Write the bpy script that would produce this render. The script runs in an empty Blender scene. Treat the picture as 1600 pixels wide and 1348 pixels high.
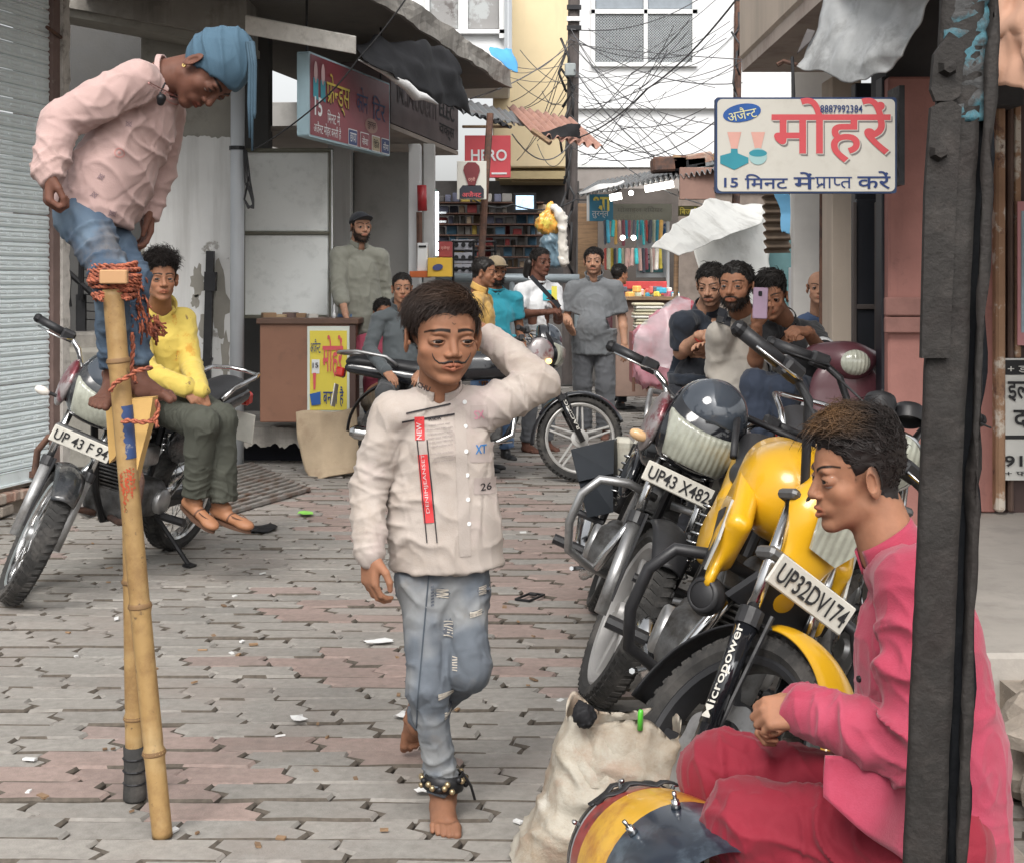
import bpy, math, random
import numpy as np
from mathutils import Vector, Matrix
from mathutils.bvhtree import BVHTree
random.seed(7); RNG = np.random.default_rng(7)
R = math.radians
SC = bpy.context.scene
COL = SC.collection
# ------------------------------------------------------------------ camera, sky, sun, exposure
FP = 2250.0; CAMH = 1.45; HORY = 437.0            # focal length in photo pixels, eye height, horizon row
cam = bpy.data.cameras.new('camera'); camo = bpy.data.objects.new('camera', cam); COL.objects.link(camo)
camo.location = (0, 0, CAMH); camo.rotation_euler = (R(90), 0, 0)
cam.sensor_width = 36; cam.lens = FP / 1600 * 36; cam.shift_y = -(674 - HORY) / 1600
cam.clip_start = .05; cam.clip_end = 500
SC.camera = camo
W = bpy.data.worlds.new('World'); SC.world = W; W.use_nodes = True
nt = W.node_tree; nt.nodes.clear()
sky = nt.nodes.new('ShaderNodeTexSky'); sky.sky_type = 'NISHITA'; sky.sun_disc = False
sky.sun_elevation = R(46); sky.sun_rotation = R(160); sky.dust_density = 4; sky.air_density = 1.2; sky.ozone_density = 1
hs = nt.nodes.new('ShaderNodeHueSaturation'); hs.inputs['Saturation'].default_value = .12
bg = nt.nodes.new('ShaderNodeBackground'); bg.inputs['Strength'].default_value = .125
ow = nt.nodes.new('ShaderNodeOutputWorld')
nt.links.new(sky.outputs[0], hs.inputs['Color']); nt.links.new(hs.outputs[0], bg.inputs[0]); nt.links.new(bg.outputs[0], ow.inputs[0])
sl = bpy.data.lights.new('sun', 'SUN'); sl.energy = 1.5; sl.angle = R(24); sl.color = (1, .955, .90)
so = bpy.data.objects.new('sun', sl); COL.objects.link(so)
so.rotation_euler = (R(44), 0, R(160 - 180 + 0))
SC.view_settings.view_transform = 'Standard'; SC.view_settings.look = 'None'
SC.view_settings.exposure = .84; SC.view_settings.gamma = 1; SC.view_settings.use_curve_mapping = False
SC.cycles.use_denoising = True; SC.cycles.max_bounces = 6; SC.cycles.diffuse_bounces = 3; SC.cycles.glossy_bounces = 3
SC.cycles.transparent_max_bounces = 12; SC.cycles.use_adaptive_sampling = True

def P(px, py, d):
    "point seen at photo pixel (px, py) at distance d along the lane"
    return np.array([(px - 800) / FP * d, d, CAMH - (py - HORY) / FP * d])
def G(px, py, z=0.0):
    "ground point (height z) seen at a photo pixel"
    return P(px, py, (CAMH - z) * FP / (py - HORY))
def V(*a): return np.array(a, float)
def nrm(v): v = np.asarray(v, float); return v / (np.linalg.norm(v) + 1e-12)
def rotm(ax, a):
    x, y, z = nrm(ax); K = np.array([[0, -z, y], [z, 0, -x], [-y, x, 0]])
    return np.eye(3) + math.sin(a) * K + (1 - math.cos(a)) * K @ K
def frame(fwd, up):
    "3x3 with columns right, forward, up"
    f = nrm(fwd); r = nrm(np.cross(f, up)); u = np.cross(r, f); return np.stack([r, f, u], 1)

# ------------------------------------------------------------------ noise
_PT = RNG.random(4096).astype(np.float32)
def noise(p, s=1.0, seed=0):
    "value noise -1..1 on an (n,3) array"
    q = np.asarray(p, np.float32) * s + seed * 17.31
    i = np.floor(q).astype(np.int64); f = q - i; f = f * f * (3 - 2 * f)
    out = 0
    for dx in (0, 1):
        wx = f[:, 0] if dx else 1 - f[:, 0]
        for dy in (0, 1):
            wy = f[:, 1] if dy else 1 - f[:, 1]
            for dz in (0, 1):
                wz = f[:, 2] if dz else 1 - f[:, 2]
                h = ((i[:, 0] + dx) * 73856093 ^ (i[:, 1] + dy) * 19349663 ^ (i[:, 2] + dz) * 83492791) & 4095
                out = out + wx * wy * wz * _PT[h]
    return out * 2 - 1
def fbm(p, s=1.0, seed=0, o=3):
    return sum(noise(p, s * 2 ** k, seed + k) * .5 ** k for k in range(o))

# ------------------------------------------------------------------ materials
MATS = {}
def M(name, col=(.5, .5, .5), rough=.6, metal=0, var=.12, vs=5, stain=None, bump=0, bs=60, attr=False, objc=False,
      coat=0, spec=.5, emit=0, alpha=1, trans=0, streak=None, wave=None, sss=0, sheen=0, rvar=0, world=False):
    if name in MATS: return MATS[name]
    m = bpy.data.materials.new(name); m.use_nodes = True; MATS[name] = m
    n = m.node_tree.nodes; L = m.node_tree.links; b = n['Principled BSDF']
    tc = n.new('ShaderNodeTexCoord'); co = n.new('ShaderNodeNewGeometry').outputs['Position'] if world else tc.outputs['Object']
    if attr:
        a = n.new('ShaderNodeAttribute'); a.attribute_name = 'Col'; c = a.outputs['Color']
    elif objc:
        a = n.new('ShaderNodeObjectInfo'); c = a.outputs['Color']
    else:
        a = n.new('ShaderNodeRGB'); a.outputs[0].default_value = (*col, 1); c = a.outputs[0]
    def mixc(c1, c2, f, mode='MIX'):
        x = n.new('ShaderNodeMix'); x.data_type = 'RGBA'; x.blend_type = mode
        for s, v in ((0, f), (6, c1), (7, c2)):
            if isinstance(v, (int, float)): x.inputs[s].default_value = v
            elif isinstance(v, tuple): x.inputs[s].default_value = (*v, 1)
            else: L.new(v, x.inputs[s])
        return x.outputs[2]
    def nz(scale, detail=6, vec=co, rgh=.6):
        t = n.new('ShaderNodeTexNoise'); t.inputs['Scale'].default_value = scale; t.inputs['Detail'].default_value = detail
        t.inputs['Roughness'].default_value = rgh; L.new(vec, t.inputs['Vector']); return t.outputs['Fac']
    def rng(v, a0, a1, b0, b1):
        r = n.new('ShaderNodeMapRange'); L.new(v, r.inputs[0])
        for k, x in enumerate((a0, a1, b0, b1)): r.inputs[k + 1].default_value = x
        return r.outputs[0]
    if var:
        v = rng(nz(vs), .25, .75, 1 - var, 1 + var)
        x = n.new('ShaderNodeMix'); x.data_type = 'RGBA'; x.blend_type = 'MULTIPLY'; x.inputs[0].default_value = 1
        L.new(c, x.inputs[6]); cc = n.new('ShaderNodeCombineColor')
        for k in range(3): L.new(v, cc.inputs[k])
        L.new(cc.outputs[0], x.inputs[7]); c = x.outputs[2]
    for st in ([stain] if stain and not isinstance(stain, list) else stain or []):
        sc_, scale, thr = st[:3]; w = st[3] if len(st) > 3 else .06
        c = mixc(c, sc_, rng(nz(scale, 9, rgh=.68), thr - w, thr + w, 0, st[4] if len(st) > 4 else 1))
    if streak:
        mp = n.new('ShaderNodeMapping'); L.new(co, mp.inputs[0]); mp.inputs['Scale'].default_value = streak[1]
        c = mixc(c, streak[0], rng(nz(1, 6, mp.outputs[0]), streak[2] - .1, streak[2] + .1, 0, streak[3]))
    L.new(c, b.inputs['Base Color'])
    b.inputs['Roughness'].default_value = rough; b.inputs['Metallic'].default_value = metal
    b.inputs['Specular IOR Level'].default_value = spec
    if rvar: L.new(rng(nz(vs * 2.3), .3, .7, max(.02, rough - rvar), min(1, rough + rvar)), b.inputs['Roughness'])
    if coat: b.inputs['Coat Weight'].default_value = coat; b.inputs['Coat Roughness'].default_value = .08
    if sheen: b.inputs['Sheen Weight'].default_value = sheen
    if sss:
        b.inputs['Subsurface Weight'].default_value = sss; b.inputs['Subsurface Radius'].default_value = (1, .4, .2)
        b.inputs['Subsurface Scale'].default_value = .006
    if emit:
        L.new(c, b.inputs['Emission Color']); b.inputs['Emission Strength'].default_value = emit
    if alpha < 1: b.inputs['Alpha'].default_value = alpha
    if trans: b.inputs['Transmission Weight'].default_value = trans
    h = None
    if bump: h = nz(bs, 5)
    if wave:
        w = n.new('ShaderNodeTexWave'); w.inputs['Scale'].default_value = wave[0]; w.bands_direction = wave[2] if len(wave) > 2 else 'Z'
        w.inputs['Distortion'].default_value = wave[3] if len(wave) > 3 else .5; L.new(co, w.inputs['Vector']); h = w.outputs['Fac']; bump = wave[1]
    if h is not None:
        bp = n.new('ShaderNodeBump'); bp.inputs['Strength'].default_value = bump; bp.inputs['Distance'].default_value = .004
        L.new(h, bp.inputs['Height']); L.new(bp.outputs[0], b.inputs['Normal'])
    return m

# ------------------------------------------------------------------ objects
ORG = {}
def tag(o, label=None, cat=None, group=None, kind=None):
    for k, v in (('label', label), ('category', cat), ('group', group), ('kind', kind)):
        if v: o[k] = v
    return o
def thing(name, label, cat, loc=(0, 0, 0), rot=None, group=None, world=True, scale=1):
    "an Empty at the thing's base; world=True: its parts are modelled in world coordinates"
    o = bpy.data.objects.new(name, None); COL.objects.link(o); o.location = Vector(loc); o.empty_display_size = .1
    if rot is not None: o.rotation_euler = rot
    if scale != 1: o.scale = (scale,) * 3
    if world: ORG[o.name] = Vector(loc)
    return tag(o, label, cat, group)
def link(name, me, mat, parent=None, color=None):
    o = bpy.data.objects.new(name, me); COL.objects.link(o)
    for m_ in (mat if isinstance(mat, (list, tuple)) else [mat]):
        if m_ is not None and (len(me.materials) == 0 or isinstance(mat, (list, tuple))): me.materials.append(m_)
    if parent is not None:
        o.parent = parent
        if parent.name in ORG: o.location = -ORG[parent.name]
    if color is not None: o.color = (*color, 1)
    return o
def npmesh(name, v, f, smooth=True, col=None, midx=None):
    "mesh from numpy vertices and a list of faces or an (n,k) array"
    me = bpy.data.meshes.new(name)
    v = np.asarray(v, np.float32)
    if isinstance(f, np.ndarray):
        nf, k = f.shape; lv = f.reshape(-1); ls = np.arange(nf) * k; lt = np.full(nf, k)
    else:
        lt = np.array([len(q) for q in f]); ls = np.concatenate([[0], np.cumsum(lt)[:-1]]) if len(f) else np.array([]); lv = np.array([i for q in f for i in q]); nf = len(f)
    me.vertices.add(len(v)); me.vertices.foreach_set('co', v.reshape(-1))
    me.loops.add(len(lv)); me.loops.foreach_set('vertex_index', lv.astype(np.int32))
    me.polygons.add(nf); me.polygons.foreach_set('loop_start', ls.astype(np.int32))
    me.polygons.foreach_set('loop_total', lt.astype(np.int32))
    me.polygons.foreach_set('use_smooth', np.full(nf, bool(smooth)))
    if midx is not None: me.polygons.foreach_set('material_index', np.asarray(midx, np.int32))
    if col is not None:
        a = me.color_attributes.new('Col', 'FLOAT_COLOR', 'POINT')
        c4 = np.ones((len(v), 4), np.float32); c4[:, :3] = col; a.data.foreach_set('color', c4.reshape(-1))
    me.update(calc_edges=True); me.validate()
    return me

class MB:
    "collects shapes for ONE mesh object"
    def __init__(s): s.v = []; s.f = []; s.T = None
    def add(s, v, f):
        n = len(s.v); v = np.asarray(v, float)
        if s.T is not None: v = v @ s.T[0].T + s.T[1]
        s.v.extend(v.tolist()); s.f.extend([[i + n for i in q] for q in f]); return s
    def box(s, c, h, rot=None, bev=0):
        "centre, half sizes; bevelled edges when bev>0"
        c = np.asarray(c, float); h = np.asarray(h, float)
        if bev <= 0:
            v = np.array([[x, y, z] for x in (-1, 1) for y in (-1, 1) for z in (-1, 1)], float) * h
            f = [(0, 1, 3, 2), (4, 6, 7, 5), (0, 4, 5, 1), (2, 3, 7, 6), (0, 2, 6, 4), (1, 5, 7, 3)]
        else:
            bev = min(bev, h.min() * .9); v = []; idx = {}
            for sx in (-1, 1):
                for sy in (-1, 1):
                    for sz in (-1, 1):
                        sg = np.array([sx, sy, sz])
                        for a in range(3):
                            q = h - bev; q[a] = h[a]; idx[(sx, sy, sz, a)] = len(v); v.append(sg * q)
            f = []; v = np.array(v)
            I = lambda sx, sy, sz, a: idx[(sx, sy, sz, a)]
            for a in range(3):
                o1, o2 = (a + 1) % 3, (a + 2) % 3
                for sg in (-1, 1):
                    q = []
                    for s1, s2 in ((-1, -1), (1, -1), (1, 1), (-1, 1)):
                        t = [0, 0, 0]; t[a] = sg; t[o1] = s1; t[o2] = s2; q.append(I(*t, a))
                    f.append(q if sg > 0 else q[::-1])
            for a in range(3):
                o1, o2 = (a + 1) % 3, (a + 2) % 3
                for s1 in (-1, 1):
                    for s2 in (-1, 1):
                        t0 = [0, 0, 0]; t1 = [0, 0, 0]; t0[a] = -1; t1[a] = 1
                        for t in (t0, t1): t[o1] = s1; t[o2] = s2
                        q = [I(*t0, o1), I(*t1, o1), I(*t1, o2), I(*t0, o2)]
                        f.append(q if s1 * s2 > 0 else q[::-1])
            for sx in (-1, 1):
                for sy in (-1, 1):
                    for sz in (-1, 1):
                        q = [I(sx, sy, sz, a) for a in range(3)]
                        f.append(q if sx * sy * sz > 0 else q[::-1])
        if rot is not None: v = v @ np.asarray(rot).T
        return s.add(v + c, f)
    def tube(s, pts, r, n=8, cap=True, flat=None):
        pts = [np.asarray(p, float) for p in pts]; m = len(pts)
        rs = r if isinstance(r, (list, tuple, np.ndarray)) else [r] * m
        v = []; f = []; u = None
        for i in range(m):
            t = nrm(pts[min(i + 1, m - 1)] - pts[max(i - 1, 0)])
            if u is None: u = nrm(np.cross(t, (0, 0, 1) if abs(t[2]) < .9 else (1, 0, 0)))
            u = nrm(u - t * np.dot(u, t)); w = np.cross(t, u)
            for k in range(n):
                a = 2 * math.pi * k / n
                v.append(pts[i] + (u * math.cos(a) + w * math.sin(a) * (flat or 1)) * rs[i])
        for i in range(m - 1):
            for k in range(n):
                k2 = (k + 1) % n; f.append((i * n + k, i * n + k2, (i + 1) * n + k2, (i + 1) * n + k))
        if cap: f.append(list(range(n))[::-1]); f.append([(m - 1) * n + k for k in range(n)])
        return s.add(v, f)
    def lathe(s, prof, o=(0, 0, 0), ax=(0, 0, 1), n=24, arc=None):
        "prof: (radius, height) along axis"
        ax = nrm(ax); u = nrm(np.cross(ax, (1, 0, 0) if abs(ax[0]) < .9 else (0, 1, 0))); w = np.cross(ax, u); o = np.asarray(o, float)
        v = []; f = []; full = arc is None; a0, a1 = arc or (0, 2 * math.pi); N = n if full else n + 1
        for r_, h_ in prof:
            for k in range(N):
                a = a0 + (a1 - a0) * k / n; v.append(o + ax * h_ + (u * math.cos(a) + w * math.sin(a)) * r_)
        for i in range(len(prof) - 1):
            for k in range(n):
                k2 = (k + 1) % N if full else k + 1
                f.append((i * N + k, i * N + k2, (i + 1) * N + k2, (i + 1) * N + k))
        return s.add(v, f)
    def prism(s, poly, o, u, v_, w, t):
        "2-D polygon in the (u,v) plane at o, extruded t along w"
        o, u, v_, w = (np.asarray(q, float) for q in (o, u, v_, w)); n = len(poly)
        a = [o + u * x + v_ * y for x, y in poly]; b = [p + w * t for p in a]
        f = [list(range(n))[::-1], list(range(n, 2 * n))] + [(i, (i + 1) % n, n + (i + 1) % n, n + i) for i in range(n)]
        return s.add(a + b, f)
    def grid(s, fn, nu, nv):
        v = [fn(i / nu, j / nv) for i in range(nu + 1) for j in range(nv + 1)]
        f = [(i * (nv + 1) + j, (i + 1) * (nv + 1) + j, (i + 1) * (nv + 1) + j + 1, i * (nv + 1) + j + 1) for i in range(nu) for j in range(nv)]
        return s.add(v, f)
    def sphere(s, c, r, n=12, m=8, rot=None):
        r = np.ones(3) * np.asarray(r, float); c = np.asarray(c, float); v = []; f = []
        for i in range(m + 1):
            t = math.pi * i / m
            for k in range(n):
                a = 2 * math.pi * k / n
                q = np.array([math.sin(t) * math.cos(a), math.sin(t) * math.sin(a), math.cos(t)]) * r
                v.append(c + (q if rot is None else np.asarray(rot) @ q))
        for i in range(m):
            for k in range(n):
                k2 = (k + 1) % n; f.append(((i + 1) * n + k, (i + 1) * n + k2, i * n + k2, i * n + k))
        return s.add(v, f)
    def build(s, name, mat, parent=None, smooth=False, solid=0, color=None, auto=None):
        me = npmesh(name, s.v, s.f, smooth)
        if auto is not None:
            me.polygons.foreach_set('use_smooth', np.ones(len(me.polygons), bool)); me.set_sharp_from_angle(angle=R(auto))
        o = link(name, me, mat, parent, color)
        if solid:
            md = o.modifiers.new('solid', 'SOLIDIFY'); md.thickness = solid; md.offset = 0
        return o
def mb(): return MB()

# ------------------------------------------------------------------ signed-distance modelling
class F:
    "smooth unions of simple solids, meshed with surface nets; built for bodies, cloth and moulded parts"
    def __init__(s): s.ops = []; s.o = np.zeros(3); s.R = np.eye(3); s.k = 1.0; s.sx = np.ones(3)
    def fr(s, o=(0, 0, 0), Rm=None, k=1.0, sx=1.0): s.sx = np.array([sx, 1, 1]); s.o = np.asarray(o, float); s.R = np.eye(3) if Rm is None else np.asarray(Rm); s.k = k; return s
    def _p(s, p): return s.o + s.R @ (np.asarray(p, float) * s.sx * s.k)
    def cap(s, a, b, r1, r2=None, k=.01, flat=None, op='u'):
        r2 = r1 if r2 is None else r2; a = s._p(a); b = s._p(b); r1 *= s.k; r2 *= s.k; k *= s.k
        fl = None if flat is None else (nrm(s.R @ np.asarray(flat[0], float)), flat[1])
        m = max(r1, r2); lo = np.minimum(a, b) - m; hi = np.maximum(a, b) + m
        def fn(X):
            ba = b - a; t = np.clip(((X - a) @ ba) / (ba @ ba + 1e-12), 0, 1)
            w = X - a - t[..., None] * ba
            if fl is not None: w = w + (w @ fl[0])[..., None] * fl[0] * (1 / fl[1] - 1)
            return np.sqrt((w * w).sum(-1)) - (r1 + (r2 - r1) * t)
        s.ops.append((op, fn, lo, hi, k)); return s
    def ell(s, c, r, Rm=None, k=.01, op='u'):
        c = s._p(c); r = np.ones(3) * np.asarray(r, float) * s.k * (s.sx if Rm is None else 1); Q = s.R if Rm is None else s.R @ np.asarray(Rm); k *= s.k
        e = np.abs(Q) @ r
        def fn(X):
            q = (X - c) @ Q; k0 = np.sqrt(((q / r) ** 2).sum(-1)); k1 = np.sqrt(((q / r ** 2) ** 2).sum(-1)) + 1e-9
            return k0 * (k0 - 1) / k1
        s.ops.append((op, fn, c - e, c + e, k)); return s
    def box(s, c, h, Rm=None, rad=.01, k=.01, op='u'):
        c = s._p(c); h = np.asarray(h, float) * s.k; rad *= s.k; Q = s.R if Rm is None else s.R @ np.asarray(Rm); k *= s.k
        e = np.abs(Q) @ h
        def fn(X):
            q = np.abs((X - c) @ Q) - (h - rad)
            return np.sqrt((np.maximum(q, 0) ** 2).sum(-1)) + np.minimum(q.max(-1), 0) - rad
        s.ops.append((op, fn, c - e, c + e, k)); return s
    def half(s, p, n, k=.005, lo=None, hi=None, op='s'):
        "remove everything on the side n points to (optionally only inside lo..hi)"
        p = s._p(p); n = nrm(s.R @ np.asarray(n, float))
        s.ops.append((op, lambda X: -((X - p) @ n), lo, hi, k * s.k)); return s
    def mesh(s, h, pad=.01):
        us = [o for o in s.ops if o[0] == 'u']
        lo = np.min([o[2] for o in us], 0) - pad - 2 * h; hi = np.max([o[3] for o in us], 0) + pad + 2 * h
        n = np.ceil((hi - lo) / h).astype(int) + 1
        d = np.full(n, 1.0, np.float32)
        ax = [lo[i] + np.arange(n[i]) * h for i in range(3)]
        for op, fn, l, u, k in s.ops:
            m = k + 3 * h
            if l is None: i0 = np.zeros(3, int); i1 = n
            else:
                i0 = np.clip(np.floor((l - m - lo) / h).astype(int), 0, n); i1 = np.clip(np.ceil((u + m - lo) / h).astype(int) + 1, 0, n)
            if (i1 <= i0).any(): continue
            sl_ = tuple(slice(i0[i], i1[i]) for i in range(3))
            X = np.stack(np.meshgrid(*[ax[i][sl_[i]] for i in range(3)], indexing='ij'), -1).astype(np.float32)
            b = fn(X).astype(np.float32); a = d[sl_]; k = max(k, 1e-5)
            if op == 'u':
                t = np.clip(.5 + .5 * (b - a) / k, 0, 1); d[sl_] = (b * (1 - t) + a * t) - k * t * (1 - t)
            else:
                b = -b; t = np.clip(.5 - .5 * (b - a) / k, 0, 1); d[sl_] = (b * (1 - t) + a * t) + k * t * (1 - t)
        return surfnet(d, lo, h)
def surfnet(d, lo, h):
    s = d < 0
    c = np.zeros(np.array(d.shape) - 1, np.int8); C8 = [(x, y, z) for x in (0, 1) for y in (0, 1) for z in (0, 1)]
    sh = lambda A, o: A[o[0]:A.shape[0] - 1 + o[0], o[1]:A.shape[1] - 1 + o[1], o[2]:A.shape[2] - 1 + o[2]]
    for o in C8: c += sh(s, o)
    mk = (c > 0) & (c < 8); ci = np.argwhere(mk)
    idx = np.full(c.shape, -1, np.int64); idx[mk] = np.arange(len(ci))
    pos = np.zeros((len(ci), 3)); cnt = np.zeros(len(ci))
    dv = {o: sh(d, o)[mk] for o in C8}
    for o in C8:
        for a in range(3):
            if o[a] == 0:
                q = list(o); q[a] = 1; q = tuple(q); d1, d2 = dv[o], dv[q]; cr = (d1 < 0) != (d2 < 0)
                t = np.where(cr, d1 / np.where(cr, d1 - d2, 1), 0)
                p = np.array(o, float)[None].repeat(len(ci), 0); p[:, a] += t
                pos += p * cr[:, None]; cnt += cr
    v = (ci + pos / np.maximum(cnt, 1)[:, None]) * h + lo
    fs = []
    for a in range(3):
        b1, b2 = (a + 1) % 3, (a + 2) % 3
        s0 = [slice(1, -1)] * 3; s1 = [slice(1, -1)] * 3; s0[a] = slice(0, -1); s1[a] = slice(1, None)
        A = s[tuple(s0)]; B = s[tuple(s1)]; e = np.argwhere(A != B); ins = A[A != B]
        off = np.ones(3, int); off[a] = 0; e = e + off
        def at(d1, d2):
            q = e.copy(); q[:, b1] += d1; q[:, b2] += d2; return idx[q[:, 0], q[:, 1], q[:, 2]]
        Q = np.stack([at(-1, -1), at(0, -1), at(0, 0), at(-1, 0)], 1)
        Q[~ins] = Q[~ins][:, ::-1]; fs.append(Q)
    f = np.concatenate(fs); f = f[(f >= 0).all(1)]
    return v, f
def vnormals(v, f):
    n = np.zeros_like(v); a, b, c = v[f[:, 0]], v[f[:, 1]], v[f[:, 2]]
    fn = np.cross(c - a, v[f[:, 3]] - b) if f.shape[1] == 4 else np.cross(b - a, c - a)
    for k in range(f.shape[1]): np.add.at(n, f[:, k], fn)
    return n / (np.linalg.norm(n, axis=1, keepdims=True) + 1e-12)
def join(parts):
    vs = []; fs = []; cs = []; n = 0
    for v, f, c in parts:
        vs.append(v); fs.append(f + n); cs.append(c); n += len(v)
    return np.concatenate(vs), np.concatenate(fs), np.concatenate(cs)
def wrinkle(v, f, zones, base=.002, bsc=14, seed=0):
    "cloth folds: zones = (centre, fold axis, radius, folds per metre, depth)"
    n = vnormals(v, f); w_ = v + .035 * np.stack([noise(v, 8, seed + 21), noise(v, 8, seed + 22), noise(v, 8, seed + 23)], 1)
    rdg = lambda s_, k: (1 - np.abs(noise(w_ * V(1.25, 1.25, .8), s_, seed + k))) ** 7
    dsp = base * (1.5 * rdg(bsc * .9, 31) + 1.0 * rdg(bsc * 1.7, 32) - .9 * rdg(bsc * 1.2, 35) + .35 * noise(v, bsc * .6, seed))
    for c, ax, r_, fq, am in zones:
        c = np.asarray(c, float); ax = nrm(ax); q = v - c
        w = np.exp(-(q * q).sum(1) / (r_ * r_))
        ph = fq * .8 * (q @ ax) + 1.5 * noise(v, 5, seed + 3) + .45 * noise(v, 13, seed + 5)
        dsp = dsp + am * w * ((1 - np.abs(np.sin(math.pi * ph))) ** 2.2 * 1.9 - .35) * np.clip(.75 + .7 * noise(v, 8, seed + 9), .1, 1.5)
    return v + n * dsp[:, None]

# ------------------------------------------------------------------ lettering
def text_mesh(s, size=1.0, bold=0.0, res=3, space=1.0):
    "flat lettering in the xy plane on a fixed baseline; overlapping strokes are stacked a hair apart"
    c = bpy.data.curves.new('lettering', 'FONT'); c.body = s; c.size = size; c.offset = bold; c.resolution_u = res; c.space_character = space
    o = bpy.data.objects.new('lettering', c); me = o.to_mesh()
    v = np.array([q.co[:] for q in me.vertices]) if len(me.vertices) else np.zeros((1, 3)); f = [list(q.vertices) for q in me.polygons]
    o.to_mesh_clear(); bpy.data.objects.remove(o); bpy.data.curves.remove(c)
    par = list(range(len(v)))
    def fd(i):
        while par[i] != i: par[i] = par[par[i]]; i = par[i]
        return i
    for q in f:
        for i in q[1:]: par[fd(i)] = fd(q[0])
    ids = {}; v[:, 2] = [.0002 * ids.setdefault(fd(i), len(ids)) for i in range(len(v))]
    return v, f
def lettering(name, s, o, u, w, width, height, mat, parent, bold=0.0, off=.003, slant=0):
    "text s filling width x height, centred at o in the plane (u, w); raised off along the normal"
    v, f = text_mesh(s, 1.0, bold)
    if not len(v): return None
    lo = v.min(0); hi = v.max(0); c = (lo + hi) / 2; e = np.maximum(hi - lo, 1e-6)
    u = nrm(u); w = nrm(w); n = np.cross(u, w); q = (v - c) / e
    p = np.asarray(o, float) + np.outer(q[:, 0] * width + slant * q[:, 1] * height, u) + np.outer(q[:, 1] * height, w) + n * off + np.outer(v[:, 2], n)
    return link(name, npmesh(name, p, f, False), mat, parent)
def decal(name, v2, f, o, u, w, n, bvh, mat, parent, off=.002):
    "lay a flat 2-D mesh (in metres, axes u,w about o) onto a surface by casting along n"
    p = np.asarray(o, float) + np.outer(v2[:, 0], nrm(u)) + np.outer(v2[:, 1], nrm(w)); n = nrm(n); out = []; last = 0
    for q, zz in zip(p, v2[:, 2]):
        h = bvh.ray_cast(Vector(q - n * .4), Vector(n), 1.0)
        if h[0] is not None: last = (Vector(h[0]) - Vector(q)).dot(Vector(n)); out.append(np.array(h[0]) - n * (off + zz))
        else: out.append(q + n * (last - off - zz))
    return link(name, npmesh(name, np.array(out), f, True), mat, parent)
def quadgrid(w, h, nx, ny):
    v = np.array([[(i / nx - .5) * w, (j / ny - .5) * h, 0] for i in range(nx + 1) for j in range(ny + 1)])
    f = [[i * (ny + 1) + j, (i + 1) * (ny + 1) + j, (i + 1) * (ny + 1) + j + 1, i * (ny + 1) + j + 1] for i in range(nx) for j in range(ny)]
    return v, f
def bvh_of(v, f): return BVHTree.FromPolygons([tuple(q) for q in v], [tuple(q) for q in f])
def cable(name, pts, r, mat, label=None, cat=None, group=None, parent=None, n=5, sag=0, seg=12):
    "a hanging wire through pts with sag between them"
    q = []
    pts = [np.asarray(p, float) for p in pts]
    for a, b in zip(pts[:-1], pts[1:]):
        for k in range(seg): t = k / seg; p = a + (b - a) * t; p = p - V(0, 0, sag * 4 * t * (1 - t)); q.append(p)
    q.append(pts[-1])
    o = mb().tube(q, r, n).build(name, mat, parent, True)
    return tag(o, label, cat, group)
# ================================================================== SETTING
X3, Y3, Z3 = V(1, 0, 0), V(0, 1, 0), V(0, 0, 1)
def slab(name, x0, x1, y0, y1, d, th, mat, parent=None, bev=.006, sink=0):
    "upright panel facing the camera: photo rectangle x0..x1, y0..y1 at distance d, th thick behind"
    a = P(x0, y1, d); b = P(x1, y0, d); c = (a + b) / 2; c[1] += th / 2 + sink
    return mb().box(c, ((b[0] - a[0]) / 2, th / 2, (b[2] - a[2]) / 2), bev=bev).build(name, mat, parent)
def wall(name, label, cat, x0, x1, y0, y1, d, th, mat, bev=.006):
    return tag(slab(name, x0, x1, y0, y1, d, th, mat, None, bev), label, cat)
# ---- ground and pavers
gm = M('joint_sand', (.045, .038, .032), .95, var=.3, vs=9, bump=.5, bs=90)
gr = mb().grid(lambda a, b: V(-60 + 120 * a, -2 + 122 * b, -.030), 2, 2).build('ground', gm); tag(gr, kind='structure')
PL, PW = .314, .1395
ENDP = [(0, 0), (.012, .050), (-.036, .084), (-.024, PW)]
def paver_outline(seed):
    r = random.Random(seed); g = .0033; j = lambda: r.uniform(-.006, .006)
    jl = [j() for _ in ENDP]; jr = [j() for _ in ENDP]
    left = [(x + g + jl[i], min(max(y, g), PW - g)) for i, (x, y) in enumerate(ENDP)]
    right = [(PL + x - g + jr[i], min(max(y, g), PW - g)) for i, (x, y) in enumerate(ENDP)]
    bot = [(PL * .33 + .01, g + j() * .8), (PL * .66, g + j() * .8)]; top = [(PL * .66, PW - g + j() * .8), (PL * .33, PW - g + j() * .8)]
    return [left[0]] + bot + right + top + left[:0:-1]
def paver_geo(seed):
    o = np.array(paver_outline(seed)); c = o.mean(0); n = len(o); r = random.Random(seed + 99)
    ins = o + (c - o) / np.linalg.norm(c - o, axis=1, keepdims=True) * .008
    v = [(x, y, -.04) for x, y in o] + [(x, y, -.008 + r.uniform(-.003, .001)) for x, y in o] + [(x, y, 0) for x, y in ins]
    f = [[i, (i + 1) % n, n + (i + 1) % n, n + i] for i in range(n)] + [[n + i, n + (i + 1) % n, 2 * n + (i + 1) % n, 2 * n + i] for i in range(n)] + [[2 * n + i for i in range(n)]]
    return np.array(v), f, [1] * n + [1 if r.random() < .5 else 0 for _ in range(n)] + [0]
PGEO = [paver_geo(k) for k in range(14)]
STN = [((.19, .175, .155), 2.2, .62, .12, .45), ((.32, .255, .225), 1.1, .58, .1, .35), ((.11, .10, .09), 9, .66, .08, .55), ((.42, .39, .35), 26, .70, .05, .4)]
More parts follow.
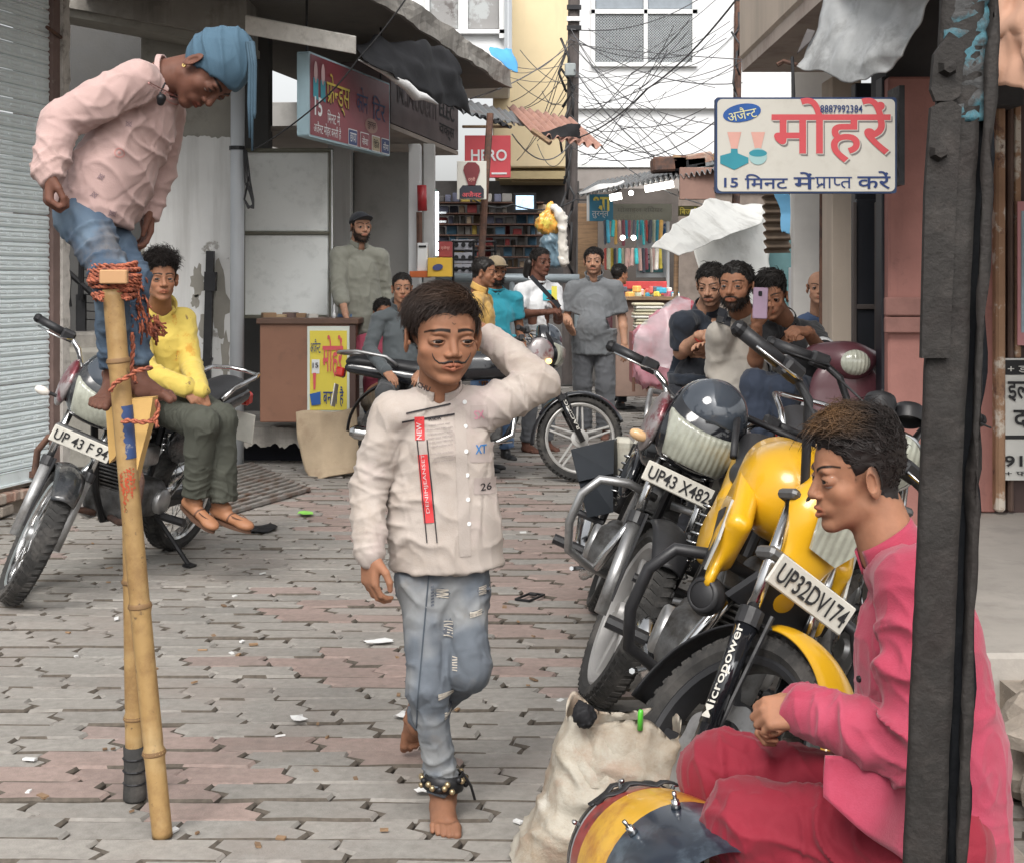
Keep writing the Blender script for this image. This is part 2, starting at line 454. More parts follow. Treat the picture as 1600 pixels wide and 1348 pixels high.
pm = M('paver_concrete', objc=True, rough=.88, var=.2, vs=30, stain=STN, bump=.6, bs=170, world=True)
pma = M('paver_concrete_mass', attr=True, rough=.88, var=.2, vs=30, stain=STN, bump=.5, bs=170, world=True)
m_jnt = M('joint_dirt', (.095, .08, .065), .95, var=.4, vs=40)
PMES = [npmesh('paver', v, f, False, midx=mi) for v, f, mi in PGEO]
PINK = [(G(330, 1190), .62, .16), (G(560, 1040), .55, .3), (G(740, 950), .5, .6), (G(90, 1260), .4, .25), (G(820, 870), .7, 1.1), (G(640, 800), .9, 1.3), (G(480, 960), .3, .3), (G(700, 1150), .25, .12)]
def paver_col(c, r):
    pk = any(((c[0] - q[0]) / a) ** 2 + ((c[1] - q[1]) / b) ** 2 < 1 + r.uniform(-.35, .35) for q, a, b in PINK)
    g = r.uniform(.88, 1.10)
    base = (.275, .208, .184) if pk and r.random() < .8 else (.262, .246, .224)
    if r.random() < .06: base = (.27, .212, .19)
    if r.random() < .14: base = (.238, .226, .207)
    return tuple(x * g for x in base)
cand = []
row = 0; y = 3.18
while y < 19.5:
    off = (row % 2) * PL * .5 + random.uniform(-.012, .012) + row * .021
    xl = -.36 * y - .6; xr = min(.36 * y + .4, 1.75)
    k = math.floor((xl - off) / PL)
    while off + k * PL < xr:
        cand.append((off + k * PL, y, row)); k += 1
    y += PW; row += 1
def lhs(yy): return -3.0 + .26 * (yy - 9.3)
cand = [c for c in cand if c[0] > lhs(c[1]) - .1 or c[1] < 8.9]
def vis(c):
    x, yy, _ = c; px = 800 + (x + .15) / yy * FP; py = HORY + CAMH / yy * FP
    if not (-60 < px < 1560 and py < 1375): return False
    if 1040 < px and py > 930: return False                       # under the sitting boy, the motorcycles and the rubble
    return True
order = sorted([c for c in cand if vis(c)], key=lambda c: c[1])
near = set((c[0], c[1]) for c in order[:300])
mv, mf, mc, mm = [], [], [], []; nv = 0
for c in cand:
    r = random.Random(hash((round(c[0], 3), c[2])) & 0xffff); g = r.randrange(len(PGEO)); col = paver_col(c, r)
    z = r.uniform(-.006, .004); a = r.uniform(-.014, .014); tx, ty = r.uniform(-.012, .012), r.uniform(-.018, .018)
    if (c[0], c[1]) in near:
        o = bpy.data.objects.new('paver', PMES[g]); COL.objects.link(o)
        if not PMES[g].materials: PMES[g].materials.append(pm); PMES[g].materials.append(m_jnt)
        o.location = (c[0], c[1], z); o.rotation_euler = (ty, tx, a); o.parent = gr; o.color = (*col, 1)
    else:
        v, f, mi = PGEO[g]; mm.extend(mi); Rm = rotm(Z3, a) @ rotm(X3, ty) @ rotm(Y3, tx); w = v @ Rm.T + V(c[0], c[1], z)
        mv.append(w); mf.extend([[i + nv for i in q] for q in f]); mc.append(np.tile(col, (len(v), 1))); nv += len(v)
pv = link('pavers', npmesh('pavers', np.concatenate(mv), mf, False, np.concatenate(mc), mm), [pma, m_jnt], gr); pv['kind'] = 'stuff'

# ---- materials of the lane
m_conc = M('weathered_concrete', (.30, .28, .25), .9, var=.2, vs=3, stain=[((.10, .095, .085), 2.5, .60, .12, .8), ((.42, .40, .36), 9, .62, .06, .5)], bump=.8, bs=40, streak=((.12, .11, .10), (6, 6, .8), .58, .6))
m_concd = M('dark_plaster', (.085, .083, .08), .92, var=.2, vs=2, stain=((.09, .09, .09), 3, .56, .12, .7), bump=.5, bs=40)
m_white = M('peeling_whitewash', (.70, .70, .685), .85, var=.08, vs=3, stain=[((.31, .295, .27), 1.9, .645, .012), ((.40, .39, .37), 14, .70, .03, .8), ((.20, .2, .2), 30, .77, .01, .9)], bump=.4, bs=30, streak=((.42, .41, .39), (9, 9, .7), .6, .45))
m_plast = M('bare_plaster', (.30, .285, .25), .92, var=.15, vs=4, stain=((.18, .17, .15), 5, .62, .08, .7), bump=.6, bs=60)
m_slat = M('shutter_paint', (.72, .79, .80), .5, var=.10, vs=2.5, stain=((.42, .45, .45), 12, .68, .06, .6), bump=.15, bs=70, streak=((.45, .49, .50), (3, 3, .6), .62, .45))
m_rust = M('rusty_iron', (.16, .085, .06), .8, .3, var=.3, vs=14, stain=((.07, .05, .045), 9, .55, .1), bump=.5, bs=120)
m_brown = M('brown_paint', (.17, .115, .10), .75, var=.2, vs=8, stain=((.28, .23, .20), 12, .66, .05, .7), bump=.3, bs=80)
m_pvc = M('grey_pvc', (.46, .485, .51), .5, var=.06, vs=3, streak=((.33, .34, .35), (14, 14, .7), .6, .5))
m_blk = M('black_metal', (.022, .022, .024), .45, .5, var=.3, vs=10, rvar=.15)
m_yel = M('yellow_wall', (.66, .54, .34), .88, var=.08, vs=1.2, streak=((.45, .38, .26), (2.5, 2.5, .3), .62, .5), bump=.3, bs=25)
m_wht = M('white_wall', (.68, .69, .70), .8, var=.03, vs=1, streak=((.60, .61, .62), (2, 2, .25), .66, .35))
m_wht2 = M('white_paint', (.72, .73, .73), .5, var=.05, vs=3)
m_glass = M('dark_glass', (.035, .042, .05), .08, var=.2, vs=2, spec=.8)
m_wood = M('old_wood', (.27, .17, .095), .75, var=.25, vs=4, streak=((.11, .07, .045), (3, 3, 30), .55, .7), bump=.35, bs=70)
m_palew = M('pale_board', (.50, .48, .44), .85, var=.15, vs=8, stain=((.3, .28, .25), 10, .6, .1, .7), bump=.4, bs=50)
m_pinkw = M('pink_painted_wood', (.36, .165, .14), .7, var=.16, vs=6, stain=((.16, .08, .07), 7, .64, .08, .8), streak=((.22, .10, .09), (14, 14, 1), .58, .5), bump=.35, bs=60)
m_brick = M('old_brick', (.34, .20, .15), .92, var=.3, vs=10, stain=((.38, .34, .29), 8, .55, .1, .8), bump=.8, bs=60)
m_stone = M('rubble_stone', (.36, .31, .26), .92, var=.25, vs=9, stain=((.19, .165, .14), 7, .58, .1, .8), bump=1, bs=55)
m_beige = M('beige_render', (.50, .42, .345), .88, var=.1, vs=2, streak=((.33, .28, .23), (5, 5, .5), .6, .5), bump=.3, bs=50)
m_cord = M('black_cable', (.03, .03, .032), .6, var=.2)
m_tarpb = M('black_tarpaulin', (.016, .016, .018), .7, var=.4, vs=8, bump=.6, bs=25, spec=.25)
m_cart = M('cardboard', (.44, .32, .20), .85, var=.12, vs=6)

# ---- left: roller shutter
wd = nrm(V(.26, 1, 0)); wn = V(wd[1], -wd[0], 0)                 # along the left row of shops, and out of it
def LW(d, off=0, z=0): return V(-3.0 + .26 * (d - 9.3), d, z) + wn * off
sh = thing('roller_shutter', 'closed pale blue-grey ribbed steel roller shutter at the left edge', 'shutter', LW(8.4, 0, .18))
ptch = .0885; z = .27; k = 0; s_len = 2.6
sp = [(0, 0), (.012, .006), (.016, .02), (.010, .028), (.010, .058), (.016, .066), (.012, .078), (0, .0865)]
emb = mb()
base_me = None
while z < 3.75:
    if base_me is None:
        b = mb(); b.prism(sp, V(0, 0, 0), V(1, 0, 0), V(0, 0, 1), V(0, 1, 0), s_len)
        for q in range(18):                                        # pressed oblong pattern
            b.box((.0115, .10 + q * .142, .043), (.0035, .05, .009), bev=.003)
            b.box((.0115, .17 + q * .142, .043), (.0030, .009, .012), bev=.0025)
        base_me = npmesh('slat', b.v, b.f, False)
    o = link('slat', base_me, m_slat, sh)
    p = LW(9.3, .0, z) - wd * s_len; o.location = Vector(p) - sh.location
    o.rotation_euler = (R(random.uniform(-.1, .1)), 0, math.atan2(wd[1], wd[0]) - R(90)); z += ptch; k += 1
mb().prism([(-.005, .0), (.03, .0), (.03, .012), (.02, .014), (.02, .078), (.024, .086), (-.005, .086)], LW(9.3, 0, .18) - wd * s_len, wn, Z3, wd, s_len - .005).build('bottom_rail', m_slat, sh)
mb().box(LW(9.12, .028, .225), (.02, .05, .02), frame(wd, Z3)).build('latch', m_rust, sh)
mb().prism([(0, 0), (.05, 0), (.05, .075), (0, .075)], LW(9.305, -.01, .12), wn, wd, Z3, 3.8).build('guide_rail', m_brown, sh)
mb().tube([LW(9.2, .06, 3.06), LW(9.36, .06, 3.02)], .012, 6).build('bolt', m_rust, sh)
pil = mb()
def pilf(a, b):
    z = .0 + 4.0 * b; w = .02 * math.sin(23 * z) + .012 * math.sin(57 * z + 1) + .01 * random.uniform(-1, 1)
    p0 = LW(9.38, .03, z); return p0 + wd * (a * (.085 + .35 * w))
m_pil = M('cracked_plaster_edge', (.52, .49, .45), .9, var=.2, vs=14, stain=((.22, .2, .18), 10, .6, .08), bump=1, bs=50)
pil.grid(pilf, 2, 90); tag(pil.build('plaster_pilaster', m_pil, solid=.06), 'cracked pale plaster pilaster beside the roller shutter', 'pilaster')
# broken brick sill under the shutter
bs_ = thing('brick_plinth', 'crumbling brick and rubble plinth beneath the roller shutter', 'plinth', LW(8.4, 0, 0))
mb().prism([(-.3, 0), (.0, 0), (.0, .17), (-.3, .17)], LW(6.8), wn, Z3, wd, 2.62).build('mortar_core', m_stone, bs_)
for k in range(26):
    t = random.uniform(7.6, 9.4); zz = random.choice((.045, .12)); s_ = random.uniform(.05, .09)
    mb().box(LW(t, .02 + random.uniform(0, .02), zz), (s_, .035, .032), frame(wn, Z3) @ rotm(Z3, random.uniform(-.2, .2)), bev=.01).build('brick', random.choice((m_brick, m_stone)), bs_)

# ---- left: open stairwell, white wall, beam
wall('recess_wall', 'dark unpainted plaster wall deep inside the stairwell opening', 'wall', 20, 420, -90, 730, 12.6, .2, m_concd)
wp = thing('painted_wall', 'peeling whitewashed wall with bare plaster top behind the seated yellow shirt', 'wall', P(295, 722, 11.5))
def ragged(name, x0, x1, y0, y1, d, th, mat, parent, amp=.03, seed=0, top=True):
    a = P(x0, y1, d); b = P(x1, y0, d); n = 40; pts = []
    r = random.Random(seed); h = 0
    pts.append((a[0], a[2])); pts.append((b[0], a[2]))
    for k in range(n + 1):
        h = h * .6 + r.uniform(-amp, amp) * .6; pts.append((b[0] + (a[0] - b[0]) * k / n, b[2] + (h if top else 0)))
    return mb().prism(pts, V(0, d, 0), X3, Z3, Y3, th).build(name, mat, parent)
ragged('painted_face', 226, 360, 214, 726, 11.5, .12, m_white, wp, .02, 3)
slab('bare_plaster', 220, 362, -90, 735, 11.535, .14, m_plast, wp)
for (cx, cy, w_, h_, sd) in ((309, 440, 12, 26, 1), (344, 470, 14, 60, 2), (318, 510, 10, 18, 4), (352, 560, 8, 40, 7), (305, 470, 7, 12, 5)):
    r = random.Random(sd); pts = []
    for k in range(22):
        a = 2 * math.pi * k / 22; q = r.uniform(.65, 1.15); c = P(cx + w_ * math.cos(a) * q, cy + h_ * math.sin(a) * q, 11.5); pts.append((c[0], c[2]))
    mb().prism(pts[::-1], V(0, 11.4985, 0), X3, Z3, Y3, .004).build('bare_patch', m_plast, wp)
bm_ = thing('concrete_beam', 'blackened concrete beam across the top of the stairwell opening', 'beam', P(230, 0, 10.9))
a, b = P(60, 4, 10.9), P(385, 62, 10.9)
mb().prism([(a[0], a[2]), (b[0], b[2]), (b[0], b[2] + .9), (a[0], a[2] + .9)], V(0, 10.9, 0), X3, Z3, Y3, .5).build('beam', m_conc, bm_)
mb().prism([(a[0], a[2] - .055), (b[0], b[2] - .06), (b[0], b[2]), (a[0], a[2])], V(0, 10.98, 0), X3, Z3, Y3, .5).build('plaster_lip', m_plast, bm_)
ir = tag(mb().box(P(326, 495, 11.42), (.03, .03, .52), rotm(Y3, .03)).box(P(329, 440, 11.41), (.045, .036, .075), rotm(Y3, .03)).box(P(319, 580, 11.42), (.035, .028, .12), rotm(Y3, .3)).build('iron_bar', m_blk), 'upright black iron angle bar on the peeling white wall', 'bar')
st = thing('stair_railing', 'black iron stair railing with wire mesh in the stairwell', 'railing', P(130, 560, 11.6))
for pts in ([(98, 325), (100, 418), (108, 480)], [(98, 418), (190, 500)], [(108, 425), (103, 500)], [(128, 385), (126, 470)]):
    mb().tube([P(*q, 11.7) for q in pts], .024, 6).build('rail', m_blk, st)
for k in range(9): mb().tube([P(128, 395 + 13 * k, 11.85), P(165, 397 + 13 * k, 11.85)], .004, 4).build('wire', m_blk, st)
slab('panel', 118, 134, 460, 545, 11.75, .03, m_blk, st)
sb = thing('masonry_step', 'rough grey masonry step behind the left motorcycle', 'step', P(130, 700, 11.3))
slab('block', 90, 232, 545, 735, 11.25, .5, m_plast, sb, .03); slab('tread', 90, 200, 520, 548, 11.45, .5, m_conc, sb, .02)
# ---- drain pipe
dp = thing('drain_pipe', 'grey plastic drain pipe running down the shop corner', 'pipe', P(370, 725, 11.2))
mb().tube([P(372, -60, 11.2), P(370, 728, 11.2)], .055, 16).build('pipe', m_pvc, dp, True)
for yy in (232, 600): mb().lathe([(.056, -.015), (.064, -.015), (.064, .015), (.056, .015)], P(371, yy, 11.2), Z3, 16).build('clamp', m_blk if yy == 232 else m_pvc, dp)
# ---- upper slab (chajja)
def SE(d, off, z): return V(-1.01 + .203 * (d - 11.2), d, z) + wn * off
sb2 = thing('concrete_canopy', 'mouldy cast concrete canopy slab jutting out above the left shops', 'canopy', SE(11, -.8, 3.58))
def fas(aa, bb):
    d = 7.0 + 9.05 * aa; rr = .02 * noise(np.array([[d * 3, bb * 2, 1.]]))[0] + .012 * noise(np.array([[d * 11, bb * 3, 5.]]))[0]
    return SE(d, rr, 3.58 + .20 * bb)
mb().grid(fas, 60, 4).build('fascia', m_conc, sb2, solid=.03)
m_sof = M('dark_soffit', (.17, .155, .135), .95, var=.25, vs=2, stain=((.10, .095, .09), 2, .55, .12, .8), bump=.5, bs=40)  # underside of the slab in a darker tone than the fascia
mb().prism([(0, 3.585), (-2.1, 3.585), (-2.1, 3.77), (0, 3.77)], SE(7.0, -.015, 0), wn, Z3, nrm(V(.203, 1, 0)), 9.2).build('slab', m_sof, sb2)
# wooden plank and black tarpaulin below the slab
pk = mb(); a, b = P(384, 40, 9.9), P(556, 72, 10.6)
pk.prism([(-.02, -.06), (.02, -.06), (.02, .075), (-.02, .06)], a, V(0, 1, 0), Z3, nrm(b - a), float(np.linalg.norm(b - a)))
tag(pk.build('plank', m_palew), 'weathered pale plank slung under the canopy slab', 'plank')
TP = [[(552, 66, 11.2), (610, 60, 11.7), (660, 62, 12.2), (700, 72, 12.8)], [(580, 92, 10.9), (625, 100, 11.5), (680, 105, 12.2), (722, 118, 12.8)], [(625, 122, 11.4), (660, 140, 11.8), (695, 150, 12.3), (726, 152, 12.9)], [(640, 128, 11.6), (668, 158, 12.0), (700, 172, 12.4), (728, 176, 13.0)]]
TPW = np.array([[P(*q) for q in r_] for r_ in TP])
def bil(Wd):
    def fn(a, b):
        i = a * (len(Wd) - 1); j = b * (len(Wd[0]) - 1); i0 = min(int(i), len(Wd) - 2); j0 = min(int(j), len(Wd[0]) - 2); s_, t = i - i0, j - j0
        return (Wd[i0][j0] * (1 - s_) + Wd[i0 + 1][j0] * s_) * (1 - t) + (Wd[i0][j0 + 1] * (1 - s_) + Wd[i0 + 1][j0 + 1] * s_) * t
    return fn
def sheet(name, Wd, mat, label, cat, nu=24, nv=30, amp=.03, sc=5, seed=0, solid=.006, rag=0, parent=None, group=None):
    fn = bil(np.asarray(Wd)); b = mb()
    def g(a, bb):
        aa, b2 = a, bb
        if rag: aa = .5 + (a - .5) * (1 + rag * noise(np.array([[bb * 13, seed, a > .5]]))[0]); b2 = .5 + (bb - .5) * (1 + rag * noise(np.array([[a * 13, seed + 4, bb > .5]]))[0])
        p = fn(min(max(aa, 0), 1), min(max(b2, 0), 1)); q = np.array([p]); return p + V(noise(q, sc, seed)[0], noise(q, sc, seed + 3)[0], noise(q, sc, seed + 7)[0]) * amp
    b.grid(g, nu, nv); o = b.build(name, mat, parent, True, solid)
    return tag(o, label, cat, group)
sheet('tarpaulin', TPW, m_tarpb, 'torn black tarpaulin sagging below the concrete canopy', 'tarpaulin', rag=.08, amp=.05)
m_strip = M('white_strip', (.75, .75, .74), .6, var=.1)
b_ = mb(); pts = [P(560, 94, 10.95), P(600, 112, 11.3), P(635, 134, 11.55), P(650, 150, 11.7), P(664, 152, 11.75), P(684, 163, 11.95)]
b_.tube(pts, [.004, .025, .04, .045, .03, .006], 6); tag(b_.build('torn_plastic_edge', m_strip, None, True), 'torn white plastic edge curling along the black tarpaulin', 'plastic')
m_tin = M('grey_tin', (.22, .23, .235), .5, .6, var=.25, vs=6, stain=((.14, .085, .06), 6, .6, .1))
m_rtin = M('rusty_tin', (.36, .20, .155), .75, .1, var=.15, vs=7, stain=((.20, .10, .075), 6, .58, .1, .8))
def corrug(name, c0, c1, c2, mat, label, cat, waves, amp=.018, nv=10, parent=None, group=None, jag=0.0):
    "corrugated sheet: corner c0, edges to c1 (across the waves) and c2 (along them)"
    u = c1 - c0; w = c2 - c0; n = nrm(np.cross(u, w)); b = mb(); nu = waves * 6
    jg = [random.uniform(-jag, jag) for _ in range(nu + 1)]
    b.grid(lambda a, bb: c0 + u * a + w * (bb * (1 + jg[int(round(a * nu))])) + n * amp * math.sin(2 * math.pi * waves * a), nu, nv)
    return tag(b.build(name, mat, parent, True, .004), label, cat, group)
corrug('tin_sheet', P(700, 150, 13.2), P(800, 176, 16.0), P(722, 175, 12.9), m_tin, 'bent grey tin sheet below the end of the canopy', 'roof sheet', 9, jag=.1)
corrug('tin_sheet', P(716, 172, 12.9), P(800, 200, 14.4), P(700, 160, 13.6), m_tarpb, 'sooty black tin sheet edging the shop front', 'roof sheet', 7, jag=.2)
corrug('tin_awning', P(792, 165, 16.2), P(893, 187, 16.4), P(834, 209, 15.0), m_rtin, 'faded red corrugated tin awning reaching towards the pole', 'awning', 8, .03)
sheet('hanging_sack', [[P(838, 206, 15.0), P(905, 190, 15.2)], [P(846, 216, 15.0), P(913, 214, 15.2)]], m_tarpb, 'ragged black sacking draped over the tin awning edge', 'sacking', amp=.05, rag=.15)
tag(mb().tube([P(832, 204, 14.9), P(860, 224, 14.8)], .03, 6).build('awning_pole', m_wood), 'short wooden pole end poking below the tin awning', 'pole')

# ---- shop behind: walls, columns, shop panels
m_grey = M('grey_panel', (.48, .47, .45), .8, var=.06, vs=2, stain=((.30, .29, .27), 4, .62, .1, .6))
wall('shop_back_wall', 'pale grey shop back wall behind the cap wearing man', 'wall', 376, 662, 160, 640, 15.2, .2, m_grey)
wall('shop_pier', 'narrow whitewashed pier behind the white display board', 'pier', 512, 548, 225, 640, 13.6, .25, m_white)
wall('door_panel', 'tall grey door panel beside the cap wearing man', 'panel', 549, 641, 238, 432, 13.9, .06, m_grey)
wall('door_frame', 'dark frame edge left of the tall grey door panel', 'frame', 544, 552, 238, 560, 13.8, .1, m_blk)
wall('white_column', 'white plastered column at the corner of the open shop', 'column', 638, 657, 225, 520, 13.4, .2, m_wht2)
wall('steel_column', 'pale steel shutter column beside the white plastered column', 'column', 661, 679, 225, 520, 13.7, .15, M('galv', (.5, .5, .49), .4, .4, var=.1))
tag(mb().tube([P(659, 290, 13.3), P(660, 330, 13.3)], .045, 10).build('red_roll', M('red_plastic', (.42, .03, .035), .4, coat=.2), None, True), 'long red roll standing against the white column', 'roll')
tag(mb().tube([P(655, 332, 13.3), P(656, 420, 13.3)], .03, 6).build('dark_strap', m_rust), 'dark strip hanging below the long red roll', 'strip')
b_ = thing('white_board', 'pair of stacked white display boards in a dark frame', 'board', P(450, 497, 11.9))
m_board = M('white_board', (.82, .84, .82), .45, var=.04, vs=3, stain=((.53, .55, .53), 9, .6, .08, .5))
slab('panel', 382, 513, 238, 362, 11.93, .03, m_board, b_); slab('panel', 382, 513, 367, 493, 11.93, .03, m_board, b_)
for (x0, x1, y0, y1) in ((380, 520, 232, 238), (380, 514, 362, 367), (380, 509, 493, 498), (514, 520, 238, 500), (376, 382, 238, 498)): slab('frame_bar', x0, x1, y0, y1, 11.9, .06, M('frame_olive', (.15, .145, .11), .6, .2, var=.2, vs=10), b_, .004)
slab('frame_edge', 517, 520, 234, 500, 11.885, .012, m_wht2, b_)
# ledge, drain, grating
lg = thing('stone_ledge', 'chipped stone ledge over the dark open drain', 'ledge', P(440, 690, 11.4))
def led(aa, bb): return P(378 + 96 * aa, 668 + 28 * bb + 4 * math.sin(aa * 21) * bb, 11.2) + V(.0, 0, .012 * random.uniform(-1, 1))
mb().grid(led, 26, 4).build('broken_face', m_conc, lg)
a, b = P(140, 667, 11.2), P(566, 667, 11.2); mb().box(((a[0] + b[0]) / 2, 13.3, a[2] - .06), ((b[0] - a[0]) / 2, 2.08, .055), bev=.01).build('slab', m_conc, lg)
tag(slab('shop_plinth', 470, 700, 672, 750, 11.8, 1.5, m_concd), 'dark plinth wall under the shop floor', 'plinth')
gt = thing('drain_grating', 'rusty steel drain grating lying beside the ledge', 'grating', G(415, 770))
g0, g1, g2, g3 = G(352, 738), G(430, 722, .02), G(478, 762, .0), G(352, 806, .0)
ga, gb = nrm(G(482, 768) - G(350, 808)), nrm(G(395, 728) - G(482, 768))
gc = G(482, 768, .0) + V(0, 0, .02); gl = np.linalg.norm(G(350, 808) - G(482, 768)); gw = np.linalg.norm(G(390, 728) - G(482, 768))
m_grt = M('grating_steel', (.30, .285, .265), .65, .5, var=.2, vs=9, stain=((.18, .11, .08), 6, .56, .1))
for k in range(13):
    s_ = gc + gb * (gw * k / 12); mb().box(s_ - ga * gl / 2, (gl / 2, .016, .012), np.stack([ga, nrm(np.cross(Z3, ga)), Z3], 1), .003).build('bar', m_grt, gt)
for k in range(5):
    s_ = gc - ga * (gl * k / 4); mb().box(s_ + gb * gw / 2 - V(0, 0, .012), (gw / 2, .02, .012), np.stack([gb, nrm(np.cross(Z3, gb)), Z3], 1), .003).build('cross_bar', m_grt, gt)
tag(slab('drain_shade', 330, 640, 690, 752, 11.6, .05, M('pit_shade', (.02, .02, .028), .95), None), 'black panel standing for the shade in the open drain mouth', 'drain')  # flat black slab, its colour stands for the shade inside the drain

# ---- far buildings
yb = thing('yellow_building', 'cream yellow building with a boxed balcony beyond the left shops', 'building', P(838, 560, 22))
slab('wall', 770, 892, -120, 262, 22, 5, m_yel, yb, .02)
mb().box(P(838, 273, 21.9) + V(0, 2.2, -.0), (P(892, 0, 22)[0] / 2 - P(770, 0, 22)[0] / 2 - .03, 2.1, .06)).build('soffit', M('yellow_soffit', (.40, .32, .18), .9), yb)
slab('lower_band', 800, 892, 264, 285, 22.25, .2, M('ochre_band', (.42, .34, .20), .9, var=.15), yb)
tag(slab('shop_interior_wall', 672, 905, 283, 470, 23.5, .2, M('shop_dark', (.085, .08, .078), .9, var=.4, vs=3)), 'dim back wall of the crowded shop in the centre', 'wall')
wb = thing('white_building', 'tall white building with lattice windows closing the lane', 'building', P(1020, 545, 30))
slab('wall', 890, 1240, -140, 265, 30, 6, m_wht, wb, .02); slab('plinth_band', 890, 1240, 263, 300, 29.8, 6, M('taupe_band', (.30, .27, .25), .9, var=.1), wb, .02)
slab('string_course', 890, 1075, 255, 262, 29.75, .3, m_wht2, wb); slab('cornice', 895, 1240, 164, 170, 29.86, .3, m_wht, wb)
slab('shop_front', 890, 1240, 300, 560, 29.9, 5, M('dull_brown', (.17, .14, .12), .9, var=.3), wb)
def lattice(parent, x0, x1, y0, y1, d, nx, ny, mat):
    a, b = P(x0, y1, d), P(x1, y0, d); m_ = mb(); w_, h_ = b[0] - a[0], b[2] - a[2]; st_ = w_ / nx
    for sg in (1, -1):
        k = -int(h_ / st_) - 1
        while k < nx + int(h_ / st_) + 1:
            xs = k * st_; t0 = 0; p0 = (xs, 0); p1 = (xs + sg * h_, h_)
            def clip(p, q):
                d0 = q[0] - p[0]; ts = sorted(((0 - p[0]) / d0, (w_ - p[0]) / d0)); lo_, hi_ = max(0, ts[0]), min(1, ts[1])
                return None if lo_ >= hi_ else [(p[0] + d0 * t, p[1] + (q[1] - p[1]) * t) for t in (lo_, hi_)]
            c = clip(p0, p1)
            if c: m_.tube([V(a[0] + c[0][0], d, a[2] + c[0][1]), V(a[0] + c[1][0], d, a[2] + c[1][1])], .011, 4, False)
            k += 1
    return m_.build('lattice', mat, parent)
for (x0, x1) in ((930, 1006), (1012, 1082)):
    w_ = slab('window', x0, x1, 22, 98, 30.05, .02, m_glass, wb, sink=-.07); lattice(w_, x0, x1, 22, 98, 29.95, 17, 17, M('lattice_grey', (.33, .35, .36), .6))
    slab('window', x0, x1, -40, 15, 30.05, .02, M('grey_pane', (.22, .25, .28), .2), wb, sink=-.07)
for (x0, x1, y0, y1) in ((924, 1090, 15, 22), (924, 1090, 98, 104), (924, 930, -40, 98), (1006, 1012, -40, 98), (1082, 1090, -40, 98)): slab('window_frame', x0, x1, y0, y1, 29.9, .1, m_wht2, wb, .004)
w_ = slab('window', 1147, 1162, 20, 105, 30.05, .02, m_glass, wb, sink=-.07); lattice(w_, 1147, 1162, 20, 105, 29.95, 4, 20, M('lattice_grey'))
# left upper windows
lb = thing('upper_storey', 'upper storey with white framed picture windows above the canopy', 'building', P(730, 110, 19))
slab('wall', 600, 796, -120, 110, 19, 3, m_wht2, lb, .02)
m_pic = M('painted_pane', (.24, .235, .23), .3, var=.3, vs=1, stain=[((.40, .42, .42), 2.2, .55, .03, .9), ((.10, .085, .08), 3.1, .6, .03, .9)])
for (x0, x1) in ((672, 716), (731, 780)):
    slab('window', x0, x1, -60, 46, 18.98, .05, m_pic, lb, sink=-.01)
for (x0, x1, y0, y1) in ((664, 790, 46, 53), (664, 671, -60, 46), (716, 731, -60, 46), (780, 790, -60, 60)): slab('window_frame', x0, x1, y0, y1, 18.9, .07, m_wht2, lb, .004)
slab('pipe', 788, 800, -80, 100, 18.8, .1, m_pvc, lb, .04)
sheet('blue_tarpaulin', [[P(764, 74, 17.5), P(804, 80, 17.8)], [P(770, 92, 17.3), P(806, 112, 17.6)]], M('blue_tarp', (.09, .36, .70), .5, var=.1), 'bright blue tarpaulin scrap under the picture windows', 'tarpaulin', amp=.06, rag=.1)

# ---- utility pole
up = thing('utility_pole', 'dark wooden utility pole laden with wires in the lane centre', 'pole', P(893, 590, 20))
mb().tube([P(898, -90, 20), P(895, 150, 20), P(890, 420, 20), P(888, 600, 20)], [.085, .085, .095, .1], 10).build('pole', M('pole_wood', (.10, .085, .08), .9, var=.3, vs=6, bump=.6, bs=50), up)
mb().box(P(891, 110, 19.75), (.075, .06, .09), bev=.015).build('meter_box', M('meter_grey', (.30, .33, .33), .5), up)
for k in range(14): mb().tube([P(884 + random.uniform(-8, 14), 60 + 24 * k, 19.85), P(882 + random.uniform(-10, 16), 90 + 24 * k, 19.8), P(886 + random.uniform(-8, 12), 120 + 24 * k, 19.85)], .018, 5).build('wire_bundle', m_cord, up, True)
for k, yy in enumerate((12, 30, 44)): mb().box(P(897, yy, 19.9), (.1, .03, .03)).build('insulator', m_wht2 if k == 1 else m_blk, up)

# ---- right: overhanging storey, ground floor front
ob = thing('overhanging_storey', 'beige rendered storey overhanging the lane on the right', 'building', V(3, 7, 2.9))
mb().box((1.505 + 2, 5.6, 2.9 + 1.5), (2, 3.94, 1.5), bev=.02).build('wall', m_beige, ob)
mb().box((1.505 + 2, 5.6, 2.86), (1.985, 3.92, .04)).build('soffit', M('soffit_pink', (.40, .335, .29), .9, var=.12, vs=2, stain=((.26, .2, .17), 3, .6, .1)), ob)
rs = thing('crumpled_tin', 'crumpled whitish tin sheet hanging below the overhang on the right', 'tin sheet', P(1350, 70, 6.6))
CT = [[(1300, -30, 6.9), (1390, -30, 6.5), (1470, -30, 6.2)], [(1275, 40, 6.9), (1375, 40, 6.4), (1440, 30, 6.2)], [(1258, 92, 6.9), (1350, 100, 6.4), (1412, 84, 6.2)], [(1245, 104, 6.9), (1330, 132, 6.5), (1382, 118, 6.3)]]
sheet('tin', [[P(*q) for q in r_] for r_ in CT], M('crumpled_white_tin', (.47, .48, .48), .55, .25, var=.2, vs=6, stain=((.24, .24, .235), 5, .58, .08, .8), bump=.8, bs=14, rvar=.2), None, None, amp=.022, sc=11, parent=rs, nu=36, nv=36)
mb().tube([P(1245, 102, 6.9), P(1225, 96, 6.95), P(1214, 102, 6.95)], .012, 6).build('hook', m_rust, rs)
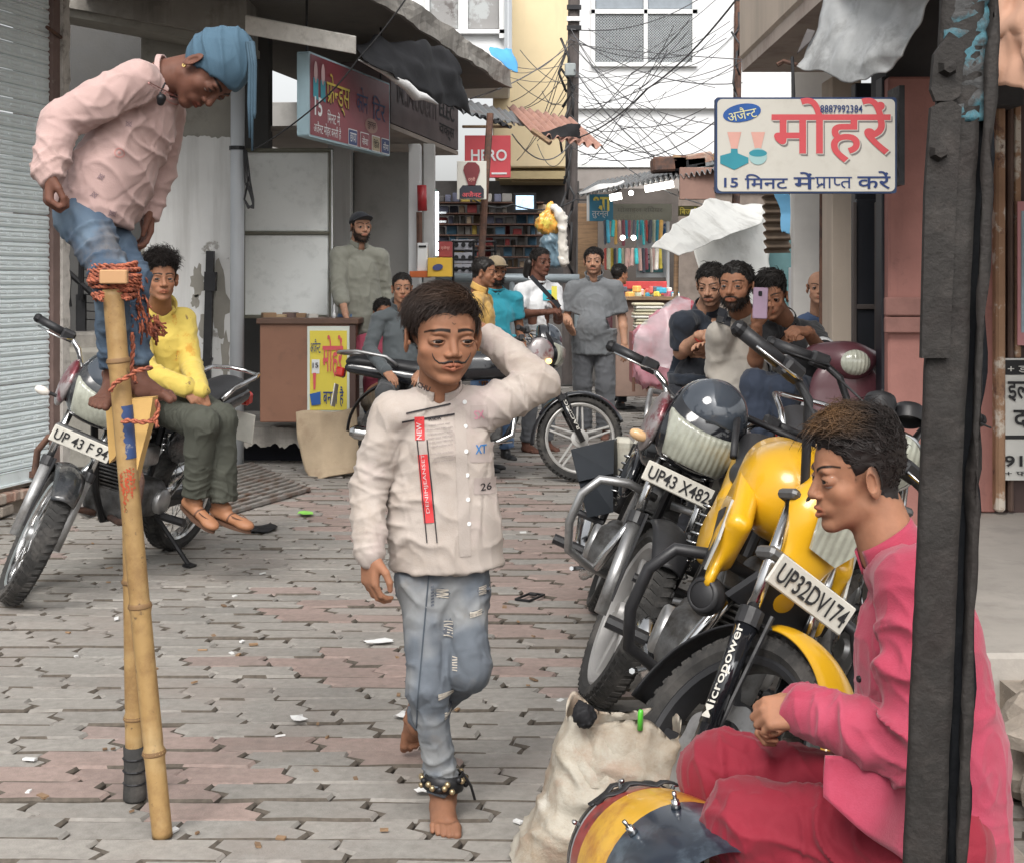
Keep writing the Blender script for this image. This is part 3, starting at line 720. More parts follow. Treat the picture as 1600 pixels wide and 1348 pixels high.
sheet('torn_corner', [[P(1262, 45, 6.88), P(1275, 48, 6.86)], [P(1246, 84, 6.88), P(1268, 64, 6.86)]], M('dark_flap', (.12, .11, .11), .7), None, None, 6, 6, .005, parent=rs)
wall('awning_shade', 'near-black panel standing for the shaded void above the pink shop post', 'lintel', 1385, 1600, -60, 165, 6.9, .3, M('void_shade', (.05, .048, .05), .9, var=.3))  # solid slab coloured near black to stand for the shade in the void
wall('beige_column', 'beige plastered column between the back lane and the black doors', 'column', 1300, 1346, 120, 760, 9.0, .3, m_beige)
wall('back_lane_wall', 'pale wall strip beside the beige column', 'wall', 1240, 1302, 100, 640, 10.5, .1, M('dirty_white', (.60, .58, .55), .85, var=.1, vs=5))
tag(mb().tube([P(1284, 300, 9.3), P(1283, 640, 9.3)], .016, 6).build('thin_pipe', m_rust), 'thin dark pipe left of the beige column', 'pipe')
bd = thing('black_doors', 'tall black folding doors beside the pink wooden post', 'door', P(1375, 720, 8.0))
m_door = M('black_door', (.018, .02, .026), .45, var=.3, vs=3)
for (x0, x1, dd) in ((1338, 1372, 7.9), (1374, 1392, 7.75)):
    l = slab('leaf', x0, x1, 312, 800, dd + .02, .05, m_door, bd, .004); slab('rail', x0 - 3, x1 + 3, 476, 484, dd, .03, M('door_frame', (.085, .07, .065), .6), l, .004)
    slab('stile', x0 - 5, x0 + 1, 316, 800, dd - .002, .04, M('door_frame'), l, .004)
mb().tube([P(1373, 320, 7.7), P(1368, 800, 7.7)], .006, 5).build('edge_strip', m_wht2, bd)
wall('door_shade_panel', 'black panel standing for the shade behind the black folding doors', 'wall', 1336, 1440, 130, 800, 8.3, .1, m_door)  # black backing, painted as the shade behind the door leaves
pp = thing('pink_post', 'wide pink painted timber post with a bolted plank', 'post', P(1430, 780, 6.6))
slab('post', 1388, 1474, 120, 880, 6.75, .12, m_pinkw, pp, .01)
for (y0, y1) in ((465, 494), (496, 521)): slab('plank', 1384, 1478, y0, y1, 6.71, .04, M('pink_plank', (.27, .135, .115), .75, var=.25, vs=8, bump=.4, bs=60), pp, .006)
slab('dark_edge', 1378, 1390, 120, 880, 6.82, .12, m_door, pp)
# frontal wall on the far right with posters
fw = thing('brown_shop_wall', 'dark brown boarded shop wall at the right edge', 'wall', P(1570, 800, 7.1))
slab('boards', 1440, 1720, -60, 805, 7.12, .15, M('dark_brown_board', (.075, .045, .04), .7, var=.25, vs=5), fw)
slab('pink_board', 1515, 1556, 130, 800, 7.09, .05, m_pinkw, fw)
m_peel = M('peeling_post', (.34, .20, .12), .8, var=.25, vs=5, stain=[((.62, .56, .48), 5, .56, .03), ((.15, .08, .06), 9, .62, .05)], bump=.6, bs=40)
slab('wooden_post', 1557, 1572, 120, 800, 7.03, .08, m_peel, fw, .012); slab('wooden_post', 1576, 1585, 150, 800, 7.07, .06, M('post_dk', (.11, .07, .055), .8, var=.3), fw, .01)
slab('peeled_strip', 1586, 1596, 130, 560, 7.09, .04, m_peel, fw)
ps = thing('paper_poster', 'black and white printed notice on the brown shop wall', 'poster', P(1590, 660, 7.05))
m_paper = M('poster_paper', (.60, .60, .57), .9, var=.06, vs=6); m_ink = M('ink_black', (.02, .02, .022), .8, var=.1)
slab('paper', 1566, 1640, 560, 750, 7.052, .01, m_paper, ps, .001)
slab('heading_band', 1568, 1640, 563, 586, 7.048, .006, m_ink, ps, .001); slab('band', 1568, 1640, 680, 686, 7.048, .006, m_ink, ps, .001)
lettering('lettering', '+ डॉ', P(1592, 575, 7.043), X3, Z3, .11, .045, m_paper, ps, .005, .002)
lettering('lettering', 'इलाज', P(1606, 612, 7.045), X3, Z3, .20, .10, m_ink, ps, .015, .002)
lettering('lettering', 'दवा', P(1612, 655, 7.045), X3, Z3, .18, .09, m_ink, ps, .015, .002)
lettering('lettering', '9151', P(1601, 720, 7.045), X3, Z3, .20, .055, m_ink, ps, .02, .002)
lettering('lettering', '+ फोन', P(1596, 738, 7.045), X3, Z3, .16, .03, m_ink, ps, .01, .002)
p2 = thing('colour_poster', 'torn pink and blue bordered poster at the right edge', 'poster', P(1598, 520, 7.05))
slab('paper', 1590, 1640, 315, 540, 7.05, .01, M('poster_pink', (.55, .26, .27), .85, var=.1), p2, .001); slab('picture', 1596, 1640, 330, 520, 7.046, .006, M('poster_blue', (.35, .45, .50), .85, var=.4, vs=4), p2, .001)
# brown wrapping sheet top right
sheet('brown_sheet', [[P(1550, -30, 4.6), P(1600, -30, 4.5), P(1660, -30, 4.4)], [P(1552, 60, 4.6), P(1600, 70, 4.4), P(1660, 60, 4.3)], [P(1556, 118, 4.6), P(1600, 142, 4.4), P(1660, 150, 4.3)]], M('peach_sheet', (.62, .36, .25), .65, var=.12, vs=5, bump=.7, bs=12), 'crumpled peach brown plastic sheet at the top right corner', 'sheet', amp=.03, sc=16)
# raised shop floor and broken edge
rf = thing('shop_platform', 'raised pale concrete shop floor on the right', 'platform', V(3.5, 5.6, 0))
mb().box((1.42 + 2.6, 5.85, .15), (2.6, 1.42, .15), bev=.015).build('floor_slab', M('platform_conc', (.40, .37, .335), .9, var=.12, vs=3, stain=((.28, .26, .235), 4, .6, .1, .7), bump=.4, bs=60), rf)
mb().box((1.5 + 2.6, 3.3, .11), (2.6, 1.14, .11)).build('broken_fill', m_stone, rf)
rr = random.Random(5)
for k in range(70):
    x = 1.40 + rr.random() ** 1.5 * .8; yy = rr.uniform(2.2, 4.42); s_ = rr.uniform(.045, .10)
    b_ = mb(); b_.sphere((0, 0, 0), 1, 8, 6); v = np.array(b_.v); v *= 1 + .22 * noise(v, 1.3, k)[:, None]
    v = v * V(s_ * rr.uniform(.8, 1.5), s_, s_ * rr.uniform(.55, .9)) @ rotm(V(rr.random(), rr.random(), rr.random()), rr.uniform(0, 3)).T + V(x, yy, .20 + rr.uniform(-.02, .03))
    link('stone', npmesh('stone', v, b_.f, False), m_stone, rf)
for k in range(16):
    yy = 2.3 + .14 * k; s_ = rr.uniform(.06, .09); b_ = mb(); b_.sphere((0, 0, 0), 1, 8, 6); v = np.array(b_.v); v *= 1 + .2 * noise(v, 1.3, k + 90)[:, None]
    link('stone', npmesh('stone', v * V(.07, s_, .08) + V(1.42 + rr.uniform(-.03, .03), yy, .09), b_.f, False), m_stone, rf)
# ================================================================== PEOPLE (builder)
m_skin = M('skin', attr=True, rough=.6, var=.12, vs=45, bump=.10, bs=520, sss=.12, spec=.22, rvar=.08)
m_eye = M('eye', attr=True, rough=.12, var=0, spec=.6)
SKIN = {'brown': (.29, .140, .083), 'dark': (.145, .066, .046), 'mid': (.36, .19, .12), 'light': (.43, .24, .16), 'tan': (.32, .155, .093)}
def hairmat(name, col): return M('hair_' + name, col, .42, var=.35, vs=60, spec=.45)
def hline(y):
    return np.interp(y, [-.5, -.25, -.13, -.07, -.02, .05, .09, .13, .19, .27, .36, .5], [-.26, -.24, -.16, -.04, .06, .0, -.05, .10, .19, .255, .285, .30])
def add_head(f, c, Rm0, H, nb, rn, o):
    "head and neck of a person; units are head heights, eyes on z=0, ears near y=0"
    wd_ = o.get('wide', 1.06); Rm = Rm0
    f.fr(c, Rm, H, wd_); jw = o.get('jaw', 1.0); fat = o.get('fat', 0)
    f.ell((0, -.06, .15), (.325, .42, .35), k=.01).ell((0, .12, -.14), (.255 + .02 * fat, .245, .33), k=.08)
    for s in (-1, 1):
        f.cap((s * .19 * jw, 0, -.26), (s * .06, .25, -.415), .085 + .02 * fat, .07, k=.07)
        f.ell((s * .165, .2, -.11), (.10 + .02 * fat, .10, .095), k=.06)
    f.ell((0, .285, -.425), (.085, .072, .07), k=.05)
    f.cap((-.155, .312, .088), (.155, .312, .088), .05, .05, k=.05)
    for s in (-1, 1):
        f.ell((s * .145, .41, .012), (.088, .10, .058), k=.045, op='s')
        f.ell((s * .145, .287, .0), (.084, .085, .064), k=.014)
        f.ell((s * .147, .375, -.002), (.060, .07, o.get('eyeopen', .020)), k=.006, op='s')
    nl = o.get('nose', 1.0)
    f.cap((0, .33, .05), (0, .385 + .045 * nl, -.125), .034, .056 * o.get('nosew', .92), k=.035)
    for s in (-1, 1): f.ell((s * .060 * o.get('nosew', .92), .375, -.146), (.040, .05, .034), k=.022)
    for s in (-1, 1): f.ell((s * .026, .42, -.178), (.014, .022, .012), k=.006, op='s')
    f.ell((0, .30, -.265), (.145, .085, .095), k=.05)
    mo = o.get('mouth', 0)
    for s in (-1, 1):
        f.cap((s * .09, .352, -.276), (s * .022, .391, -.256), .017, .022, k=.012)
        f.cap((s * .085, .350, -.286 - mo), (0, .383, -.305 - mo), .018, .027, k=.014)
    f.cap((-.105, .385, -.280 - mo / 2), (.105, .385, -.280 - mo / 2), .007 + mo * .4, None, k=.007, op='s')
    for s in (-1, 1):
        Q = rotm((0, 0, 1), s * -.5) @ rotm((1, 0, 0), -.18)
        f.ell((s * .350, -.05, -.03), (.030, .09, .155), Q, k=.02)
        f.ell((s * .385, -.02, -.025), (.026, .048, .085), Q, k=.012, op='s')
        f.ell((s * .335, -.01, -.06), (.02, .022, .03), k=.01)
    a = c + Rm0 @ V(0, -.13, -.22) * H; f.fr(); f.cap(a, nb, rn, rn * 1.12, k=.02)
    if o.get('adam', 0): f.cap(a + Rm @ V(0, .2, 0) * H, a + (nb - a) * .6 + Rm @ V(0, .2, 0) * H, rn * .25, k=.02)
def face_col(L, base, o):
    base = np.asarray(base); n = len(L); x, y, z = L.T; hc = np.asarray(o.get('hair', (.012, .010, .009)))
    col = np.tile(base, (n, 1)) * (1 + .10 * noise(L, 7, 3))[:, None]
    def blend(c, m): nonlocal col; col = col * (1 - m[:, None]) + np.asarray(c) * m[:, None]
    sm = lambda v, a, b: np.clip((v - a) / (b - a), 0, 1)
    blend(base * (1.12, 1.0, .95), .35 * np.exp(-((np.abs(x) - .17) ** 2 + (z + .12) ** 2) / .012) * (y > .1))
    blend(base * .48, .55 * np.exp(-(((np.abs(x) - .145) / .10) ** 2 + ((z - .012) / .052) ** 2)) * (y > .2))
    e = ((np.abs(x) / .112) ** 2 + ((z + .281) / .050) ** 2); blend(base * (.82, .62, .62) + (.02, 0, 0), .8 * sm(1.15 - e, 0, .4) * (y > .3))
    u = np.clip((np.abs(x) - .045) / .205, 0, 1); zc = .098 + .034 * np.sin(np.pi * u * .85) + o.get('browtilt', 0) * (u - .4); th = o.get('brow', .020) * (1 - .5 * u)
    m = sm(th - np.abs(z - zc), -.006, .006) * (np.abs(x) > .035) * (np.abs(x) < .25) * (y > .1); blend(hc * .5, m)
    m = sm(.0075 - np.abs(z - .020 + .25 * (np.abs(x) - .145) ** 2 / .06), 0, .004) * (np.abs(np.abs(x) - .145) < .072) * (y > .25); blend(hc, .75 * m)
    b = o.get('beard', 0)
    if b:
        t = np.clip((y - .02) / .3, 0, 1); top = np.interp(y, [0, .1, .2, .3, .4], [.0, -.10, -.20, -.215, -.20]); m = sm(top - z, 0, .05) * (y > -.03)
        lip = sm(e, 1.0, 1.3); under = sm(z, -.56, -.47); blend(hc * 1.3 + base * .08, b * m * lip * np.maximum(under, .35) * (z > -.62))
    mu = o.get('moustache', 0)
    if mu: m = sm(.13 - np.abs(x), 0, .02) * sm(.026 - np.abs(z + .212 + .18 * np.abs(x)), -.006, .012) * (y > .28); blend(hc, mu * m)
    m = sm(z - hline(y) + .03 * noise(L, 22, 7), -.01, .12) * o.get('scalp', .9); blend(hc * 1.4, m * .85)
    return col
def strands(roots, dirs, lens, r0, curl, seed, fallv, seg=4, hug=None):
    "thin tapering locks; returns verts, quad faces"
    n = len(roots); rg = np.random.default_rng(seed)
    d = dirs / (np.linalg.norm(dirs, axis=1, keepdims=True) + 1e-9); p = roots.copy(); step = (lens / seg)[:, None]
    side = np.cross(d, rg.normal(size=(n, 3))); side /= np.linalg.norm(side, axis=1, keepdims=True) + 1e-9
    ph = rg.random(n) * 6.28; rings = []
    for s in range(seg + 1):
        w = np.cross(d, side); rr_ = (r0 * (1 - .75 * (s / seg) ** 1.5)) * np.ones(n)
        rings.append(np.stack([p + (side * math.cos(a) + w * math.sin(a)) * rr_[:, None] for a in (0, 2.094, 4.189)], 1))
        cv = curl * (np.cos(ph + s * 2.2)[:, None] * side + np.sin(ph + s * 2.2)[:, None] * w)
        p = p + d * step; d = d + cv + np.asarray(fallv) * .22
        if hug is not None: ns = (p - hug[0]) / (np.linalg.norm(p - hug[0], axis=1, keepdims=True) + 1e-9); ex = (d * ns).sum(1); d = d - ns * np.maximum(ex - hug[1], 0)[:, None] - ns * np.maximum(hug[1] - .5 - ex, 0)[:, None] * 0
        d /= np.linalg.norm(d, axis=1, keepdims=True) + 1e-9
        side = side - d * (side * d).sum(1, keepdims=True); side /= np.linalg.norm(side, axis=1, keepdims=True) + 1e-9
    A = np.stack(rings, 1); v = A.reshape(-1, 3); per = (seg + 1) * 3; f = []
    for s in range(seg):
        for k in range(3):
            k2 = (k + 1) % 3; f.append([s * 3 + k, s * 3 + k2, (s + 1) * 3 + k2, (s + 1) * 3 + k])
    f = np.array(f); F_ = (f[None] + (np.arange(n) * per)[:, None, None]).reshape(-1, 4)
    return v, F_
def hair(v, f, L, Rm, H, o, parent, near):
    st = o.get('hairstyle', 'short')
    if st == 'none': return
    top, sides, curl, cnt, r0 = {'short': (.08, .035, .12, 1300, .006), 'curly': (.19, .03, .8, 2200, .008), 'messy': (.115, .045, .2, 3000, .0048), 'quiff': (.15, .03, .5, 2800, .0055), 'buzz': (.045, .035, .1, 700, .006), 'bald': (.03, .04, .1, 260, .006), 'thick': (.11, .05, .25, 1500, .007)}[st]
    x, y, z = L.T; s = z - hline(y) + .035 * noise(L, 22, 7) + .03 * noise(L, 9, 8)
    if o.get('fringe'): s = s + o['fringe'] * np.clip((y - .15) / .15, 0, 1)
    if st == 'bald': s = np.where((z > .12) & (y > -.3), -1, s)
    ear = (np.abs(x) > .31) & (z < .16) & (y > -.14) & (y < .06); s = np.where(ear & (np.abs(x) > .345), -1, s)
    m = np.clip(s / .13, 0, 1); n = vnormals(v, f)
    th = (sides + (top - sides) * np.clip((z - .16) / .22, 0, 1)) * H
    tops = o.get('tip')
    nz_ = 1 + .35 * noise(L, 9, 5) + .25 * noise(L, 19, 6)
    hv = v + n * (th * m * .55 * nz_ - .0012)[:, None]
    keep = (m[f] > .10).all(1); ff = f[keep]
    used = np.unique(ff); mp = np.full(len(v), -1); mp[used] = np.arange(len(used)); cv, cf = hv[used], mp[ff]
    if not near: cnt = int(cnt * .4); r0 *= 1.7
    rg = np.random.default_rng(11); w = (.25 + m) * (.35 + .65 * np.clip((z + .1) / .5, 0, 1)); ok = np.where(m > .02)[0]
    if len(ok) < 10: return
    ri = rg.choice(ok, cnt, p=w[ok] / w[ok].sum()); lo = L[ri]
    comb = np.asarray(o.get('comb', (0, .35, .1)), float); cl = np.tile(comb, (cnt, 1))
    if st in ('short', 'messy', 'buzz', 'thick'):
        cl = cl + np.stack([lo[:, 0] * 1.2, 0 * lo[:, 0], -.5 * (lo[:, 2] < .25)], 1)
    cw = (cl + rg.normal(size=(cnt, 3)) * .22) @ Rm.T; cw = cw - n[ri] * (cw * n[ri]).sum(1, keepdims=True)
    dirs = n[ri] * o.get('lift', .22) + cw / (np.linalg.norm(cw, axis=1, keepdims=True) + .3)
    lens = th[ri] * (.9 + .9 * rg.random(cnt)) * np.clip(m[ri] * 1.4, .35, 1) * o.get('hlen', 1.35)
    sv, sf = strands(hv[ri] - n[ri] * .002, dirs, lens, r0 * H, curl, 5, V(0, 0, -.25), hug=(o['_c'] + Rm @ V(0, -.06, .12) * H, o.get('out', .05)))
    V_ = np.concatenate([cv, sv]); F_ = np.concatenate([cf, sf + len(cv)])
    hc = np.asarray(o.get('hair', (.012, .010, .009)))
    col = np.tile(hc, (len(V_), 1))
    col[len(cv):] *= np.repeat(.7 + 1.0 * rg.random(cnt), 15)[:, None]
    if tops is not None:                                           # sun-bleached or dyed tips
        zz = (V_ - o['_c']) @ Rm / H; t = np.clip((zz[:, 2] - .38) / .14, 0, 1) * np.clip((zz[:, 1] + .15) / .35, 0, 1) * (.5 + .5 * np.clip(noise(V_, 60, 2) * 2 + .5, 0, 1)); col = col * (1 - t[:, None]) + np.asarray(tops) * t[:, None]
    link('hair', npmesh('hair', V_, F_, True, col), M('hair', attr=True, rough=.5, var=.1, spec=.3), parent)
def hair_patch(v, f, L, mask, H, ln, r0, cnt, col, parent, name, Rm, down=(0, .1, -.6), seed=3):
    ok = np.where(mask)[0]
    if len(ok) < 5: return
    rg = np.random.default_rng(seed); n = vnormals(v, f); ri = rg.choice(ok, cnt)
    dirs = n[ri] * .45 + (np.asarray(down) + rg.normal(size=(cnt, 3)) * .25) @ Rm.T
    sv, sf = strands(v[ri] - n[ri] * .001, dirs, ln * H * (.6 + .7 * rg.random(cnt)), r0 * H, .25, seed, V(0, 0, -.2), 3)
    link(name, npmesh(name, sv, sf, True, np.tile(col, (len(sv), 1))), M('hair'), parent)
def eyes(c, Rm, H, gaze, parent, wide=1.06):
    for s in (-1, 1):
        ctr = c + Rm @ V(s * .145 * wide, .283, -.001) * H; g = nrm(np.asarray(gaze, float)); Q = frame(np.cross(g, (0.3, .2, 1)), g); r_ = .078 * H
        b = mb(); b.sphere((0, 0, 0), 1, 16, 16); v = np.array(b.v); a = np.degrees(np.arccos(np.clip(v[:, 2], -1, 1)))
        col = np.where((a < 13)[:, None], (.005, .004, .004), np.where((a < 36)[:, None], (.016, .008, .005), (.36, .31, .28)))
        link('eye', npmesh('eye', v @ Q.T * r_ + ctr, b.f, True, col), m_eye, parent)
def add_hand(f, w, d, back, side, Lh, curl=(18, 26, 22), spread=.06, thumb=0.5, per=None):
    "five-fingered hand from the wrist w along d; back = back-of-hand normal; side +1 right, -1 left"
    y = nrm(d); x = nrm(np.cross(y, back)); z = np.cross(x, y); f.fr(w, np.stack([x, y, z], 1), Lh); s = -side
    f.cap((0, -.12, 0), (0, .08, 0), .13, .14, k=.05, flat=((0, 0, 1), .8))
    f.box((0, .27, 0), (.205, .22, .075), rad=.07, k=.05)
    f.ell((s * .13, .18, -.05), (.09, .15, .07), k=.05); f.ell((-s * .12, .2, -.05), (.07, .16, .06), k=.04)
    for i, (bx, by, ln, r_) in enumerate(((.155, .47, .40, .052), (.052, .50, .45, .054), (-.052, .48, .41, .051), (-.15, .43, .32, .045))):
        p = V(s * bx, by, .0); ang = 0; sp = s * (bx) * spread * 6
        c_ = curl if per is None else per[i]
        for j, fr_ in enumerate((.46, .30, .24)):
            ang += math.radians(c_[j]); dv = nrm(V(sp * math.cos(ang), math.cos(ang), -math.sin(ang))); q = p + dv * ln * fr_
            f.cap(p, q, r_ * (1 - .10 * j), r_ * (.93 - .12 * j), k=.018 if j else .04); p = q
    t0 = V(s * .14, .10, -.03); t1 = t0 + V(s * (.05 + .13 * thumb), .17, -.06 - .05 * (1 - thumb)); t2 = t1 + V(s * (.07 * thumb - .01), .15, -.03 - .05 * (1 - thumb)); t3 = t2 + V(s * (.02 * thumb - .03), .12, -.02)
    f.cap(t0, t1, .085, .065, k=.05).cap(t1, t2, .06, .055, k=.02).cap(t2, t3, .053, .042, k=.015); f.fr()
def add_foot(f, an, d, up, side, Lf, curl=0.0):
    "bare foot with five toes; an = ankle centre, sole lies .33*Lf below"
    y = nrm(d); x = nrm(np.cross(y, up)); z = np.cross(x, y); f.fr(an, np.stack([x, y, z], 1), Lf); s = -side
    f.ell((0, -.14, -.2), (.125, .15, .13), k=.05); f.cap((0, -.06, .15), (0, -.04, -.1), .15, .155, k=.06)
    f.cap((0, 0, -.12), (s * .03, .38, -.235), .15, .105, k=.08); f.cap((-s * .07, 0, -.2), (-s * .08, .36, -.255), .11, .085, k=.06)
    f.box((0, .3, -.27), (.16, .22, .06), rad=.055, k=.06)
    for i, (bx, by, ln, r_) in enumerate(((.115, .47, .20, .068), (.035, .49, .18, .05), (-.03, .47, .16, .047), (-.09, .44, .14, .043), (-.145, .40, .11, .04))):
        f.cap((s * bx, by - .06, -.262), (s * bx * 1.08, by + ln * .5, -.262 + .03), r_, r_ * .95, k=.025).cap((s * bx * 1.08, by + ln * .5, -.262 + .03), (s * bx * 1.1, by + ln, -.285), r_ * .95, r_ * .85, k=.015)
    for s2 in (-1, 1): f.ell((s2 * .15, -.06, .02), (.05, .06, .07), k=.05)
    f.fr()
def uv_col(v, base, amp=.1, seed=0): return np.tile(np.asarray(base), (len(v), 1)) * (1 + amp * noise(v, 14, seed))[:, None]
def collar(parent, mat, nb, ax, fwd, r0, r1, h, gap, thick=.004, flare=0, name='collar'):
    "stand or fold collar round the neck with a gap at the front"
    a = nrm(ax); f = nrm(fwd - a * np.dot(fwd, a)); s = np.cross(f, a); b = mb()
    def g(u, w):
        t = gap + (2 * math.pi - 2 * gap) * u; dirv = f * math.cos(t) + s * math.sin(t); dip = -.35 * h * math.cos(t)
        return nb + a * (h * w + dip * .6) + dirv * (r0 + (r1 - r0) * w + flare * w * w)
    b.grid(g, 36, 4); return b.build(name, mat, parent, True, thick)
def person(label, S, cat='person', group=None):
    """S: hd=(centre, forward, up, head height), nb, sh, el, wr (right, left), hp, kn, an, tf torso forward,
    shirt / trousers / feet / hands specs. Everything in world coordinates."""
    c, fw, upv, H = S['hd']; Rm = frame(fw, upv); o = dict(S.get('face', {})); o['_c'] = c
    base = SKIN[S.get('skin', 'brown')] if isinstance(S.get('skin', 'brown'), str) else S['skin']
    t = thing('person', label, cat, S.get('base', V(c[0], c[1], 0)), group=group)
    near = S.get('near', False); hh = S.get('hh', .0022 if near else .0045)
    nb = S['nb']; rn = S.get('rn', .27 * H); sh, el, wr, hp, kn, an = (S.get(k) for k in ('sh', 'el', 'wr', 'hp', 'kn', 'an'))
    tf = nrm(S['tf']); sw = np.linalg.norm(sh[0] - sh[1]) / 2; g = S.get('g', 1.0)
    parts = []
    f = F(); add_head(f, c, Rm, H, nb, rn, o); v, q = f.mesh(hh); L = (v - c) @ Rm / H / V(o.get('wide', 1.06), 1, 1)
    parts.append((v, q, face_col(L, base, o))); hv, hq, hL = v, q, L
    # hidden core so that the body is one figure
    ch = (sh[0] + sh[1]) / 2 + (((hp[0] + hp[1]) / 2) - (sh[0] + sh[1]) / 2) * .2; pv_ = (hp[0] + hp[1]) / 2
    f = F(); f.cap(nb, ch, rn * .9, sw * .5, k=.03, flat=(tf, .62)).cap(ch, pv_, sw * .62, sw * .55, k=.03, flat=(tf, .6))
    for i in (0, 1):
        f.cap(nb + (pv_ - nb) * .08, sh[i], rn * .5, sw * .2, k=.03)
        if el is not None: f.cap(sh[i], el[i], sw * .22, sw * .19, k=.02).cap(el[i], wr[i], sw * .19, sw * .155, k=.02)
        if kn is not None:
            f.cap(hp[i], kn[i], sw * .42, sw * .29, k=.02)
            if an is not None and an[i] is not None: f.cap(kn[i], an[i], sw * .27, sw * .18, k=.02)
    v, q = f.mesh(.012); parts.append((v, q, uv_col(v, base)))
    # arms and hands
    hs = S.get('hands', [None, None]); lh = S.get('hl', H * .80)
    for i in (0, 1):
        if el is None: continue
        f = F(); ar = S.get('arm', sw * .205)
        f.cap(el[i], el[i] + (wr[i] - el[i]) * .3, ar * 1.0, ar * 1.02, k=.01).cap(el[i] + (wr[i] - el[i]) * .3, wr[i], ar * 1.0, ar * .66, k=.02)
        if S.get('shirt', {}).get('sleeve') == 'short': f.cap(sh[i], el[i], ar * 1.25, ar * 1.02, k=.02)
        hd_ = hs[i] or {}
        if not hd_.get('skip'):
            d = hd_.get('d', wr[i] - el[i]); add_hand(f, wr[i], d, hd_.get('back', np.cross(d, (1, .2, 0))), 1 if i == 0 else -1, lh, hd_.get('curl', (18, 26, 22)), hd_.get('spread', .06), hd_.get('thumb', .5), hd_.get('per'))
        v, q = f.mesh(.0032 if near else .006); parts.append((v, q, uv_col(v, base, .12, i)))
    # feet
    ft = S.get('feet'); shoes = []
    if ft:
        for i in (0, 1):
            if ft[i] is None or an[i] is None: continue
            s_ = ft[i]
            if s_.get('bare'):
                f = F(); f.cap(an[i] + (kn[i] - an[i]) * .35, an[i], sw * .20, sw * .19, k=.02); add_foot(f, an[i], s_['d'], s_.get('up', Z3), 1 if i == 0 else -1, s_['L']); v, q = f.mesh(.0035 if near else .006); parts.append((v, q, uv_col(v, np.asarray(base) * S.get('footdark', .8), .15, i)))
            else: shoes.append((i, s_))
    v, q, cc = join(parts); link('body', npmesh('body', v, q, True, cc), m_skin, t)
    eyes(c, Rm, H, S.get('gaze', Rm[:, 1]), t, o.get('wide', 1.06))
    hair(hv, hq, hL, Rm, H, o, t, near)
    if o.get('beardhair'):
        x, y, z = hL.T; e = ((np.abs(x) / .115) ** 2 + ((z + .281) / .055) ** 2); tp = np.interp(y, [0, .1, .2, .3, .4], [.0, -.10, -.20, -.22, -.20])
        hair_patch(hv, hq, hL, (z < tp) & (y > -.02) & (e > 1.1) & (z > -.52), H, o['beardhair'], .007, 500 if near else 260, o.get('hair', (.012, .01, .009)), t, 'beard', Rm)
    # trousers
    tr = S.get('trousers')
    if tr and kn is not None:
        f = F(); r0, r1, r2 = tr.get('r', (sw * .50, sw * .36, sw * .31)); top = tr.get('top', pv_ + (ch - pv_) * .3)
        f.cap(hp[0], hp[1], sw * .47 * g, None, k=.03).cap(pv_, top, sw * .74 * g, sw * .70 * g, k=.03, flat=(tf, .64))
        zs = []
        for i in (0, 1):
            f.cap(hp[i], kn[i], r0, r1, k=.03)
            ta = kn[i] - hp[i]; zs.append((kn[i], ta, .10, 22, .005)); zs.append((hp[i] + ta * .2, ta + V(.3, 0, 0), .12, 18, .004))
            if an is not None and an[i] is not None:
                en = an[i] + (kn[i] - an[i]) * tr.get('cuff', .03); f.cap(kn[i], en, r1, r2, k=.03); zs.append((en, en - kn[i], .13, 26, .006))
                f.half(en, nrm(an[i] - kn[i]), .004, en - r2 * 1.6, en + r2 * 1.6)
        v, q = f.mesh(.006 if near else .011); v = wrinkle(v, q, zs + tr.get('zones', []), .004 if near else .005, 11, 4)
        S['_tr'] = (v, q); S['_tro'] = link('trousers', npmesh('trousers', v, q, True, tr['col'](v) if 'col' in tr else None), tr['mat'], t)
    for i, s_ in shoes:
        y = nrm(s_['d']); x = nrm(np.cross(y, s_.get('up', Z3))); Q = np.stack([x, y, np.cross(x, y)], 1); Ls = s_['L']
        f = F(); f.fr(an[i], Q, Ls); f.cap((0, -.15, -.2), (0, .5, -.24), .135, .115, k=.05, flat=((0, 0, 1), .85)).cap((0, -.14, -.02), (0, .05, -.1), .14, .13, k=.06).ell((0, .56, -.25), (.155, .2, .10), k=.05); f.half((0, 0, -.335), (0, 0, -1), .004)
        if s_.get('open', True): f.ell((0, -.06, .1), (.10, .15, .13), k=.02, op='s')
        v, q = f.mesh(.0045 if near else .008); so_ = link('shoe', npmesh('shoe', v, q, True), s_['mat'], t)
        b = mb(); b.T = (Q * Ls, an[i]); b.prism([(.13 * math.sin(a) * (1.15 if math.cos(a) > 0 else .95), .2 + .53 * math.cos(a)) for a in np.linspace(0, 2 * math.pi, 25)[:-1]][::-1], V(0, 0, -.375), X3, Y3, Z3, .05); b.build('sole', s_.get('sole', M('sole_dark', (.05, .04, .035), .8)), so_)
        if near:
            b = mb(); b.T = (Q * Ls, an[i]); b.tube([V(.135 * math.sin(a), .26 - .02 * abs(a), -.27 + .155 * math.cos(a)) for a in np.linspace(-1.5, 1.5, 13)], .022, 6, flat=.5).tube([V(.12 * math.sin(a), .30 + .30 * math.cos(a), -.165 + .03 * (1 - math.cos(a))) for a in np.linspace(-1.5, 1.5, 17)], .010, 5); b.build('strap', M('strap_brown', (.13, .06, .035), .6), so_, True)
    # shirt
    sp_ = S['shirt']; rc, rw, rh = sp_.get('r', (sw * .84, sw * .80, sw * .86)); fl = sp_.get('flat', .66); mid = ch + (pv_ - ch) * .55; hem, hn = sp_.get('hem', (pv_, pv_ - ch))
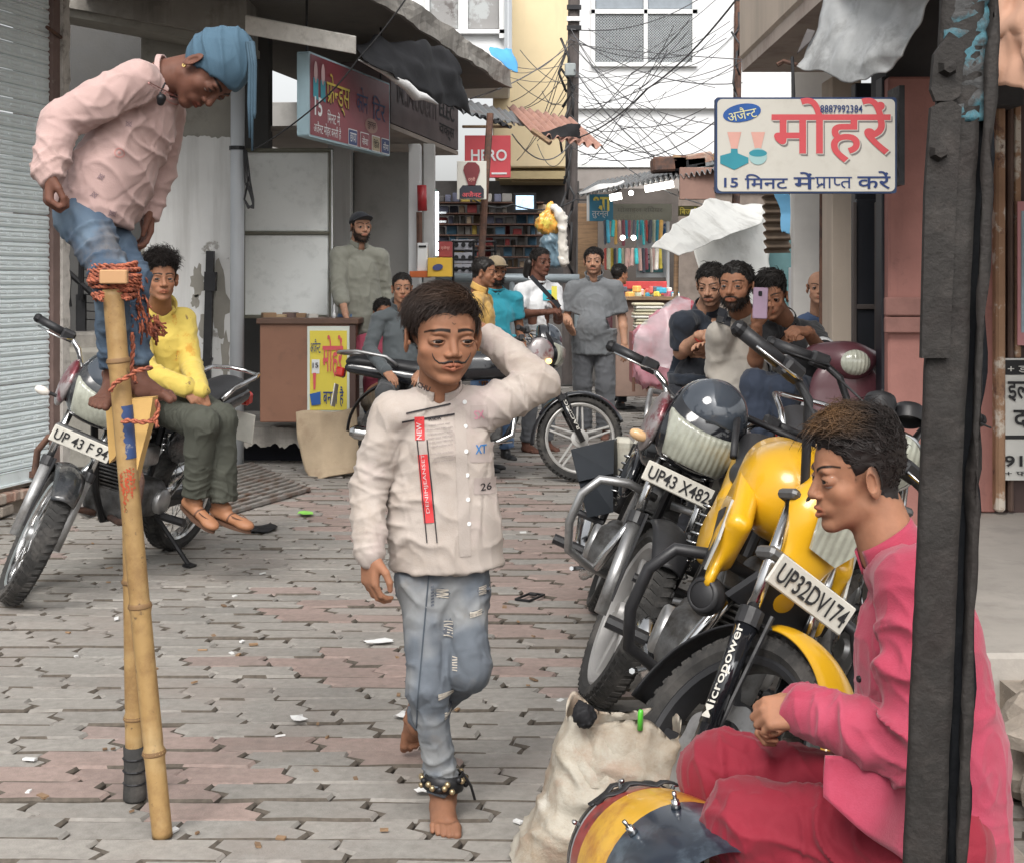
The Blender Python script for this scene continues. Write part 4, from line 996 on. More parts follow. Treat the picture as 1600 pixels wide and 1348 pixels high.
    sm_ = (sh[0] + sh[1]) / 2; tl_ = np.linalg.norm(pv_ - sm_); c2 = sm_ + (pv_ - sm_) * min(.6, max(.0, rc * .86 / tl_)); mid = c2 + (pv_ - c2) * .55
    f = F(); f.cap(c2, mid, rc, rw, k=.03, flat=(tf, fl)).cap(mid, hem + nrm(hn) * .05, rw, rh, k=.03, flat=(tf, fl + .04))
    if sp_.get('belly'): f.ell(mid + tf * sp_['belly'][0], (sw * sp_['belly'][1],) * 3, k=.06)
    f.half(hem, hn, .004, op='s')
    zs = [(mid, (pv_ - ch) + tf * .1, .2, 11, sp_.get('fold', .005)), (hem, np.cross(tf, hn), .16, 9, .005), (ch + tf * .05, (sh[0] - sh[1]) + (pv_ - ch) * .6, .12, 12, .004)]
    rs1, rs2, rs3 = sp_.get('sr', (sw * .34, sw * .30, sw * .25))
    for i in (0, 1):
        f.cap(nb + (pv_ - nb) * .06, sh[i], rn * 1.0, rs1 * .92, k=.035)
        if el is None: continue
        if sp_.get('sleeve', 'long') == 'long':
            cf = wr[i] + (el[i] - wr[i]) * sp_.get('cuff', .04)
            f.cap(sh[i], sh[i] + (el[i] - sh[i]) * .5, rs1, (rs1 + rs2) / 2, k=.02).cap(sh[i] + (el[i] - sh[i]) * .5, el[i], (rs1 + rs2) / 2, rs2, k=.007).cap(el[i], cf, rs2, rs3, k=.007); ua = el[i] - sh[i]; fa = wr[i] - el[i]
            zs += [(el[i], ua + fa * .6, .085, 24, .006), (sh[i] + ua * .35, ua + V(0, 0, .3), .09, 18, .0035), (cf, fa, .08, 30, .005), (sh[i] + V(0, 0, -.05), sh[0] - sh[1], .08, 20, .004)]
        else:
            fr_ = sp_.get('slen', .6); e2 = sh[i] + (el[i] - sh[i]) * fr_; f.cap(sh[i], e2, rs1 * 1.05, rs1 * 1.02, k=.03)
            f.half(e2, nrm(el[i] - sh[i]), .004, e2 - rs1 * 1.5, e2 + rs1 * 1.5); zs += [(sh[i] + V(0, 0, -.06), sh[0] - sh[1], .09, 18, .005)]
    f.cap(nb - nrm(c - nb) * .01, c, rn * sp_.get('neckhole', 1.22), rn * 1.6, k=.008, op='s')
    if sp_.get('vneck'):
        vt = nb + (pv_ - nb) * sp_['vneck'] + tf * rc * fl * 1.05; f.cap(vt, nb + tf * rn * 1.15, .005, rn * .34, k=.005, op='s')
    v, q = f.mesh(sp_.get('h', .006 if near else .011)); v = wrinkle(v, q, zs + sp_.get('zones', []), .0030 if near else .005, 10, 8)
    S['_sh'] = (v, q); so_ = link('shirt', npmesh('shirt', v, q, True, sp_['col'](v) if 'col' in sp_ else None), sp_['mat'], t); S['_sho'] = so_
    if sp_.get('collar'):
        k_ = sp_['collar']; collar(so_, k_.get('mat', sp_['mat']), nb + (c - nb) * k_.get('at', .0), c - nb, tf, rn * k_.get('r0', 1.32), rn * k_.get('r1', 1.2), k_.get('h', .04), k_.get('gap', .35), .005, k_.get('flare', 0))
    S['_t'] = t; S['_head'] = (hv, hq, hL, Rm); return t
def bbox_cloth(name, col, rough=.85, **k): return M(name, col, rough, var=k.pop('var', .08), vs=k.pop('vs', 9), bump=k.pop('bump', .25), bs=k.pop('bs', 260), sheen=.15, **k)
# ================================================================== PEOPLE (in the lane)
def arm(a, b, c): return a, b, c
# ---- the walking boy in the middle
m_shirtA = M('dirty_white_cotton', (.42, .368, .33), .9, var=.07, vs=7, stain=[((.30, .24, .19), 5, .60, .12, .6), ((.42, .31, .315), 4, .60, .1, .5), ((.24, .19, .15), 12, .68, .05, .5)], bump=.3, bs=300, sheen=.1)
def denim(v):
    n_ = fbm(v, 9, 2); n2 = noise(v, 45, 6); c = np.tile((.115, .132, .155), (len(v), 1)) * (1 + .22 * n_ + .06 * n2)[:, None]; w = np.clip((n_ - .1) * 1.3, 0, .75)[:, None]; return c * (1 - w) + np.array((.26, .265, .265)) * w
m_denim = M('worn_denim', attr=True, rough=.9, var=.12, vs=22, bump=.35, bs=420, stain=((.20, .16, .12), 6, .66, .1, .6))
D = 3.87
A1 = dict(near=True, hh=.0019, skin='brown', hd=(P(692, 527, 3.80), nrm(V(.40, -1, -.11)), V(.03, -.05, 1), .236), nb=P(686, 612, 3.86), rn=.049,
    sh=(P(616, 648, 3.84), P(768, 636, 3.88)), el=(P(574, 765, 3.84), P(846, 598, 3.92)), wr=(P(578, 866, 3.76), P(762, 528, 3.98)),
    hp=(P(660, 905, 3.88), P(726, 905, 3.9)), kn=(P(668, 1072, 3.84), P(734, 1045, 3.84)), an=(P(692, 1212, 3.86), P(652, 1128, 4.26)), tf=V(.08, -1, 0),
    face=dict(hairstyle='messy', fringe=-.01, wide=1.17, nose=.45, nosew=.80, jaw=.82, fat=.8, brow=.021, comb=(.7, .25, .0), hlen=1.7, out=.10, tip=(.055, .03, .018), hair=(.022, .014, .011), browtilt=-.05, lift=.3),
    hands=[dict(d=V(.02, -.05, -1), back=V(-.75, -.6, 0), curl=(28, 34, 26), thumb=.75), dict(d=V(-.75, -.0, .45), back=V(.25, .85, .5), curl=(14, 20, 16))],
    gaze=nrm(V(.56, -1, -.22)), hl=.165, arm=.030,
    feet=[dict(bare=True, d=V(.10, -1, -.0), L=.215), dict(bare=True, d=V(-.1, .35, -.95), up=V(.1, -.95, -.4), L=.215)],
    trousers=dict(mat=m_denim, col=denim, r=(.064, .050, .040), cuff=.05), shirt=dict(mat=m_shirtA, sleeve='long', r=(.134, .149, .150), flat=.60, hem=(P(700, 884, 3.88), V(.03, .05, -1)), sr=(.058, .050, .041), fold=.010, h=.005, neckhole=1.08, vneck=.13,
        zones=[(P(815, 590, 3.9), V(1, 0, .2), .1, 22, .007), (P(780, 640, 3.88), V(1, 0, 1), .09, 20, .006), (P(578, 800, 3.85), V(0, 0, 1), .12, 26, .005)], collar=dict(h=.036, gap=.26, r0=1.22, r1=1.16, at=-.04)))
A1['an'] = (V(A1['an'][0][0], 3.90, .062), A1['an'][1])
boyA = person('boy with painted moustache walking with one hand behind his head', A1)
# painted curled moustache and forehead mark
hv, hq, hL, hR = A1['_head']; hb = bvh_of(hv, hq); hc, _, _, hH = A1['hd']
def facedraw(name, pts, w, mat, parent, bvh=hb, c=hc, Rm=hR, H=hH):
    n = len(pts); b = mb(); q = []
    for (x, z) in pts:
        h = bvh.ray_cast(Vector(c + Rm @ V(x, 1, z) * H), Vector(-Rm[:, 1]), 2); q.append(np.array(h[0]) if h[0] else c + Rm @ V(x, .38, z) * H)
    b.tube(q, w, 6, flat=.6); return b.build(name, mat, parent, True)
m_kohl = M('kohl', (.012, .009, .008), .7)
for s in (-1, 1): facedraw('painted_moustache', [(s * x, z) for x, z in ((.008, -.222), (.05, -.218), (.10, -.235), (.15, -.235), (.19, -.205), (.215, -.165), (.225, -.13))], [.0046, .0052, .0046, .0036, .0028, .0022, .0012], m_kohl, boyA)
facedraw('forehead_mark', [(-.02, .20), (-.005, .19), (.012, .195), (.022, .21)], .0012, m_kohl, boyA)
# shirt trimmings
sv, sq = A1['_sh']; sb_ = bvh_of(sv, sq); so1 = A1['_sho']; nA = V(.0, 1, 0); uA = X3; m_red = M('red_tape', (.56, .035, .04), .6, var=.08); m_print = M('print_black', (.025, .022, .025), .8)
def onshirt(name, px, py, w, h, mat, rot=0, nx=3, ny=8, off=.003, d=3.75, bvh=sb_, parent=so1):
    v, f = quadgrid(w, h, nx, ny); c_, s_ = math.cos(rot), math.sin(rot); v = np.stack([v[:, 0] * c_ - v[:, 1] * s_, v[:, 0] * s_ + v[:, 1] * c_, v[:, 2]], 1)
    return decal(name, v, f, P(px, py, d), X3, Z3, nA, bvh, mat, parent, off)
def textshirt(name, s, px, py, w, h, mat, rot=0, bold=.01, off=.004, bvh=sb_, parent=so1, d=3.75):
    v, f = text_mesh(s, 1, bold, 2); lo, hi = v.min(0), v.max(0); v = (v - (lo + hi) / 2) / np.maximum(hi - lo, 1e-6) * V(w, h, 0); c_, s_ = math.cos(rot), math.sin(rot); v = np.stack([v[:, 0] * c_ - v[:, 1] * s_, v[:, 0] * s_ + v[:, 1] * c_, v[:, 2]], 1)
    return decal(name, v, f, P(px, py, d), X3, Z3, nA, bvh, mat, parent, off)
px2m = 3.8 / FP
onshirt('red_tape', 654, 672, 15 * px2m, 36 * px2m, m_red, .03); onshirt('red_tape', 664, 766, 16 * px2m, 106 * px2m, m_red, .10, 3, 20)
for x0, rot in ((656, .1), (672, .1)): onshirt('stripe', x0 + 2, 770, 1.8 * px2m, 160 * px2m, m_print, rot, 1, 24, .0036)
onshirt('stripe', 668, 641, 70 * px2m, 2.6 * px2m, m_print, .20, 14, 1); onshirt('stripe', 668, 656, 82 * px2m, 3 * px2m, m_print, .14, 14, 1)
textshirt('lettering', 'DENIMJEANSET', 664, 758, 92 * px2m, 7 * px2m, M('tape_white', (.6, .45, .45), .7), math.pi / 2 + .10, .0, .0045); textshirt('lettering', 'NEW', 653, 676, 26 * px2m, 8 * px2m, M('tape_white'), math.pi / 2 + .03, .02, .0045)
textshirt('lettering', 'RIER', 678, 657, 20 * px2m, 5 * px2m, m_print, .12, .02)
for k in range(9): textshirt('lettering', random.choice(['denim jeans 1982 style', 'original cotton wear', 'since the very best']), 685 + k * .8, 666 + k * 6.4 + (5 if k > 5 else 0), (34 + (k * 7) % 8) * px2m, 3.2 * px2m, M('print_grey', (.25, .22, .22), .8), .12, .0)
textshirt('lettering', 'XT', 751, 706, 17 * px2m, 14 * px2m, M('print_blue', (.03, .17, .42), .8), 0, .02); textshirt('lettering', 'SX', 748, 652, 16 * px2m, 14 * px2m, M('print_pink', (.55, .22, .30), .8), .1, .01); textshirt('lettering', '26', 759, 766, 17 * px2m, 12 * px2m, m_print, 0, .01)
m_patch = M('shirt_patch', (.39, .33, .306), .9, var=.08)
for (px, py, w_, h_) in ((748, 655, 26, 36), (757, 765, 34, 26), (752, 712, 34, 30)): onshirt('patch', px, py, w_ * px2m, h_ * px2m, m_patch, random.uniform(-.1, .1), 6, 6, .002)
onshirt('button_placket', 722, 760, 18 * px2m, 225 * px2m, M('placket', (.40, .35, .315), .88, var=.08, bump=.3, bs=200), .04, 3, 26, .0022)
for k in range(6):
    h = sb_.ray_cast(Vector(P(717 + 1.6 * k, 652 + 42 * k, 3.4)), Vector((0, 1, 0)), 1)
    if h[0]: mb().lathe([(0, -.004), (.0055, -.004), (.006, 0), (.006, .004)], np.array(h[0]), V(0, 1, 0), 10).build('button', m_wht2, so1)
cb = bvh_of(*F().cap(A1['nb'], A1['nb'] + nrm(A1['hd'][0] - A1['nb']) * .05, .064, .060).mesh(.005)); textshirt('lettering', 'CHU', 660, 607, 22 * px2m, 9 * px2m, m_print, -.35, .03, .006, bvh=cb)
# torn patches, ankle bells
tv, tq = A1['_tr']; tb = bvh_of(tv, tq); tro = A1['_tro']; m_tear = M('frayed_threads', (.47, .43, .37), .95, var=.25, vs=60, bump=.6, bs=300); m_rent = M('rip_shadow', (.10, .11, .13), .95, var=.3, vs=40)
for k, (px, py, w_, h_) in enumerate(((688, 942, 18, 14), (697, 1000, 14, 26), (755, 940, 16, 14), (708, 1052, 8, 22), (694, 1103, 22, 8), (697, 1140, 10, 14), (742, 975, 18, 8))):
    rg = random.Random(k); n = 16; o2 = [(math.cos(2 * math.pi * j / n) * w_ / 2 * px2m * rg.uniform(.7, 1.2), math.sin(2 * math.pi * j / n) * h_ / 2 * px2m * rg.uniform(.7, 1.2), 0) for j in range(n)]
    decal('rip', np.array([(0, 0, 0)] + [(x * 1.25, y * 1.25, 0) for x, y, _ in o2]), [[0, j + 1, (j + 1) % n + 1] for j in range(n)], P(px, py, 3.7), X3, Z3, nA, tb, m_rent, tro, .0015)
    for j in range(6): decal('thread', quadgrid(w_ * px2m * 1.05, 1.6 * px2m, 3, 1)[0] @ rotm(Z3, rg.uniform(-.2, .2)).T + V(0, (j - 2.5) * h_ / 6 * px2m, 0), quadgrid(1, 1, 3, 1)[1], P(px, py, 3.7), X3, Z3, nA, tb, m_tear, tro, .003)
for k in range(7): onshirt('embroidery', 672, 930 + 5 * k, 5 * px2m, 3 * px2m, m_rent, .3, 1, 1, .003, bvh=tb, parent=tro, d=3.7)
onshirt('outer_seam', 656, 1030, 2.4 * px2m, 300 * px2m, M('seam', (.055, .068, .085), .9), -.085, 1, 30, .002, bvh=tb, parent=tro, d=3.7)
ab = thing('ankle_bells', 'strap of small brass ankle bells on the walking boy', 'anklet', A1['an'][0] + V(0, 0, .03)); m_brass = M('dull_brass', (.42, .33, .20), .35, .8, var=.2)
ac = A1['an'][0] + V(0, 0, .035); mb().lathe([(.048, -.022), (.056, -.02), (.058, 0), (.056, .02), (.046, .022)], ac, V(.1, 0, 1), 20).build('strap', m_blk, ab, True)
for k in range(26):
    a = k * 2.4; mb().sphere(ac + V(.060 * math.cos(a), .060 * math.sin(a), random.uniform(-.016, .016)), .0085, 8, 6).build('bell', m_brass if k % 3 else m_blk, ab, True)
mb().tube([ac + V(.05, -.02, .03), ac + V(.075, -.02, -.01), ac + V(.085, -.01, -.05)], .004, 6).build('loose_strap', m_blk, ab)
# ---- the boy on bamboo stilts
m_pinkS = M('pink_sweatshirt', (.45, .31, .287), .9, var=.06, vs=6, stain=((.42, .29, .255), 4, .62, .12, .6), bump=.3, bs=260, sheen=.15)
d0 = 3.9; hu = nrm(V(1, -.15, .42)); hf = nrm(V(.36, -.30, -1))
A2 = dict(near=True, hh=.0022, skin='dark', hd=(P(326, 112, d0), hf, hu, .205), nb=P(256, 122, d0), rn=.044, base=G(240, 1305),
    sh=(P(214, 128, 3.80), P(258, 178, 4.04)), el=(P(92, 190, 3.76), P(246, 262, 4.10)), wr=(P(76, 272, 3.70), P(232, 326, 4.08)),
    hp=(P(126, 335, 3.84), P(158, 345, 3.98)), kn=(P(172, 428, 3.74), P(205, 440, 3.92)), an=(P(178, 588, 3.88), P(214, 582, 3.90)), tf=nrm(V(.80, -.55, -.42)),
    face=dict(hairstyle='none', wide=1.08, hair=(.012, .01, .009), scalp=.2, eyeopen=.008, nose=.85), gaze=nrm(V(.25, -.3, -1)), hl=.155, arm=.029,
    hands=[dict(d=V(.02, -.1, -1), back=V(-.9, -.4, 0), curl=(58, 66, 50), thumb=.1), dict(d=V(-.02, -.1, -1), back=V(.75, .5, 0), curl=(22, 30, 24), thumb=.6)],
    feet=[dict(bare=True, d=V(-.1, -1, -.15), L=.19), dict(bare=True, d=V(.92, -.38, -.10), L=.195)], footdark=.95,
    trousers=dict(mat=m_denim, col=lambda v: denim(v) * V(.5, .68, .88), r=(.066, .045, .036), cuff=.06, zones=[(P(150, 385, 3.75), V(.4, 0, -1), .13, 18, .009)]),
    shirt=dict(mat=m_pinkS, sleeve='long', r=(.118, .122, .118), flat=.74, hem=(P(142, 335, 3.88), nrm(V(-.36, .0, -1))), sr=(.056, .051, .041), fold=.008, h=.005, neckhole=1.25,
        zones=[(P(210, 215, 3.75), V(.5, 0, 1), .13, 15, .009), (P(190, 300, 3.75), V(1, 0, .4), .13, 14, .008), (P(85, 225, 3.7), V(0, 0, 1), .1, 26, .006)], collar=dict(h=.014, gap=0, r0=1.42, r1=1.36, at=-.06)))
boyB = person('boy in blue head wrap and pink sweatshirt balancing high on stilts', A2)
# cap with tails
c_, fw_, up_, H_ = A2['hd']; Rm = frame(fw_, up_); f = F(); f.fr(c_, Rm, H_)
f.ell((0, -.07, .17), (.395, .475, .43), k=.01).ell((0, -.2, .46), (.2, .2, .2), k=.15); f.half((0, .30, .17), nrm(V(0, .62, -.8)), .02); f.half((0, -.2, -.20), nrm(V(0, .1, -1)), .02)
v, q = f.mesh(.004); v = wrinkle(v, q, [(c_ + Rm @ V(0, -.05, .5) * H_, Rm @ V(1, .4, .2), .09, 36, .005), (c_ + Rm @ V(.3, .1, .15) * H_, Rm @ V(0, .3, 1), .09, 34, .004), (c_ + Rm @ V(.25, -.3, .3) * H_, Rm @ V(0, .5, 1), .08, 30, .005)], .0012, 16)
m_blue = M('blue_wrap', (.055, .11, .16), .85, var=.1, vs=8, bump=.25, bs=300); wrap = link('head_wrap', npmesh('head_wrap', v, q, True), m_blue, boyB)
for k, (dx, l) in enumerate(((0, 150), (7, 170), (13, 120))):
    pts = [c_ + Rm @ V(-.05, .05, .56) * H_, P(388 + dx * .5, 66, 3.86), P(391 + dx * .6, 100, 3.86), P(389 + dx * .7, 160 + k * 8, 3.86), P(390 + dx * .6, 66 + l, 3.86)]
    b = mb(); b.tube(pts, [.006, .008, .006, .005, .003], 6, flat=.35); b.build('tail', M('blue_tail', (.045, .085, .12), .85, var=.15), wrap, True)
mb().lathe([(.002, -.003), (.0055, -.003), (.0055, .003), (.002, .003)], c_ + Rm @ V(.375, -.02, -.17) * H_, Rm[:, 0], 8).build('earring', M('gold', (.7, .5, .2), .25, 1), boyB)
mb().tube([P(258, 130, 3.80), P(249, 148, 3.78), P(252, 152, 3.775)], .0025, 5).build('cord', m_blk, boyB); f = F(); f.cap(P(252, 154, 3.77), P(251, 160, 3.77), .013, .010); v, q = f.mesh(.003); link('pendant', npmesh('pendant', v, q, True), m_blk, boyB)
sv2, sq2 = A2['_sh']; sb2_ = bvh_of(sv2, sq2); m_motif = M('motif_grey', (.26, .18, .19), .85); m_motif2 = M('motif_rose', (.50, .24, .22), .85)
def ringmesh(r, w, n=14): return np.array([(math.cos(2 * math.pi * k / n) * rr_, math.sin(2 * math.pi * k / n) * rr_, 0) for k in range(n) for rr_ in (r, r - w)]), [[2 * k, 2 * ((k + 1) % n), 2 * ((k + 1) % n) + 1, 2 * k + 1] for k in range(n)]
for (px, py) in ((226, 132), (152, 228)):
    v, f_ = ringmesh(.013, .003); decal('motif', v, f_, P(px, py, 3.6), X3, Z3, Y3, sb2_, m_motif2, A2['_sho']); v, f_ = ringmesh(.004, .0039, 6); decal('motif', v, f_, P(px, py, 3.6), X3, Z3, Y3, sb2_, m_motif2, A2['_sho'])
for (px, py, a) in ((123, 268, .3), (113, 298, .2), (138, 328, .5), (166, 180, .8)):
    for j in range(2): v, f_ = quadgrid(.020, .0025, 4, 1); decal('motif', v @ rotm(Z3, a + j * 1.5).T, f_, P(px, py, 3.6), X3, Z3, Y3, sb2_, m_motif, A2['_sho'])
    v, f_ = ringmesh(.007, .002, 8); decal('motif', v, f_, P(px, py, 3.6), X3, Z3, Y3, sb2_, m_motif, A2['_sho'])

# ---- the boy sitting in the foreground
m_rose = M('rose_cotton', (.36, .034, .072), .85, var=.07, vs=7, stain=[((.46, .09, .15), 4, .60, .12, .5)], bump=.3, bs=280, sheen=.2)
m_crim = M('crimson_cotton', (.23, .006, .022), .8, var=.1, vs=7, bump=.22, bs=280, sheen=.15)
A3 = dict(near=True, hh=.0017, skin='tan', hd=(P(1336, 742, 2.86), nrm(V(-1, -.10, -.10)), nrm(V(-.06, 0, 1)), .214), nb=P(1392, 862, 2.84), rn=.054, base=P(1440, 1348, 2.8) * V(1, 1, 0) + V(0, 0, .3),
    sh=(P(1420, 915, 3.02), P(1428, 915, 2.66)), el=(P(1400, 1165, 3.08), P(1440, 1178, 2.56)), wr=(P(1255, 1108, 2.98), P(1262, 1110, 2.72)),
    hp=(P(1470, 1290, 2.98), P(1470, 1320, 2.72)), kn=(P(1128, 1205, 3.10), P(1168, 1290, 2.84)), an=(P(1290, 1440, 3.0), P(1330, 1500, 2.8)), tf=nrm(V(-1, -.15, .05)),
    face=dict(hairstyle='quiff', wide=1.0, comb=(.15, .35, .5), hair=(.016, .012, .011), tip=(.15, .08, .035), lift=.4, mouth=.018, hlen=1.4, out=.22, nose=.65, brow=.018, browtilt=.02), gaze=nrm(V(-1, -.15, -.05)), hl=.165, arm=.034,
    hands=[dict(d=V(-1, .0, -.2), back=V(.1, .3, 1), curl=(55, 60, 45), thumb=.3), dict(d=V(-1, .12, -.10), back=V(.1, -.75, .7), curl=(58, 66, 50), thumb=.35)],
    trousers=dict(mat=m_crim, r=(.098, .084, .07), zones=[(P(1180, 1190, 2.95), V(1, 0, .5), .14, 18, .010), (P(1250, 1290, 2.7), V(1, 0, .7), .18, 16, .012), (P(1190, 1310, 2.7), V(.6, 0, 1), .12, 20, .010), (P(1330, 1260, 2.6), V(1, 0, .6), .12, 18, .010)]),
    shirt=dict(mat=m_rose, sleeve='long', r=(.150, .165, .18), flat=.80, hem=(P(1455, 1330, 2.82), V(.0, 0, -1)), sr=(.070, .064, .05), fold=.007, h=.005, neckhole=1.12, cuff=.0,
        zones=[(P(1390, 1160, 2.5), V(1, 0, .4), .14, 22, .011), (P(1420, 1020, 2.55), V(.5, 0, 1), .14, 14, .008), (P(1300, 1130, 2.7), V(1, 0, .1), .09, 30, .007), (P(1385, 980, 2.6), V(1, 0, .5), .10, 18, .007)], collar=dict(h=.045, gap=.28, r0=1.25, r1=1.14, at=-.05)))
boyC = person('boy in rose shirt and crimson trousers sitting in profile at the right', A3)
sv3, sq3 = A3['_sh']; sb3_ = bvh_of(sv3, sq3)
def tailf(a, b): return P(1290 + 190 * a, 1180 + 40 * a + (70 + 110 * a) * b, 2.62 - .03 * math.sin(a * 3 + b)) + V(0, .02 * math.sin(9 * a + 2 * b), 0)
mb().grid(tailf, 16, 10).build('shirt_tail', m_rose, A3['_sho'], True, .005)
for py in (1060, 1110): mb().lathe([(0, .004), (.006, .004), (.007, 0)], P(1343, py, 2.70), V(-1, -.3, 0), 10).build('button', m_blk, A3['_sho'])
tag(mb().box(P(1450, 1348, 2.83) * V(1, 1, 0) + V(0, 0, .135), (.26, .24, .135), bev=.03).build('stone_block', m_stone), 'rough stone block the rose shirted boy sits on', 'stone')

# ---- the boy on the left motorcycle
m_yelS = M('yellow_print_shirt', (.54, .41, .085), .85, var=.08, vs=6, stain=[((.50, .24, .03), 8, .60, .03, .8), ((.14, .08, .05), 22, .655, .015, .9)], bump=.3, bs=250, sheen=.1)
m_oliv = M('olive_trousers', (.055, .058, .045), .85, var=.12, vs=8, bump=.3, bs=250)
m_tan = M('tan_leather', (.33, .15, .075), .6, var=.1, vs=8)
d1 = 7.1
A4 = dict(near=True, hh=.003, skin='brown', hd=(P(252, 436, 6.98), nrm(V(.42, -1, -.02)), V(0, 0, 1), .212), nb=P(250, 482, 7.1), rn=.05, base=G(330, 860),
    sh=(P(214, 506, 7.02), P(286, 500, 7.16)), el=(P(226, 580, 6.86), P(298, 570, 7.1)), wr=(P(292, 606, 6.82), P(312, 612, 6.84)),
    hp=(P(242, 632, 7.16), P(290, 628, 7.24)), kn=(P(316, 662, 6.72), P(345, 656, 6.84)), an=(P(306, 776, 6.80), P(350, 786, 6.84)), tf=nrm(V(.45, -1, 0)),
    face=dict(hairstyle='curly', wide=1.0, hair=(.014, .011, .010), comb=(.2, .6, .3), lift=.6, browtilt=-.03, out=.35, hlen=1.3), gaze=nrm(V(.15, -1, 0)), hl=.17, arm=.033,
    hands=[dict(d=V(.6, -.1, -.7), back=V(.3, -.9, .4), curl=(30, 34, 26)), dict(d=V(.3, -.1, -.9), back=V(.5, -.8, .2), curl=(20, 30, 26))],
    feet=[dict(d=V(.75, -.6, -.42), up=V(.2, -.15, 1), L=.25, mat=m_tan, open=False, sole=M('tan_sole', (.10, .05, .03), .7)), dict(d=V(.88, -.5, -.22), up=V(.1, -.1, 1), L=.25, mat=m_tan, open=False, sole=M('tan_sole'))],
    trousers=dict(mat=m_oliv, r=(.088, .072, .062), cuff=.03), shirt=dict(mat=m_yelS, sleeve='long', r=(.135, .135, .13), flat=.66, hem=(P(262, 622, 7.1), V(.1, -.2, -1)), sr=(.06, .054, .046), fold=.008, h=.007, neckhole=1.12, vneck=.22, cuff=.02, collar=dict(h=.05, gap=.6, r0=1.45, r1=1.25, at=-.1, flare=.02)))
person('boy in yellow printed shirt sitting sideways on the left motorcycle', A4)

# ---- bystanders
def stand(cx, d, ht, yaw, z0=0.0, nod=0.0, wide=1.0, roll=0.0):
    "upright figure with its feet on the ground at photo column cx, distance d"
    f = V(math.sin(R(yaw)), -math.cos(R(yaw)), 0); r = V(f[1], -f[0], 0); b = V((cx - 800) / FP * d, d, z0); H = ht * .134
    q = lambda x, y, z: b + r * (x * ht) + f * (y * ht) + V(0, 0, z * ht)
    return dict(hd=(q(0, .015, .928), nrm(f + V(0, 0, -nod)), nrm(V(0, 0, 1) + f * nod + r * roll), H), nb=q(0, -.012, .842), rn=.034 * ht * (.9 + .1 * wide), base=b, _q=q, _f=f, _r=r, tf=f,
        sh=(q(.104 * wide, -.005, .787), q(-.104 * wide, -.005, .787)), el=(q(.138 * wide, -.02, .625), q(-.138 * wide, -.02, .625)), wr=(q(.150 * wide, .025, .495), q(-.150 * wide, .025, .495)),
        hp=(q(.052 * wide, 0, .505), q(-.052 * wide, 0, .505)), kn=(q(.060, .012, .285), q(-.060, .012, .285)), an=(q(.062, -.015, .042), q(-.062, -.015, .042)))
def upd(S, **k): S.update(k); return S
m_jean2 = bbox_cloth('blue_jeans', (.085, .15, .27)); m_greyT = bbox_cloth('grey_trousers', (.105, .11, .12)); m_blackC = bbox_cloth('black_cotton', (.014, .016, .022)); m_slip = M('brown_sandal', (.14, .06, .04), .7)
black_shoe = lambda f: dict(d=f, L=.26, mat=M('black_shoe', (.02, .02, .02), .5))
# man in the cap by the cabinet
S = stand(562, 11.5, 1.69, 28, .30); q = S['_q']; m_olv = bbox_cloth('sage_kurta', (.235, .235, .195), stain=((.19, .19, .155), 5, .6, .1, .6))
upd(S, skin='light', wr=(P(540, 492, 11.15), S['wr'][1]), el=(P(530, 452, 11.35), S['el'][1]), face=dict(hairstyle='buzz', beard=.9, beardhair=.09, wide=1.0), gaze=nrm(V(.3, -1, 0)), hands=[dict(d=V(.1, -.3, -1), back=V(-1, 0, 0)), None], feet=[black_shoe(S['_f'])] * 2,
    trousers=dict(mat=m_jean2), shirt=dict(mat=m_olv, sleeve='long', cuff=.55, r=(.165, .17, .19), hem=(q(0, 0, .42), V(.15, 0, -1)), sr=(.072, .066, .058), vneck=.1, collar=dict(h=.045, gap=.35, r0=1.3, r1=1.2)))
tman = person('bearded man in black cap and sage shirt leaning on the brown cabinet', S)
def cap(S, mat, parent, brim=1, tilt=.0, khaki=False):
    c_, fw_, up_, H_ = S['hd']; Rm = frame(fw_, up_) @ rotm((1, 0, 0), tilt); f = F(); f.fr(c_, Rm, H_); f.ell((0, -.06, .2), (.375, .46, .36), k=.01); f.half((0, 0, .19), (0, .12, -1), .01); v, q_ = f.mesh(.005)
    o = link('cap', npmesh('cap', v, q_, True), mat, parent); b = mb()
    def g(a, w): t = -1.15 + 2.3 * a; r0 = V(.36 * math.sin(t), -.06 + .45 * math.cos(t), .2); r1 = V(.30 * math.sin(t), .34 + .36 * math.cos(t), .2 + .07 * math.cos(t)); return c_ + Rm @ (r0 + (r1 - r0) * w) * H_
    b.grid(g, 14, 5); b.build('brim', mat, o, True, .008); return o
cap(S, m_blackC, tman, tilt=.15)
# boy sitting on the far motorcycle
S = stand(628, 10.55, 1.60, 8, -.10); q = S['_q']; m_dg = bbox_cloth('slate_shirt', (.085, .098, .105))
upd(S, skin='mid', face=dict(hairstyle='short', wide=.96, hair=(.012, .01, .009)), nb=S['nb'], hands=[None, None], shirt=dict(mat=m_dg, sleeve='long', r=(.14, .14, .14), vneck=.2, collar=dict(h=.05, gap=.5, r0=1.4, r1=1.2, flare=.02)),
    kn=(q(.09, .27, .47), q(-.09, .27, .47)), an=(q(.09, .25, .22), q(-.09, .25, .22)), trousers=dict(mat=bbox_cloth('charcoal_trousers', (.045, .047, .05))), feet=[black_shoe(S['_f'])] * 2, el=(q(.15, .04, .65), q(-.15, .04, .65)), wr=(q(.08, .18, .56), q(-.08, .18, .56)))
person('boy in slate shirt sitting astride the far motorcycle', S)
